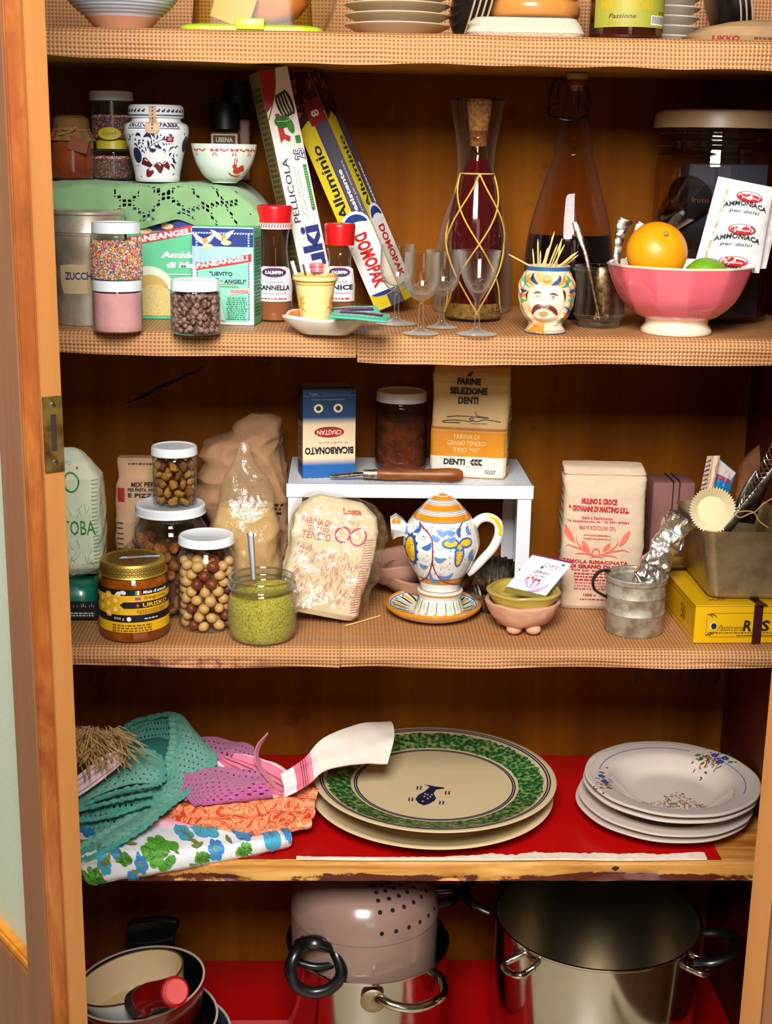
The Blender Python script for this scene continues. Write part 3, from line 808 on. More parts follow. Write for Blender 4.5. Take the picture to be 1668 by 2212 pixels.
for (X, Y, rr_) in ((840, 1010, 20), (735, 1240, 24), (1000, 885, 18), (585, 1010, 24), (565, 1080, 22), (525, 1150, 22), (465, 1180, 26), (985, 950, 12)): a_ = A_(X, Y); P.ell(*a_, rr_*px1/r, rr_*px1, blue, n=10)
P.line([A_(690, 1190), A_(820, 1090), A_(1010, 1000), A_(1080, 970)], .0008, blue, sm=3)
P.ell(*A_(360, 1350), 150*px1/r, 175*px1, blue, rot=0); P.ell(*A_(1530, 1080), 150*px1/r, 180*px1, blue)
P.up()
for (pts_, m_) in ((((440, 1550), (520, 1400), (600, 1400), (700, 1500), (780, 1570), (690, 1630), (560, 1590)), '#4a0d16'), (((545, 1800), (570, 1690), (650, 1640), (800, 1700), (790, 1760), (680, 1840), (580, 1850)), '#6a1020'),
                   (((790, 1590), (880, 1520), (960, 1500), (1090, 1560), (1080, 1640), (1020, 1760), (950, 1740), (870, 1650)), '#5a0f1a'), (((1060, 1520), (1100, 1480), (1190, 1490), (1260, 1600), (1240, 1680), (1100, 1610)), '#6a1020')):
 P.poly([A_(*p) for p in pts_], m_)
P.up()
for (a_, b_) in (((560, 1440), (640, 1480)), ((650, 1670), (740, 1690)), ((930, 1530), (1010, 1570)), ((1080, 1540), (1140, 1500))): P.line([A_(*a_), A_(*b_)], .0016, '#e8e0e4')
P.rect(.42, H*.53, .68, H*.60, '#7e1c22'); P.up().micro(.46, H*.545, .64, H*.59, 2, '#e8c8c0', 2)
P.build('painted_decoration', t, fn, off=.0004, maxe=.006)
P = Print(1/r); rl_ = r*.86
for i in range(15):
 a = -1.25+i*.18
 if abs(a) < .18: continue
 P.ell(a, H*.925, .062, H*.012, blue, rot=0, n=10); P.ell(a+.05, H*.945, .035, H*.010, blue, n=8)
P.line([(-1.4, H*.872), (1.4, H*.872)], .0014, blue)
P.build('lid_decoration', t, on_ang(lambda z: rl_), off=.0006, maxe=.006)
sl = mat('beige_seal_strip', '#c8a888', .6)
P = Print(1/r); P.poly([(-.13, H*.99), (.13, H*.99), (.13, H*.80), (.22, H*.755), (.22, H*.68), (.12, H*.635), (-.12, H*.635), (-.22, H*.68), (-.22, H*.755), (-.13, H*.80)], sl)
P.up()
for i in range(7): P.rect(-.025, H*(.96-.045*i), .025, H*(.98-.045*i), '#262030')
P.build('paper_seal', t, on_ang(lambda z: r*.875 if z > H*.80 else rf(z)+.001), off=.0010, maxe=.006)
# --- spice jars with black caps
blk = mat('black_plastic', '#0c0a0a', .45)
for (px, top, y, wpx, lab) in ((488, 222, .285, 60, 'spice jar with black cap behind the rabbit bowl, leftmost and lowest'), (514, 176, .315, 56, 'spice jar with black cap behind the rabbit bowl, tallest one')):
 q, r, mp, hh_ = place(px, 0, wpx, gz+.0032, y)
 H = hh_(top); t = thing('spice_jar', lab, 'jar', q, group='black capped spice jars')
 obj('glass_body', box(r*2, r*1.8, H*.62, .004, 3, loc=(0, 0, 0)), mat('beige_spice', '#8f6a48', .5, var=.3), t)
 obj('cap', lathe([(0, H), (r*1.0, H), (r*1.05, H-.002), (r*1.05, H*.66), (0, H*.655)], 40), blk, t)
 obj('neck', lathe([(r*.8, H*.66), (r*.85, H*.6)], 30), G_amber, t)
 if top == 222:
  P = Print(); w2 = r*.92; P.rect(-w2, H*.02, w2, H*.60, '#cdb294'); P.up()
  P.rect(-w2*.85, H*.47, w2*.85, H*.58, '#241a1c').up(); P.text('UBENA', 0, H*.525, w=w2*1.3, h=H*.065, m='#e0c8aa', bold=.03)
  for i, tx in enumerate(('Chorba &', 'Gewürz', 'mischung')): P.text(tx, 0, H*(.40-.075*i), w=w2*1.3, h=H*.05, m='#3a2420')
  P.micro(-w2*.7, H*.06, w2*.7, H*.2, 3, '#4a342c', 4)
  P.build('label', t, on_front(-r*.9), off=.0003)
# --- little bowl with rabbit
q, r, mp, hh_ = place(485, 0, 141, gz+.0030, .150)
H = hh_(311); pr = sprof([(r*.40, 0), (r*.42, H*.03), (r*.62, H*.16), (r*.82, H*.42), (r*.945, H*.72), (r, H*.96), (r*1.01, H)], 6)
t = thing('small_bowl', 'pale mint bowl with red bow garland and a red rabbit', 'bowl', q)
obj('body', lathe(shell(pr, .0025), 64), mat('pale_mint_glaze', '#d5e2d4', .2, coat=.5), t)
P = Print(1/r); red = '#b8391f'; rf = rlook(pr)
for a in (-.95, -.22, .40, .98):
 for s in (-1, 1):
  P.poly([(a, H*.84), (a+s*.10, H*.89), (a+s*.13, H*.85), (a+s*.10, H*.80)], red); P.poly([(a, H*.84), (a+s*.04, H*.70), (a+s*.085, H*.70)], red)
 P.line([(a+.16, H*.87), (a+.31, H*.82), (a+.44, H*.87)], .0016, red)
P.ell(.62, H*.33, .20, H*.085, red); P.ell(.76, H*.38, .13, H*.085, red); P.ell(.46, H*.44, .085, H*.06, red); P.ell(.44, H*.57, .02, H*.09, red, rot=8); P.ell(.52, H*.57, .02, H*.085, red, rot=-4); P.ell(.88, H*.34, .05, H*.035, red)
P.line([(.25, H*.27), (.45, H*.20), (.85, H*.20)], .0022, '#cf7a50', sm=4); P.line([(.3, H*.23), (.6, H*.17), (.8, H*.17)], .0012, red)
P.build('painted_decoration', t, on_ang(rf), off=.0004, maxe=.006)
# ================================================================ SECOND SHELF, front left
# --- sugar tin
q, r, mp, hh_ = place(198, 0, 152, Z2+.002, .085)
H = hh_(452); ss = metal_m('tin_steel', '#ded6ca', .40, dirt='#b8a68e', scale=14, met=.7)
t = thing('sugar_tin', 'tall round steel tin with a handwritten beige label at far left', 'canister', q)
obj('body', lathe([(0, 0), (r*.97, 0), (r*.985, .003), (r*.985, H*.78), (r*1.0, H*.785), (r, H*.80), (r*.985, H*.805)], 72), ss, t)
obj('lid', lathe([(r*1.0, H*.80), (r*1.015, H*.81), (r*1.0, H*.83), (r*1.0, H*.955), (r*1.05, H*.965), (r*1.05, H*.985), (r*1.0, H), (r*.9, H-.002), (0, H-.002)], 72), ss, t)
P = Print(); lab_m = mat('beige_masking_tape', '#cbb083', .8, var=.15)
a0, a1 = (140-198)*mp, (215-198)*mp; z0_, z1_ = hh_(627), hh_(566)
P.poly([(a0+.001, z1_-.002), (a0+.018, z1_), (a1, z1_), (a1, z0_), (a0+.006, z0_-.001), (a0+.002, z0_+.010)], lab_m); P.up()
P.text('ZUCCHERO', (183-198)*mp+.012, (z0_+z1_)/2+.004, w=.058, h=.010, m='#16306e', bold=.03, rot=1)
P.build('handwritten_label', t, on_cyl(r*.985), off=.0005, maxe=.005)
def rect_pr(P, L, x0, y0, x1, y1, m):
 a, b = L(x0, y0), L(x1, y1); P.rect(min(a[0], b[0]), min(a[1], b[1]), max(a[0], b[0]), max(a[1], b[1]), m)
# --- large starch carton
yb = .13; x0, x1 = W(275, 580, yb).x, W(433, 580, yb).x; zt = W(355, 450, yb).z
pg = mat('mint_green_card', '#56c08c', .45)
def make_panel(t, w_, h_, dpt, amido):
 """front artwork of the baking cartons, w_ x h_ metres, origin bottom centre"""
 P = Print(); nb, rd, wh = '#15307e', '#d02a28', '#eef4f2'
 X = lambda f: (f-.5)*w_
 Y = lambda f: f*h_
 P.rect(X(0), 0, X(1), h_*.995, '#5fc490' if amido else '#e4eef0')
 if not amido:
  P.up(); P.rect(X(.07), Y(.03), X(.93), Y(.63), '#86d6b4')
 P.up(); P.rect(X(0 if amido else .0), Y(.80 if amido else .80), X(1), Y(.995 if amido else .985), nb)
 if not amido:
  P.up(); P.poly([(X(.0), Y(.80)), (X(1), Y(.80)), (X(1), Y(.66)), (X(0), Y(.62))], '#9fc4ea')
 P.up()
 n = 22
 for i in range(n): # rope border at top
  P.ell(X((i+.5)/n), Y(.905 if amido else .935), w_*.02, h_*.008, wh, n=6, rot=30)
 if not amido:
  for s in (.075, .925):
   for i in range(34): P.ell(X(s), Y(.06+.026*i), w_*.016, h_*.009, '#5a5a9a' if i < 23 else wh, n=6, rot=30)
  for i in range(20): P.ell(X(.08+.044*i), Y(.06), w_*.02, h_*.006, '#5a5a9a', n=6, rot=30)
 P.up(); cy = .83
 for (cx, cz, s) in ((.20, cy, 1), (.50, cy+.04, 1)):
  for sg in (-1, 1):
   P.poly([(X(cx), Y(cz-.02)), (X(cx+sg*.10), Y(cz+.015)), (X(cx+sg*.20), Y(cz+.10)), (X(cx+sg*.13), Y(cz+.09)), (X(cx+sg*.03), Y(cz+.05))], '#eef2fa')
  P.up(); P.ell(X(cx+.06), Y(cz-.03), w_*.085, h_*.026, '#f2c890'); P.ell(X(cx+.02), Y(cz+.03), w_*.045, h_*.026, '#ea9a34')
 P.up()
 if amido: rb = [(.0, .655), (.0, .735), (.5, .80), (.96, .865), (.99, .79), (.5, .72)]; ty = .757; th_ = .055
 else: rb = [(.06, .555), (.05, .625), (.5, .665), (.97, .735), (.97, .655), (.5, .60)]; ty = .644; th_ = .052
 P.poly([(X(a), Y(b)) for a, b in rb], rd); P.up()
 rot = math.degrees(math.atan2(h_*.115, w_))
 P.text('PANEANGELI', X(.49), Y(ty), w=w_*.86, h=h_*th_, m='#f4f0ee', rot=rot, bold=.045, shear=.1)
 if amido:
  P.text('Amido', X(.72), Y(.585), w=w_*.50, h=h_*.058, m='#eef4f0', bold=.05, shear=.15); P.text('di Mais', X(.78), Y(.495), w=w_*.48, h=h_*.055, m='#eef4f0', bold=.05, shear=.15)
  P.ell(X(.28), Y(.27), w_*.36, h_*.21, '#e2ecd0', a0=0, a1=180, n=20); P.up()
  P.ell(X(.30), Y(.25), w_*.27, h_*.155, '#d2b060'); P.rect(X(.03), Y(.03), X(.57), Y(.25), '#d2b060'); P.up()
  P.ell(X(.36), Y(.18), w_*.25, h_*.135, '#e2c67e'); P.rect(X(.11), Y(.03), X(.61), Y(.18), '#e2c67e'); P.up()
  rr = random.Random(3)
  for i in range(110): P.ell(X(.1+.5*rr.random()), Y(.04+.26*rr.random()), w_*.006, h_*.004, '#b4924a', n=5)
  P.micro(X(.5), Y(.40), X(.9), Y(.42), 1, '#e6f0ea', 5)
 else:
  P.text('"LIEVITO', X(.47), Y(.525), w=w_*.38, h=h_*.042, m='#18305e', bold=.03)
  P.text('PANE', X(.30), Y(.455), w=w_*.27, h=h_*.045, m='#18305e', bold=.03); P.text('degli', X(.47), Y(.452), w=w_*.07, h=h_*.016, m='#18305e')
  P.text('ANGELI"', X(.70), Y(.448), w=w_*.36, h=h_*.045, m='#18305e', bold=.03)
  P.micro(X(.25), Y(.408), X(.75), Y(.425), 1, '#e0802a', 5); P.micro(X(.25), Y(.385), X(.8), Y(.400), 1, '#2a7a4a', 6)
  P.poly([(X(.58), Y(.345)), (X(.60), Y(.30)), (X(.96), Y(.345)), (X(.95), Y(.395))], '#f0b0a8'); P.up(); P.micro(X(.62), Y(.330), X(.92), Y(.362), 2, '#c8423a', 8)
  P.micro(X(.55), Y(.05), X(.90), Y(.29), 11, '#3a8a68', 9)
  P.poly([(X(.25), Y(.04)), (X(.22), Y(.26)), (X(.44), Y(.23)), (X(.54), Y(.04))], '#cfe8dc'); P.up()
  P.poly([(X(.24), Y(.20)), (X(.22), Y(.28)), (X(.42), Y(.25)), (X(.46), Y(.19))], nb); P.up(); P.poly([(X(.25), Y(.165)), (X(.24), Y(.195)), (X(.45), Y(.19)), (X(.46), Y(.16))], rd)
  P.ell(X(.42), Y(.035), w_*.12, h_*.018, '#e6a85a', a0=0, a1=180); P.micro(X(.27), Y(.07), X(.46), Y(.15), 4, '#7a8ab0', 3)
 P.build('printed_front', t, on_front(-dpt/2), off=.0003)
w_, h_ = x1-x0, zt-Z2-.002
t = carton('starch_carton', 'larger mint and navy baking carton with red ribbon lettering, behind the sprinkle jar', ((x0+x1)/2, yb+.022, Z2+.002), w_, .044, h_, pg, rot=(0, 0, 0))
make_panel(t, w_*.99, h_, .044, True)
# --- yeast carton
yb = .075; x0, x1 = W(420, 600, yb).x, W(556, 600, yb).x; zt = W(487, 490, yb).z; w_, h_ = x1-x0, zt-Z2-.002
t = carton('yeast_carton', 'smaller mint and navy baking carton with blue lettering, behind the chocolate chips', ((x0+x1)/2, yb+.024, Z2+.002), w_, .048, h_, pg, rot=(0, 0, math.radians(-9)))
make_panel(t, w_*.99, h_, .048, False)
P = Print(); P.micro(.004, h_*.08, .040, h_*.9, 22, '#2c7a54', 12, ragged=.1); P.rect(.012, h_*.80, .032, h_*.86, '#c83a4a'); P.build('printed_side', t, on_rside(w_/2, -.022), off=.0003)
# --- front jars
q, r, mp, hh_ = place(248, 722, 107, Z2+.002)
Hp = hh_(608)
t, pr = jar('sugar_jar', 'jar of pink sugar with white lid, under the sprinkle jar', q, r, Hp, .0105, lidw, lid_r=r*.97, neck=.90, shoulder=.84)
fill(pr, t, .002, Hp*.80, mat('pink_sugar', '#ffb2b8', .8, bump=.4, bscale=900, var=.12, vscale=40), 'pink_sugar', top=-.002)
q2 = Vector((q.x+.0006, q.y, q.z+Hp+.0032)); Hs = hh_(484)-Hp-.0032
t, pr = jar('sprinkle_jar', 'jar of rainbow strand sprinkles with white lid, standing on the pink jar', q2, r*1.01, Hs, .0105, lidw, lid_r=r*.96, neck=.89, shoulder=.82)
fill(pr, t, .002, Hs*.66, mat('pale_sprinkle_fill', '#d8b4a0', .8)); obj('sprinkles', bits(pr, .003, Hs*.67, .0022, 5200, 8, shape='rod', cols=7), sprk, t, kind='stuff', smooth=False)
q, r, mp, hh_ = place(418, 727, 107, Z2+.002)
Hc = hh_(608)
t, pr = jar('chocolate_chip_jar', 'jar of brown chocolate chips with white lid, in front of the yeast carton', q, r, Hc, .0105, lidw, lid_r=r*.97, neck=.91, shoulder=.84)
chipm = [mat('milk_chocolate_chip', '#7a5246', .4, spec=.6), mat('bloomed_chocolate_chip', '#96706a', .5)]
rr = random.Random(2); base = lathe([(0, .0062), (.0012, .0052), (.0034, .003), (.0045, .0012), (.0040, 0), (0, 0)], 10); cme = bpy.data.meshes.new('chocolate_chip'); base.to_mesh(cme); base.free()
fill(pr, t, .002, Hc*.74, mat('chocolate_core', '#4e342c', .8), 'packed_chips', gap=.007)
cme.materials.append(chipm[0]); cme.polygons.foreach_set('use_smooth', [True]*len(cme.polygons)); cme2 = cme.copy(); cme2.materials.clear(); cme2.materials.append(chipm[1])
for k in range(230):
 lay = k//19; a = -PI/2+(k % 19)/19*2*PI+lay*.17+rr.uniform(-.08, .08); z = .006+lay*.0046+rr.uniform(-.001, .001)
 if z > Hc*.75: a = rr.uniform(0, 2*PI); rad = (r-.006)*math.sqrt(rr.random()); z = Hc*.75+.001
 else: rad = rlook(pr)(z)-.0055
 c = bpy.data.objects.new('chocolate_chip', rr.choice([cme, cme2])); C.objects.link(c)
 c.location = q+Vector((rad*math.cos(a), rad*math.sin(a), z)); c.rotation_euler = (rr.uniform(0, 6), rr.uniform(0, 6), rr.uniform(0, 6)); c.scale = (1, 1, 1)
 tag(c, 'small brown chocolate chip inside the white lidded jar', 'chocolate chip', 'chocolate chips in the jar')
# --- shakers with red caps
redcap = mat('red_plastic_cap', '#cf1418', .3, coat=.2)
def shaker(px, y, wpx, top, capb, lab, txt1, txt2, name):
 q, r, mp, hh_ = place(px, 0, wpx, Z2+.002, y)
 H = hh_(top); hc = hh_(capb); hb = hh_(612)
 t = thing(name, lab, 'jar', q, group=None)
 pr = sprof([(r*.9, 0), (r*1.0, .004), (r*1.0, hb*.7), (r*1.0, hb), (r*.78, hb+(hc-hb)*.35), (r*.72, hb+(hc-hb)*.7), (r*.86, hc)], 6)
 obj('glass_body', lathe([(0, .0003)]+pr, 48), G_, t)
 fill(pr, t, .002, hh_(645), mat('cinnamon_powder', '#9a5426', .85, var=.2), 'powder')
 obj('red_cap', lathe([(0, H), (r*.93, H), (r*.99, H-.002), (r*1.0, H-.004), (r*.94, hc+.005), (r*.94, hc+.004), (0, hc+.004)], 48), redcap, t)
 P = Print(); zt_ = hh_(576); zb_ = hh_(648); ww = r*1.25
 P.poly([(-ww*.8, zt_-.002), (-ww*.5, zt_+.002), (ww*.5, zt_+.002), (ww*.8, zt_-.002), (ww, zt_-.022), (ww, zb_), (-ww, zb_), (-ww, zt_-.022)], '#e9e4e6'); P.up()
 P.ell(0, zt_-.006, ww*.58, .0068, '#c2202c'); P.up(); P.ell(0, zt_-.006, ww*.53, .0056, '#1a2650'); P.up(); P.text('KALIMPEN', 0, zt_-.006, w=ww*.8, h=.0045, m='#eceaf0', bold=.04)
 P.text(txt2, 0, zt_-.019, w=ww*.8, h=.0032, m='#55585f'); P.text(txt1, 0, zt_-.0265, w=ww*1.55, h=.0072, m='#141414', bold=.04)
 P.text('macinata ground', 0, zt_-.0345, w=ww*1.1, h=.0036, m='#333'); P.micro(-ww*.6, zb_+.002, ww*.6, zb_+.006, 1, '#c2424a', 4)
 P.build('label', t, on_cyl(r*1.0), off=.0005, maxe=.004)
 return t, q, r, hh_, H, hc
t, q, r, hh_, H, hc = shaker(594, .135, 76, 443, 487, 'larger red capped cinnamon shaker with cloth style rim, left of the cup', 'CANNELLA', 'CINNAMON', 'cinnamon_shaker')
obj('striped_ring', lathe([(r*.92, hc-.004), (r*.99, hc-.004), (r*.99, hc+.004), (r*.92, hc+.004)], 40), mat('white_ring', '#e8e0d8', .5), t)
P = Print(1/r)
for i in range(16): P.line([(-1.3+i*.165, hc-.002), (-1.22+i*.165, hc+.003)], .0016, '#c8282a')
P.build('ring_stripes', t, on_ang(lambda z: r*.99), off=.0003, maxe=.006)
shaker(733, .16, 66, 482, 535, 'smaller red capped anise shaker behind the yellow cup, at its right', 'ANICE', 'ANISE', 'anise_shaker')
# --- cling film box
def longbox(name, lab, base, w_, d_, L_, rx, tilt, rz, m):
 Mx = Matrix.Translation(base) @ R('X', rx) @ R('Y', -tilt) @ R('Z', rz)
 t = thing(name, lab, 'box'); t.matrix_world = Mx
 obj('carton', box(w_, d_, L_, .0008, 1), m, t, smooth=False); return t
p0 = W(687, 655, .205); base = Vector((p0.x, .205, Z2+.0125)); L_ = .331
cw_ = .043
t = longbox('cling_film_box', 'white long cling film carton printed with aubergine, leaning left under the top shelf', base, cw_, .043, L_, -1.0, 12.4, 22, mat('dark_olive_card', '#8a7a4a', .6, var=.3))
P = Print(); h2 = cw_/2
P.rect(-h2, 0, h2, L_, '#efe4da'); P.up()
P.poly([(-h2, L_), (-h2, L_*.83), (-h2*.5, L_*.86), (-h2*.1, L_*.93), (h2*.1, L_)], '#a81c1c')
P.line([(-h2, L_*.80), (-h2*.55, L_*.855), (-h2*.1, L_*.925), (h2*.15, L_)], .0016, '#6a5a3a', sm=4)
P.up(); P.poly([(-h2*.5, L_*.82), (-h2*.2, L_*.82), (-h2*.1, L_*.735), (h2*.25, L_*.72), (h2*.1, L_*.70), (-h2*.25, L_*.715), (-h2*.5, L_*.70)], '#b0321e')
P.up()
for k in range(4):
 P.ell(h2*(.0+.2*k), L_*(.845+.004*k), h2*.23, L_*.052, '#1c1426', rot=12); P.up(); P.ell(h2*(-.02+.2*k), L_*(.845+.004*k), h2*.06, L_*.044, '#d4c48a', rot=12); P.up()
P.ell(-h2*.15, L_*.785, h2*.52, L_*.025, '#2c6a1c', rot=-15); P.up(); P.ell(h2*.35, L_*.765, h2*.24, L_*.034, '#3a8024', rot=10); P.up(); P.line([(-h2*.5, L_*.79), (h2*.2, L_*.785), (h2*.7, L_*.80)], .0010, '#b8cc80', sm=4)
P.text('PELLICOLA', -h2*.52, L_*.505, w=L_*.265, h=h2*.42, m='#22222a', rot=90, bold=.0)
P.text('per alimenti', -h2*.0, L_*.50, w=L_*.2, h=h2*.16, m='#a8b060', rot=90); P.text('trasparente', h2*.22, L_*.48, w=L_*.2, h=h2*.14, m='#a8b060', rot=90)
P.text('25', h2*.55, L_*.645, w=h2*.7, h=h2*.78, m='#1a1c50', rot=90, bold=.06); P.up(); P.text('25', h2*.55, L_*.645, w=h2*.62, h=h2*.66, m='#e8e4f0', rot=90, bold=.0)
P.rect(h2*.62, L_*.41, h2*.86, L_*.60, '#2a7a2a'); P.rect(h2*.5, L_*.69, h2*.85, L_*.72, '#2a7a2a'); P.up(); P.micro(h2*.68, L_*.42, h2*.80, L_*.59, 16, '#b8d8a0', 3, fill=.3)
P.text('cuki', h2*.14, L_*.215, w=L_*.27, h=h2*1.38, m='#1b2a6b', rot=90, bold=.035)
P.build('printed_front', t, on_front(-.0215), off=.0003)
P = Print(); P.micro(.006, .02, .038, L_-.02, 40, '#5a4a22', 7); P.build('printed_side', t, on_side(-h2, .0215), off=.0003)
# --- aluminium foil boxes
for k, (bx, by, tilt, rz, yy) in enumerate(((868, 660, 24.2, -24, .262),)):
 p0 = W(bx-12, by-8, yy); base = Vector((p0.x, yy, Z2+.0155)); L_ = .345; cw_ = .049; cd_ = .049
 t = longbox('foil_box', 'yellow and grey aluminium foil carton leaning left beside the cling film', base, cw_, cd_, L_, -1.5, tilt, rz, mat('yellow_card', '#d8bf1c', .45))
 for side in (0, 1):
  h2 = cw_/2; P = Print(); P.rect(-h2, 0, h2, L_, '#dcc41e'); P.up()
  if side == 0: P.rect(h2*.15, 0, h2, L_*.83, '#4e4a58'); P.rect(h2*.08, 0, h2*.15, L_*.83, '#3a2f70')
  else: P.rect(h2*.25, 0, h2, L_*.86, '#4e4a58'); P.rect(h2*.15, 0, h2*.25, L_*.86, '#262250')
  P.up(); P.poly([(-h2, L_), (-h2, L_*.80), (-h2*.2, L_*.83), (h2*.2, L_*.80), (h2, L_*.84), (h2, L_)], '#3c1410')
  rr = random.Random(4+side)
  P.up()
  for i in range(26): P.ell(rr.uniform(-h2*.85, h2*.85), L_*rr.uniform(.85, .99), h2*rr.uniform(.1, .25), h2*rr.uniform(.08, .2), rr.choice(['#7a2418', '#5a1a12', '#a05a3a', '#241010']), rot=rr.uniform(0, 180), n=8)
  if side == 0:
   P.up(); P.rect(-h2*.1, L_*.80, h2*.95, L_*.90, '#8e1a1a'); P.up(); P.text('8', h2*.4, L_*.845, w=h2*.4, h=h2*.5, m='#ead8c8', rot=90, bold=.03)
  P.up(); P.text('Alluminio', -h2*.42 if side == 0 else -h2*.35, L_*.565, w=L_*.32, h=h2*.62, m='#1c1a30', rot=90, bold=.02)
  P.text('resistente', h2*.42 if side == 0 else h2*.62, L_*.50, w=L_*.20, h=h2*.26, m='#e8e4ea', rot=90, bold=.03)
  if side == 0: P.text('pratica per conservare', h2*.78, L_*.52, w=L_*.22, h=h2*.14, m='#d8d4da', rot=90)
  P.up(); P.ell(0, L_*.36, h2*.98, h2*.9, '#f0ece8'); P.rect(-h2*.98, L_*.08, h2*.98, L_*.36, '#f0ece8'); P.ell(0, L_*.08, h2*.98, h2*.4, '#f0ece8'); P.up()
  P.ell(0, L_*.355, h2*.86, h2*.78, '#1b3a80', a0=12, a1=168); P.ell(0, L_*.075, h2*.86, h2*.3, '#1b3a80', a0=190, a1=350); P.up()
  P.ell(0, L_*.345, h2*.86, h2*.46, '#f0ece8', a0=0, a1=180)
  P.text('DOMOPAK' if side == 1 else 'DOMOPAK', 0, L_*.21, w=L_*.235, h=h2*.92, m='#cc1f1a', rot=-90, bold=.04)
  P.build('printed_front' if side == 0 else 'printed_side', t, on_front(-cd_/2) if side == 0 else on_rside(cw_/2), off=.0003)
# --- little yellow cup on the square dish
q, r, mp, hh_ = place(705, 726, 212, Z2+.002)
dsh = thing('serving_dish', 'white rounded square dish with orange inside under the yellow cup', 'dish', (q.x, q.y-r*.45, Z2+.002), rz=math.radians(-8))
def sqring(s, z, n=64, k=4.2):
 out = []
 for i in range(n):
  a = 2*PI*i/n; c, sn = math.cos(a), math.sin(a); rr_ = s/((abs(c)**k+abs(sn)**k)**(1/k)); out.append(Vector((rr_*c, rr_*sn*.78, z+.0035*(abs(c*sn)*2)**2*(z/.018))))
 return out
def loft(rings, cap0=True, cap1=True):
 bm = bmesh.new(); V = [[bm.verts.new(p) for p in rg] for rg in rings]
 for A, B in zip(V, V[1:]):
  n = len(A)
  for i in range(n): bm.faces.new((A[i], A[(i+1) % n], B[(i+1) % n], B[i]))
 if cap0: bm.faces.new(V[0][::-1])
 if cap1: bm.faces.new(V[-1])
 bmesh.ops.recalc_face_normals(bm, faces=bm.faces); return bm
s = r*.86
obj('body', loft([sqring(s*.55, 0), sqring(s*.72, .006), sqring(s*.93, .014), sqring(s, .0185), sqring(s*.99, .0215), sqring(s*.95, .0215), sqring(s*.84, .015), sqring(s*.60, .0075)]), mat('white_stoneware', '#ecdcc8', .25, coat=.4, var=.06), dsh)
obj('orange_glaze', loft([sqring(s*.93, .0208), sqring(s*.85, .0160), sqring(s*.61, .0085)], cap0=False), mat('orange_glaze', '#dd6a24', .25, coat=.3, var=.3, var2='#e8965a', vscale=60), dsh)
qc, rc, mpc, hc_ = place(681, 0, 90, Z2+.0105, q.y-r*.30); rc *= 1
Hc = hc_(592); pr = sprof([(rc*.66, 0), (rc*.69, .002), (rc*.84, Hc*.5), (rc*.97, Hc*.84), (rc*1.08, Hc*.90), (rc*1.07, Hc)], 5)
t = thing('ceramic_cup', 'small pale yellow cup with painted sprig, standing in the dish', 'cup', qc)
ym = mat('cream_yellow_glaze', '#f1dc96', .25, coat=.4)
obj('body', lathe(shell(pr, .003), 56), ym, t); rf = rlook(pr); P = Print(1/rc); oc = '#dda018'
P.line([(-3.1, Hc*.985), (3.1, Hc*.985)], .0016, oc); P.line([(-1.5, Hc*.88), (1.5, Hc*.88)], .0016, oc); P.line([(-1.5, Hc*.82), (1.5, Hc*.82)], .0013, oc)
for cx_ in (-.95, 1.0):
 for an, l in ((60, .3), (35, .42), (10, .36), (-25, .42), (-60, .3), (90, .3), (120, .2), (200, .25)):
  a = math.radians(an); P.line([(cx_, Hc*.42), (cx_+l*.5*math.cos(a), Hc*(.42+.5*l*math.sin(a)*.9)), (cx_+l*math.cos(a)*1.0, Hc*(.42+l*math.sin(a)*.75))], .0024, oc, taper=True, sm=3)
P.build('painted_decoration', t, on_ang(rf), off=.0004, maxe=.006)
for (a, b, c_, w2, mm, nm, lb, ct) in (((-.014, .0), (-.030, -.004), .030, .0045, mat('white_paper_tag', '#e8e0e0', .6), 'paper_strip', 'white paper strip sticking out of the yellow cup, leftmost', 'paper strip'),
                                       ((-.004, .004), (-.016, .0), .022, .003, mat('dark_label_tag', '#5a4238', .6), 'wooden_pick', 'brown striped pick in the yellow cup beside the paper strip', 'pick'),
                                       ((.008, .0), (.010, -.003), .024, .012, mat('pale_peach_tag', '#eac090', .6), 'paper_sachet', 'peach paper sachet standing in the yellow cup', 'sachet')):
 p0_ = Vector((a[0], a[1], Hc*.45)); p1_ = Vector((b[0], b[1], Hc+c_*.55))
 bm = tube([p0_, (p0_+p1_)/2, p1_], w2/2, 4, flat=.25)
 tag(obj(nm, bm, mm, smooth=False, loc=qc), lb, ct)
t2 = thing('pastry_stamp', 'pink round headed pastry stamp standing in the yellow cup', 'stamp', (qc.x+.0025, qc.y, qc.z+Hc*.78))
pk = mat('pink_plastic', '#e0707c', .35)
obj('head', xf(lathe([(0, .016), (.009, .016), (.0102, .015), (.0102, .011), (.0085, .010), (.0088, .006), (.0086, .004), (.006, .003), (0, .003)], 32), T(0, -.002, .012) @ R('X', -12)), pk, t2)
obj('stem', tube([(0, 0, -.02), (0, -.0016, .016)], .0028, 10), mat('peach_wood', '#dfa87c', .6), t2)
def sachet(name, lab, pts, zs, th, m, cat='sachet'):
 """pts outline in world xy; slightly pillowed thin packet"""
 t = thing(name, lab, cat, (pts[0][0], pts[0][1], 0))
 return t
gs = mat('mint_sachet_foil', '#4fc09a', .35)
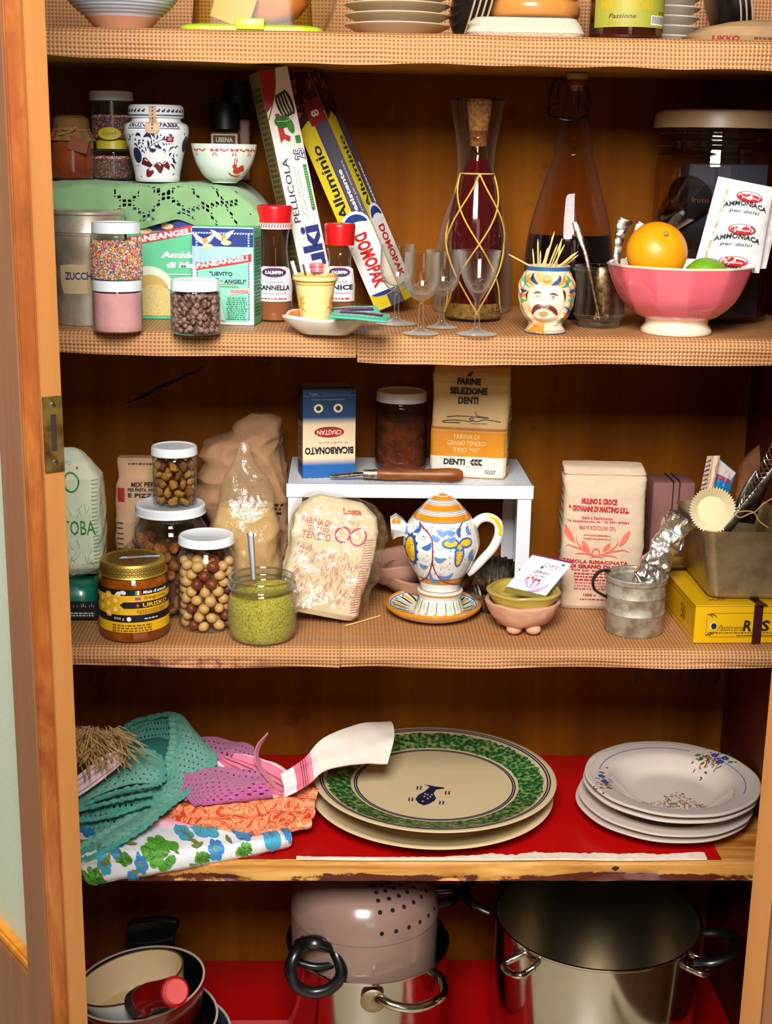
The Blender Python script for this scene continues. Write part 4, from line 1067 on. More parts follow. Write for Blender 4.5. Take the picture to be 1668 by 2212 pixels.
for k, (cx_, cy_, dz, rz_, tl) in enumerate(((762, 668, .0235, 8, 9), (778, 676, .030, -10, 3))):
 p_ = G(cx_, cy_+12, Z2+dz); t = thing('yeast_sachet', ('lower' if k == 0 else 'upper')+' of two mint green yeast sachets lying on the dish', 'sachet', (p_.x, p_.y+.01-.004*k, Z2+dz+.001), rot=(math.radians(tl), math.radians(-2+5*k), math.radians(rz_)), group=None)
 bm = box(.072, .050, .0026, .0011, 1); bmesh.ops.subdivide_edges(bm, edges=bm.edges[:], cuts=3, use_grid_fill=True)
 for v in bm.verts: v.co.z += .0014*math.cos(v.co.x/.072*PI)*math.cos(v.co.y/.05*PI)+.0012*nz(v.co*60, 1, k)
 obj('packet', bm, gs, t)
 P = Print(); P.rect(-.026, -.004, .028, .010, '#1c3278'); P.up(); P.text('PANEANGELI', 0, .003, w=.05, h=.007, m='#d8423c', bold=.04, rot=3); P.micro(-.03, -.020, .03, -.009, 3, '#c8e8d8', 3)
 P.build('printed_front', t, lambda u, v, k=k: ((u, v, .0030+.0016*math.cos(u/.072*PI)*math.cos(v/.05*PI)), (0, 0, 1)), off=.0006, maxe=.008)
# ================================================================ SECOND SHELF, right half
# --- carafe behind the red bottle
q, r, mp, hh_ = place(1018, 0, 168, Z2+.002, .285)
H = hh_(214); k = mp
carp = sprof([(r*.88, 0), (r*.97, .004), (r, H*.10), (r*.97, H*.24), (r*.80, H*.42), (r*.55, H*.56), (r*.46, H*.66), (r*.49, H*.78), (r*.62, H*.93), (r*.68, H)], 6)
t = thing('glass_carafe', 'empty flared clear glass carafe standing behind the red bottle', 'carafe', q)
G_dark = glass('dark_rim_glass', '#f8f4ec', '#4a3a24', power=6, bright_rim=.3)
obj('glass_body', lathe([(0, .0005)]+carp, 64), G_dark, t)
obj('rim', lathe([(r*.675, H-.0012), (r*.69, H), (r*.675, H+.0012), (r*.66, H), (r*.675, H-.0012)], 64), mat('dark_glass_rim', '#2a1a10', .2), t)
# --- red bottle with raffia net
q, r, mp, hh_ = place(1021, 0, 119, Z2+.002, .175)
H = hh_(283); hs = hh_(345)
bot = sprof([(r*.90, 0), (r*.98, .004), (r*.97, H*.05), (r*.90, H*.10), (r*.93, H*.20), (r, H*.40), (r*.98, H*.50), (r*.86, H*.62), (r*.60, H*.76), (r*.40, H*.85), (r*.355, H*.90), (r*.34, H*.97), (r*.36, H)], 6)
t = thing('vermouth_bottle', 'corked bottle of deep red wine wrapped in a raffia diamond net', 'bottle', q)
obj('glass_body', lathe([(0, .0005)]+bot, 64), glass('bottle_glass', '#f4e8dc', '#5a3a20', spec=.35, bright_rim=.06), t)
rf = rlook(bot)
zs = list(np.linspace(.003, hs, 26)); obj('red_wine', lathe([(0, .002)]+[(rf(z)-.0012, z) for z in zs]+[(0, hs)], 56), mat('red_wine', '#4a0512', .08, coat=1, spec=.8), t)
obj('finish_ring', lathe([(r*.38, H-.012), (r*.43, H-.010), (r*.43, H-.007), (r*.39, H-.005), (r*.42, H-.003), (r*.42, H), (r*.36, H+.001)], 40), glass('bottle_glass'), t)
cork = mat('cork', '#a8713a', .9, bump=1, bscale=300, var=.45, var2='#6e4218', vscale=200)
obj('cork', lathe([(0, H-.02), (r*.30, H-.02), (r*.34, H+.003), (r*.43, hh_(235)), (r*.44, hh_(220)), (r*.36, hh_(213)), (0, hh_(212))], 36), rumple(lathe([(0, 0)]), 0, 1) and cork if False else cork, t)
raf = mat('raffia', '#d6a83e', .7, bump=.4, bscale=400)
def rp(a, z, o=.0012): rr_ = rf(z)+o; return (rr_*math.cos(a-PI/2), rr_*math.sin(a-PI/2), z)
za, zb, zc2, zd, ze = hh_(375), hh_(450), hh_(533), hh_(610), hh_(668)
obj('raffia_strand', tube([rp(a, za) for a in np.linspace(0, 2*PI, 36)], .0012, 6), raf, t)
for i in range(4):
 for s in (-1, 1):
  a0 = i*PI/2+.05; pts_ = []
  for kk, zz in enumerate(np.linspace(za, ze-.004, 24)): pts_.append(rp(a0+s*(PI/4)*(za-zz)/(za-zb), zz, .0012+.0006*(s > 0)))
  obj('raffia_strand', tube(pts_, .00125, 6), raf, t)
bb = hh_(640); obj('bast_band', lathe([(rf(z)+.0012+.0006*math.sin(z*4000), z) for z in np.linspace(hh_(683), hh_(652), 9)], 60), mat('bast_band', '#94702a', .8, bump=.8, bscale=250, var=.4, var2='#5a3c14', vscale=120), t)
# --- swing-top bottle
q, r, mp, hh_ = place(1222, 0, 184, Z2+.002, .245)
H = hh_(180); hw_ = hh_(505)
sw = sprof([(r*.86, 0), (r*.96, .004), (r, H*.10), (r, H*.26), (r*.93, H*.38), (r*.72, H*.53), (r*.50, H*.66), (r*.42, H*.70)], 6)+[(r*.42, H*.705), (r*.44, H*.71), (r*.42, H*.716), (r*.44, H*.722), (r*.42, H*.728), (r*.44, H*.734), (r*.42, H*.740), (r*.43, H*.746)]+sprof([(r*.40, H*.752), (r*.335, H*.80), (r*.27, H*.90), (r*.25, H*.955), (r*.21, H*.97), (r*.21, H)], 5)
t = thing('swing_top_bottle', 'large clear swing top bottle holding dark red vinegar with black wire bail', 'bottle', q)
obj('glass_body', lathe([(0, .0005)]+sw, 72, ripple=lambda a, z, rr_: rr_*(1+.006*math.cos(a*16)) if z < H*.68 else rr_), glass('bottle_glass'), t)
rf = rlook(sw); obj('vinegar', lathe([(0, .002)]+[(rf(z)-.0018, z) for z in np.linspace(.003, hw_, 20)]+[(0, hw_)], 56), mat('dark_vinegar', '#12060a', .06, coat=1), t)
bail = mat('black_wire', '#0b0d10', .4)
def LP(px, py, dy=0): p = W(px, py, q.y+dy); return p-q
for dy in (-.001,):
 obj('bail_wire', tube([LP(1190, 262, -.002), LP(1182, 248, -.004), LP(1184, 225, -.006), LP(1196, 178, -.004), LP(1206, 172, 0), LP(1258, 171, 0), LP(1266, 176, -.003), LP(1275, 226, -.006), LP(1270, 252, -.004), LP(1265, 262, -.002)], .0018, 8, 5), bail, t)
 obj('bail_wire', tube([LP(1184, 246, -.004), LP(1190, 250, -.012), LP(1205, 256, -.022), LP(1228, 260, -.026), LP(1250, 258, -.022), LP(1268, 248, -.012), LP(1272, 246, -.004)], .0019, 8, 5), bail, t)
 obj('bail_wire', tube([LP(1186, 240, -.004), LP(1190, 228, -.006), LP(1200, 224, -.010)], .0017, 8, 4), bail, t)
 obj('bail_wire', tube([LP(1270, 240, -.004), LP(1265, 229, -.006), LP(1258, 226, -.010)], .0017, 8, 4), bail, t)
 obj('lever', tube([LP(1208, 178, -.006), LP(1206, 200, -.012), LP(1210, 250, -.016)], .0012, 6, 4), bail, t)
 obj('lever', tube([LP(1250, 178, -.006), LP(1250, 210, -.012), LP(1248, 240, -.016)], .0012, 6, 4), bail, t)
obj('stopper', lathe([(0, hh_(197)), (r*.12, hh_(197)), (r*.14, hh_(185)), (r*.22, hh_(181)), (r*.24, hh_(172)), (r*.25, hh_(163)), (r*.22, hh_(158)), (0, hh_(157))], 36), mat('bone_ceramic', '#c8a878', .4), t)
obj('rubber_seal', lathe([(r*.1, hh_(184)), (r*.27, hh_(184)), (r*.29, hh_(178)), (r*.27, hh_(173)), (r*.1, hh_(173))], 36), mat('red_rubber', '#7a1c10', .5), t)
# --- four liqueur glasses
GG = glass('crystal', '#fbfaf6', '#8a846c', spec=1, power=3, bright_rim=.55)
frost = mat('etched_frost', '#a89c8c', .8)
def stem_glass(px, bottom, wfoot, top, wbowl, shape, lab):
 q, r, mp, hh_ = place(px, bottom, wfoot, Z2+.002)
 H = hh_(top); R_ = wbowl/2*mp; rs = .0032
 if shape == 'tulip': bowl = [(rs, H*.40), (R_*.55, H*.455), (R_*.92, H*.58), (R_*1.0, H*.72), (R_*.97, H)]
 else: bowl = [(rs, H*.39), (R_*.28, H*.46), (R_*.62, H*.60), (R_*.86, H*.78), (R_*1.0, H)]
 prof = sprof([(r*.98, 0), (r, .0006), (r*.6, .0024), (rs*2, H*.06), (rs*1.25, H*.10), (rs*1.05, H*.22), (rs*1.0, H*.36)]+bowl, 5)
 inner = sprof([(R_*b/1, z) for b, z in ([(0, H*.47), (.5, H*.50), (.87, H*.60), (.95, H*.72), (.94, H)] if shape == 'tulip' else [(0, H*.49), (.3, H*.52), (.58, H*.63), (.82, H*.79), (.965, H)])], 4)
 t = thing('liqueur_glass', lab, 'glass', q, group='small etched liqueur glasses')
 obj('foot_and_bowl', lathe([(0, 0)]+prof+inner[::-1], 44), GG, t)
 P = Print(1/R_); rr_ = random.Random(px); rf = rlook([(a, b) for a, b in prof if b > H*.45])
 for i in range(9):
  a = -1.3+i*.33; z = H*(.62+.04*math.sin(i*2))
  for j in range(3): P.tear(a, z, a+.22*math.cos(j*2.1+i), z+.005*math.sin(j*2.1+i)+.003, .0007, frost, .1)
 P.build('etching', t, on_ang(rf), off=.0002, maxe=.006)
 return t
stem_glass(858, 704, 88, 528, 74, 'tulip', 'etched stem glass furthest left, reflecting the foil box behind')
stem_glass(956, 711, 66, 540, 74, 'tulip', 'etched stem glass standing just in front of the red bottle, set back')
stem_glass(911, 725, 76, 546, 76, 'tulip', 'etched round bowled stem glass at the front, second from left')
stem_glass(1034, 727, 86, 541, 93, 'vee', 'etched stem glass with a tapered flaring bowl, furthest right of four')
# --- moor's head toothpick pot
q, r, mp, hh_ = place(1186, 724, 120, Z2+.002)
H = hh_(573); crm = mat('majolica_cream', '#ead9b8', .22, coat=.6, var=.10, var2='#d8b070', vscale=40)
hp = sprof([(r*.70, 0), (r*.74, H*.03), (r*.66, H*.07), (r*.62, H*.13), (r*.80, H*.26), (r*.95, H*.42), (r*1.0, H*.60), (r*.985, H*.74), (r*.84, H*.87), (r*.78, H*.93), (r*.80, H)], 6)
rf = rlook(hp)
def fx(X, Y):                                   # close-up coordinates -> angle,height
 px, py = 1110+X/11.06, 530+Y/11.06; z = hh_(py); rr_ = max(rf(max(0, min(H, z))), .01); return (math.asin(max(-.98, min(.98, (px-1186)*mp/rr_))), z)
def bumpf(a, z, cx, cz, sa, sz, amp): return amp*math.exp(-((a-cx)/sa)**2-((z-cz)/sz)**2)
nose = fx(725, 1290); tipn = fx(730, 1370); lipc = fx(710, 1560); chin = fx(740, 1700); eyeL = fx(540, 1190); eyeR = fx(900, 1190); knot = fx(740, 760)
def face(a0, z, rr_):
 a = (a0+PI/2+PI) % (2*PI)-PI
 d = bumpf(a, z, nose[0], nose[1], .11, H*.11, .0030)+bumpf(a, z, tipn[0], tipn[1], .13, H*.035, .0034)+bumpf(a, z, lipc[0], lipc[1], .2, H*.035, .0022)+bumpf(a, z, chin[0], chin[1], .35, H*.06, .0028)
 d -= bumpf(a, z, eyeL[0], eyeL[1], .17, H*.04, .0020)+bumpf(a, z, eyeR[0], eyeR[1], .17, H*.04, .0020)
 d += bumpf(a, z, knot[0], knot[1], .16, H*.06, .0042)
 d -= bumpf(a, z, -.1, H*.17, 1.1, H*.05, .004)
 e = math.hypot((a-nose[0]-.0)/.74, (z-H*.45)/(H*.34))
 if 1.0 < e < 1.5 and H*.12 < z < H*.88: d += .0028*math.sin((e-1.0)/.5*PI)
 elif e >= 1.5 and H*.2 < z < H*.9: d += .0010*math.sin(a*14+z*400)
 return rr_+d
hz = hp
zs = [z for _, z in hp]; zz = list(np.linspace(0, H, 110)); outer = [(rf(z), z) for z in zz]
bm = lathe([(0, 0)]+outer+[(r*.72, H), (r*.70, H*.8), (r*.7, H*.3), (0, H*.25)], 160, ripple=lambda a, z, rr_: face(a, z, rr_) if abs(rr_-rf(z)) < 1e-5 else rr_)
t = thing('head_vase', 'small majolica pot shaped as a turbaned moustached head', 'vase', q)
obj('body', bm, crm, t)
def onface(u, v):
 def pt(u, v): a = -PI/2+u; rr_ = face(a, v, rf(v)); return Vector((rr_*math.cos(a), rr_*math.sin(a), v))
 p = pt(u, v); n_ = (pt(u+.02, v)-pt(u-.02, v)).cross(pt(u, v+.001)-pt(u, v-.001)).normalized()
 return p, n_
P = Print(1/r); u1 = mp/11.06
def tr(x0_, y0_, x1_, y1_, w_, m, b=0): P.tear(*fx(x0_, y0_), *fx(x1_, y1_), w_*u1, m, b)
def ln(pts, w_, m, sm=4, tp=True): P.line([fx(*p) for p in pts], w_*u1, m, sm=sm, taper=tp)
skin = '#e3dcc4'
P.poly([fx(*p) for p in ((360, 1180), (370, 1060), (430, 940), (560, 900), (740, 930), (960, 900), (1090, 960), (1130, 1100), (1150, 1300), (1140, 1500), (1060, 1660), (900, 1760), (720, 1770), (560, 1680), (440, 1500), (370, 1340))], skin)
P.up()
P.line([(x, H*.965) for x in np.linspace(-1.5, 1.5, 24)], H*.06, '#2c5f96'); P.line([(x, H*.022) for x in np.linspace(-1.5, 1.5, 24)], H*.045, '#2c6aa4')
P.poly([fx(*p) for p in ((400, 2010), (520, 1900), (560, 1800), (760, 1830), (740, 1960), (780, 2070), (600, 2050))], '#c8821e')
for c_, pts_ in (('#58b088', ((320, 690), (260, 760), (290, 850), (400, 960))), ('#e08a2c', ((400, 660), (340, 730), (380, 830), (470, 910))), ('#173062', ((480, 640), (440, 710), (480, 810), (545, 890))), ('#1f4484', ((1050, 660), (1020, 770), (940, 850), (850, 890))), ('#e08a2c', ((1130, 660), (1170, 740), (1100, 830), (980, 900))), ('#3e9468', ((1210, 690), (1270, 780), (1190, 890), (1080, 940)))):
 ln(pts_, 95, c_)
for c_, pts_ in (('#2a5ea8', ((1240, 1060), (1360, 1050), (1510, 1030))), ('#e08a3c', ((1230, 1120), (1360, 1150), (1500, 1120))), ('#58b088', ((1230, 1230), (1350, 1280), (1500, 1230))), ('#2a5ea8', ((1180, 1400), (1320, 1530), (1460, 1660))), ('#e0803c', ((1150, 1540), (1290, 1660), (1420, 1760))), ('#4f9e68', ((1110, 1680), (1240, 1800), (1390, 1880)))): ln(pts_, 90, c_)
for c_, y_ in (('#1c4a7a', 1040), ('#d8722c', 1140), ('#5aa050', 1270)): ln(((190, y_), (260, y_+15), (330, y_)), 85, c_)
P.ell(*fx(740, 760), 85*u1/r, 80*u1, '#d89c3a'); P.up(); P.ell(*fx(750, 750), 45*u1/r, 40*u1, '#ecd08a')
ln(((450, 1100), (540, 1060), (630, 1085)), 40, '#7a3a24'); ln(((800, 1100), (900, 1090), (1020, 1135)), 42, '#7a3a24')
for ex in (540, 900):
 P.ell(*fx(ex, 1195), 85*u1/r, 34*u1, '#f0ead8'); P.up(); P.ell(*fx(ex, 1195), 32*u1/r, 32*u1, '#5a1c10'); ln(((ex-95, 1200), (ex, 1155), (ex+90, 1195)), 20, '#8a5a3a')
ln(((1120, 1000), (1165, 1100), (1190, 1300)), 50, '#4a1a14'); ln(((350, 1040), (320, 1150), (330, 1300)), 36, '#4a1a14')
ln(((560, 1340), (680, 1390), (830, 1340)), 16, '#9a6a3a'); ln(((610, 1560), (710, 1535), (800, 1555)), 55, '#c88a3c'); ln(((620, 1590), (710, 1610), (790, 1590)), 30, '#b8762c')
P.build('painted_decoration', t, onface, off=.0004, maxe=.004)
mm = mat('brown_majolica', '#7a3322', .25, coat=.5)
for pts_ in (((640, 1400), (560, 1400), (500, 1460), (470, 1560)), ((800, 1400), (880, 1430), (960, 1500), (1010, 1570))):
 obj('moustache', tube([onface(*fx(*p))[0]+onface(*fx(*p))[1]*.0006 for p in pts_], .0026, 10, 5, rf=lambda k: .55+.7*math.sin(PI*(.15+.8*k))), mm, t)
tp = mat('toothpick_wood', '#ecc87c', .6)
def pick(p0, p1, lab, grp='toothpicks in the head pot'):
 a, b = Vector(p0), Vector(p1); d = (b-a)/7
 return tag(obj('toothpick', tube([a, a+d*.6, a+d*2, a+d*5, b-d*.6, b], .00105, 7, rf=lambda k: .25 if k < .05 or k > .95 else 1), tp), lab, 'toothpick', grp)
tl = [(1150, 577, 1098, 549), (1154, 575, 1151, 537), (1163, 576, 1162, 517), (1167, 574, 1168, 541), (1171, 575, 1190, 526), (1177, 574, 1198, 500), (1185, 576, 1205, 527), (1191, 574, 1215, 516), (1196, 575, 1220, 528), (1202, 574, 1214, 515), (1208, 575, 1243, 546), (1213, 576, 1249, 543), (1218, 576, 1250, 550), (1174, 574, 1183, 535)]
for i, (a, b, c_, d_) in enumerate(tl):
 yy = q.y-.012+.020*((i*7) % 5)/5; A0 = W(a, b, yy); A1 = W(c_, d_, yy+.004*((i % 3)-1)); dd = (A1-A0).normalized(); A0 = A1-dd*.064
 c0 = Vector((q.x, q.y, q.z)); rel = A0-c0; rad = math.hypot(rel.x, rel.y)
 if rel.z < H*.30: s_ = (A1.z-(q.z+H*.30))/max(1e-4, (A1-A0).z); A0 = A1+(A0-A1)*s_
 if rad > r*.6:
  rel.x *= r*.5/rad; rel.y *= r*.5/rad; A0 = Vector((c0.x+rel.x, c0.y+rel.y, A0.z))
 lab = {0: 'toothpick sticking out almost flat to the left of the head pot', 5: 'tallest toothpick, rising from the middle of the head pot'}.get(i, 'wooden toothpick standing in the painted head pot')
 pick(A0, A1, lab)
# --- glass tumbler with spoons
q, r, mp, hh_ = place(1303, 712, 112, Z2+.002)
H = hh_(574); GT = glass('cut_glass', '#efe8da', '#5a4832', spec=1, power=2.2, bright_rim=.28)
tum = sprof([(r*.70, 0), (r*.78, .002), (r*.83, H*.12), (r*.94, H*.2), (r*.90, H*.6), (r*1.0, H*.9), (r*1.03, H)], 6)
t = thing('cut_glass_tumbler', 'heavy ribbed glass tumbler holding old silver cutlery beside the pink bowl', 'tumbler', q)
obj('glass_body', lathe(shell(tum, .003), 96, ripple=lambda a, z, rr_: rr_*(1+.022*math.cos(a*12)) if H*.1 < z < H*.92 else rr_), GT, t)
for zz_ in (.2, .93): obj('relief_band', lathe([(rlook(tum)(H*zz_)+.0005+.0016*math.cos(b), H*zz_+.0016*math.sin(b)) for b in np.linspace(-PI/2, PI/2, 7)], 60), GT, t)
silv = metal_m('tarnished_silver', '#cfc3b0', .42, dirt='#6a5848', scale=120)
def handle(pts_px, w0, lab, nm='silver_spoon', ornate=True, wid=None):
 pts = [W(a, b, q.y+dy) for a, b, dy in pts_px]
 t = thing(nm, lab, 'cutlery', pts[0], group='old silver cutlery in the tumbler'); P0 = pts[0]
 bm = tube([p-P0 for p in pts], w0, 10, 8, rf=wid or (lambda k: .30+.70*k**1.5), flat=.4)
 if ornate:
  for v in bm.verts: v.co += Vector((nz(v.co*260, 1, 2), nz(v.co*260, 1, 5), nz(v.co*260, 1, 8)))*.0022*min(1, max(0, (v.co.length-.04)/.02))
 obj('handle', bm, silv, t)
 return t
handle([(1296, 690, 0), (1268, 560, .0), (1256, 520, .006), (1243, 480, .012)], .0062, 'plain dark silver spoon handle leaning left out of the tumbler', ornate=False, wid=lambda k: .35+.65*(k**2) if k < .93 else .75)
handle([(1285, 690, .004), (1326, 600, 0), (1334, 540, .004), (1342, 500, .008), (1352, 474, .01)], .0105, 'large ornate silver handle leaning right out of the tumbler')
handle([(1290, 690, .012), (1345, 590, .015), (1372, 520, .02), (1390, 483, .022)], .0080, 'second ornate silver handle behind, nearest the orange')
obj_sp = handle([(1310, 690, -.008), (1306, 640, -.010), (1304, 600, -.010), (1300, 578, -.008)], .012, 'silver spoon bowl upright inside the tumbler glass', ornate=False, wid=lambda k: .3+.7*math.sin(PI*min(1, k*.9)))
# --- big pink footed bowl
q, r, mp, hh_ = place(1478, 728, 156, Z2+.002)
R_ = 309/2*mp*1.0; H = hh_(571); fh = H*.215
bp = sprof([(R_*.48, 0), (R_*.49, .002), (R_*.485, fh*.30), (R_*.435, fh*.65), (R_*.44, fh*.9), (R_*.46, fh), (R_*.58, fh+H*.06), (R_*.78, H*.46), (R_*.91, H*.70), (R_*.985, H*.92), (R_*1.01, H)], 7)
t = thing('footed_bowl', 'large glossy pink footed bowl with white foot and faceted sides', 'bowl', q)
fac = lambda a, z, rr_: rr_*(1-.022*abs(math.sin(a*6+.3)))*1.0 if z > fh*1.1 else rr_
n_out = len(bp); pk2 = mat('pink_glaze', '#ea6876', .16, coat=.8, var=.08); wf = mat('cream_glaze', '#f0dfc0', .16, coat=.7)
bo = [p for p in bp if p[1] >= fh*.98]
lipz = lambda a, z: .0018*abs(math.sin(a*6+.3))
bmb = lathe(bo, 144, ripple=fac); bmb2 = lathe([(bo[0][0]-.002, bo[0][1]+.001)]+[(p[0]-.0035, p[1]) for p in bo[1:]], 144, ripple=fac)
obj('bowl_wall', bmb, pk2, t)
inn = [(0, fh+.003)]+[(p[0]-.0035, p[1]+(.0 if i < len(bo)-1 else 0)) for i, p in enumerate(bo[2:])]+[(bo[-1][0], H)]
obj('white_lining', lathe(inn, 144, ripple=fac), wf, t)
obj('rim', lathe([(bo[-1][0]+.0003, H-.0012), (bo[-1][0]+.0008, H+.0004), (bo[-1][0]-.002, H+.0016), (bo[-1][0]-.0040, H)], 144, ripple=fac), wf, t)
obj('foot', lathe([(0, .004), (R_*.40, .003), (R_*.44, 0)]+[p for p in bp if p[1] <= fh*1.02], 96), wf, t)
bowlq, bowlr, bowlH = q.copy(), R_, H
orm = bpy.data.materials.new('orange_peel'); n = NT(orm); v = n.tex(); vo = n.new('TexVoronoi'); n.l.new(v, vo.inputs['Vector']); vo.inputs['Scale'].default_value = 520
n.bump(vo.outputs['Distance'], .25, .0006); n.b.inputs['Base Color'].default_value = (*hexc('#f29a0a'), 1); n.b.inputs['Roughness'].default_value = .38; n.b.inputs['Subsurface Weight'].default_value = .1; n.b.inputs['Subsurface Radius'].default_value = (.006, .003, .001)
oc_ = W(1419, 545, q.y-.028); ro = 66/S(oc_)
t = thing('orange', 'whole ripe orange resting on the left side of the pink bowl', 'fruit', oc_)
obj('peel', lathe([(0, -ro*.96), (ro*.2, -ro*.95)]+[(ro*math.cos(b), ro*math.sin(b)*.94) for b in np.linspace(-1.3, 1.25, 22)]+[(ro*.12, ro*.9), (0, ro*.88)], 56), orm, t, rot=(math.radians(55), .2, 0))
obj('stem_scar', lathe([(0, .0006), (.003, .0003), (.004, 0)], 12), mat('stem_scar', '#9a8a3a', .8), t, loc=(.004, -ro*.70, ro*.66), rot=(.8, 0, 0))
lc = W(1522, 595, q.y-.015)
t = thing('lime', 'green lime just showing above the rim of the pink bowl', 'fruit', lc)
obj('peel', lathe(sprof([(0, -.031), (.006, -.030), (.017, -.020), (.0235, 0), (.017, .020), (.006, .030), (0, .033)], 6), 40), mat('lime_peel', '#6fa41a', .35, bump=.3, bscale=400, var=.2), t, rot=(0, math.radians(78), .2))
def sachet3(name, lab, c4, y, th_, m, twist=0, bow=.006, cat='sachet', nx=26, ny=40):
 """four photograph corners tl,tr,br,bl on plane y -> pillowed packet with crimped ends; returns (thing, surface fn in 0..1)"""
 TL, TR, BR, BL = [W(a, b, y+d) for a, b, d in c4]; O = (BL+BR)/2
 t = thing(name, lab, cat, O)
 nrm = (TR-TL).cross(TL-BL).normalized(); nrm = nrm if nrm.y < 0 else -nrm
 def sf(u, v):
  p = (BL.lerp(BR, u)).lerp(TL.lerp(TR, u), v)-O
  e = max(0, math.sin(PI*u))**.6*max(0, math.sin(PI*min(1, max(0, (v-.06)/.86))))**.5
  w_ = .0014*nz((u*5, v*9, twist), 1)+.0008*nz((u*17, v*25, twist), 1)
  return p+nrm*(th_/2*e+w_*(.4+e)), nrm
 bm = bmesh.new(); F = [[bm.verts.new(sf(i/nx, j/ny)[0]) for j in range(ny+1)] for i in range(nx+1)]
 def bf(i, j):
  u, v = i/nx, j/ny; p = (BL.lerp(BR, u)).lerp(TL.lerp(TR, u), v)-O; e = max(0, math.sin(PI*u))**.6*max(0, math.sin(PI*min(1, max(0, (v-.06)/.86))))**.5
  return p-nrm*(th_/2*e+.0006)
 B = [[bm.verts.new(bf(i, j)) for j in range(ny+1)] for i in range(nx+1)]
 for i in range(nx):
  for j in range(ny):
   bm.faces.new((F[i][j], F[i+1][j], F[i+1][j+1], F[i][j+1])); bm.faces.new((B[i][j], B[i][j+1], B[i+1][j+1], B[i+1][j]))
 for i in range(nx):
  bm.faces.new((F[i][0], B[i][0], B[i+1][0], F[i+1][0])); bm.faces.new((F[i][ny], F[i+1][ny], B[i+1][ny], B[i][ny]))
 for j in range(ny):
  bm.faces.new((F[0][j], F[0][j+1], B[0][j+1], B[0][j])); bm.faces.new((F[nx][j], B[nx][j], B[nx][j+1], F[nx][j+1]))
 bmesh.ops.recalc_face_normals(bm, faces=bm.faces)
 obj('packet', bm, m, t); return t, sf
wp = mat('white_waxed_paper', '#eee6e4', .4, bump=.2, bscale=90, var=.06)
t, sf = sachet3('leavening_sachet', 'white leavening sachet with red ovals standing in the pink bowl, front one', [(1552, 381, .012), (1672, 405, .012), (1640, 590, -.002), (1497, 585, -.002)], q.y-.004, .014, wp, 3)
asp = .62
P = Print()
for k, vv in enumerate((.84, .475, .115)):
 cx_ = .60-.02*k
 P.ell(cx_, vv, .23, .063, '#c01c20', rot=0, n=26); P.up(); P.ell(cx_, vv+.006, .205, .050, '#efe8e6', n=26); P.up(); P.ell(cx_+.005, vv-.008, .195, .040, '#c01c20', n=26); P.up(); P.text('Bellanca', cx_, vv-.006, w=.26, h=.026, m='#f0e6e4', bold=.03, shear=.2, rot=0)
 if k < 2:
  P.text('AMMONIACA', cx_-.04, vv-.125, w=.74, h=.056, m='#14161c', bold=.03, arch=.05); P.text('per dolci', cx_-.04, vv-.170, w=.50, h=.046, m='#23262e', shear=.3)
P.text('AMMONIACA', .50, .02, w=.62, h=.036, m='#14161c', bold=.03, arch=.04)
P.build('printed_front', t, sf, off=.0006, maxe=.06)
P = Print(); tan = mat('kraft_fold', '#b8834a', .6)
P.poly([(.17, .90), (.30, .93), (.20, .55), (.16, .1), (.10, .1), (.12, .5)], mat('waxed_fold', '#d9c9be', .5)); P.line([(.22, .92), (.17, .6), (.14, .3), (.12, .03)], .035, tan, taper=True)
P.build('fold', t, sf, off=.0004, maxe=.06)
sachet3('leavening_sachet', 'second white leavening sachet, hidden behind the front one in the pink bowl', [(1600, 400, .02), (1690, 430, .02), (1655, 580, .0), (1560, 585, .0)], q.y+.012, .012, wp, 9)
# --- huge glass jar with plastic lid, at the back right
q, r, mp, hh_ = place(1523, 0, 262, Z2+.002, .235)
H = hh_(262); bigp = sprof([(r*.88, 0), (r*.94, .004), (r*.96, H*.10), (r*.96, H*.70), (r*.94, H*.80), (r*.90, H*.86), (r*.92, H*.90), (r*.90, H*.93), (r*.92, H)], 6)
t = thing('storage_jar', 'huge clear glass jar with a pale screw lid behind the orange', 'jar', q)
GB = glass('brown_tinted_glass', '#f8eee0', '#6a4420', power=5)
obj('glass_body', lathe([(0, .0005)]+bigp, 72), GB, t)
for zz_ in (.83, .88, .94): obj('thread', lathe([(r*.91+.0022*math.cos(b), H*zz_+.0022*math.sin(b)) for b in np.linspace(-PI/2, PI/2, 7)], 64), GB, t)
obj('lid', lathe([(0, H+.014), (r*.95, H+.014), (r*1.0, H+.011), (r*1.02, H+.004), (r*1.03, H-.010), (r*.97, H-.010)], 90), mat('translucent_beige_lid', '#8f7250', .4), t)
cb = W(1560, 470, q.y-.012); bw_ = 180*mp; bh_ = cb.z*0+hh_(342)-.012
t = carton('fruit_tea_box', 'dark blue box with fruit pictures standing inside the huge jar', (cb.x, q.y-.004, q.z+.0045), bw_*.92, .05, bh_, mat('navy_card', '#1c2444', .5))
P = Print(); rr_ = random.Random(9); w2 = bw_*.46
P.rect(-w2*.9, bh_*.86, -w2*.35, bh_*.99, '#2e3350'); P.rect(-w2*.25, bh_*.82, w2*.05, bh_*.99, '#353a52'); P.text('frutti di bosco', -w2*.25, bh_*.76, w=w2*1.3, h=.007, m='#a08a78', rot=-4)
for (a, b, ra, rb, c_) in ((-.35, .68, .12, .06, '#c8a888'), (-.1, .55, .14, .05, '#b0623a'), (.1, .60, .13, .04, '#a89078'), (.0, .45, .18, .05, '#7a1c1c'), (.25, .50, .15, .06, '#c0a088'), (-.05, .36, .2, .05, '#8a1a14')): P.ell(w2*a, bh_*b, w2*ra, bh_*rb, c_, rot=rr_.uniform(-40, 40))
P.build('printed_front', t, on_front(-.025), off=.0004)
gq = W(1452, 470, .115)
t = thing('plain_tumbler', 'clear ribbed tumbler tipped on its side behind the orange', 'tumbler', gq, rot=(math.radians(62), math.radians(-14), math.radians(18)))
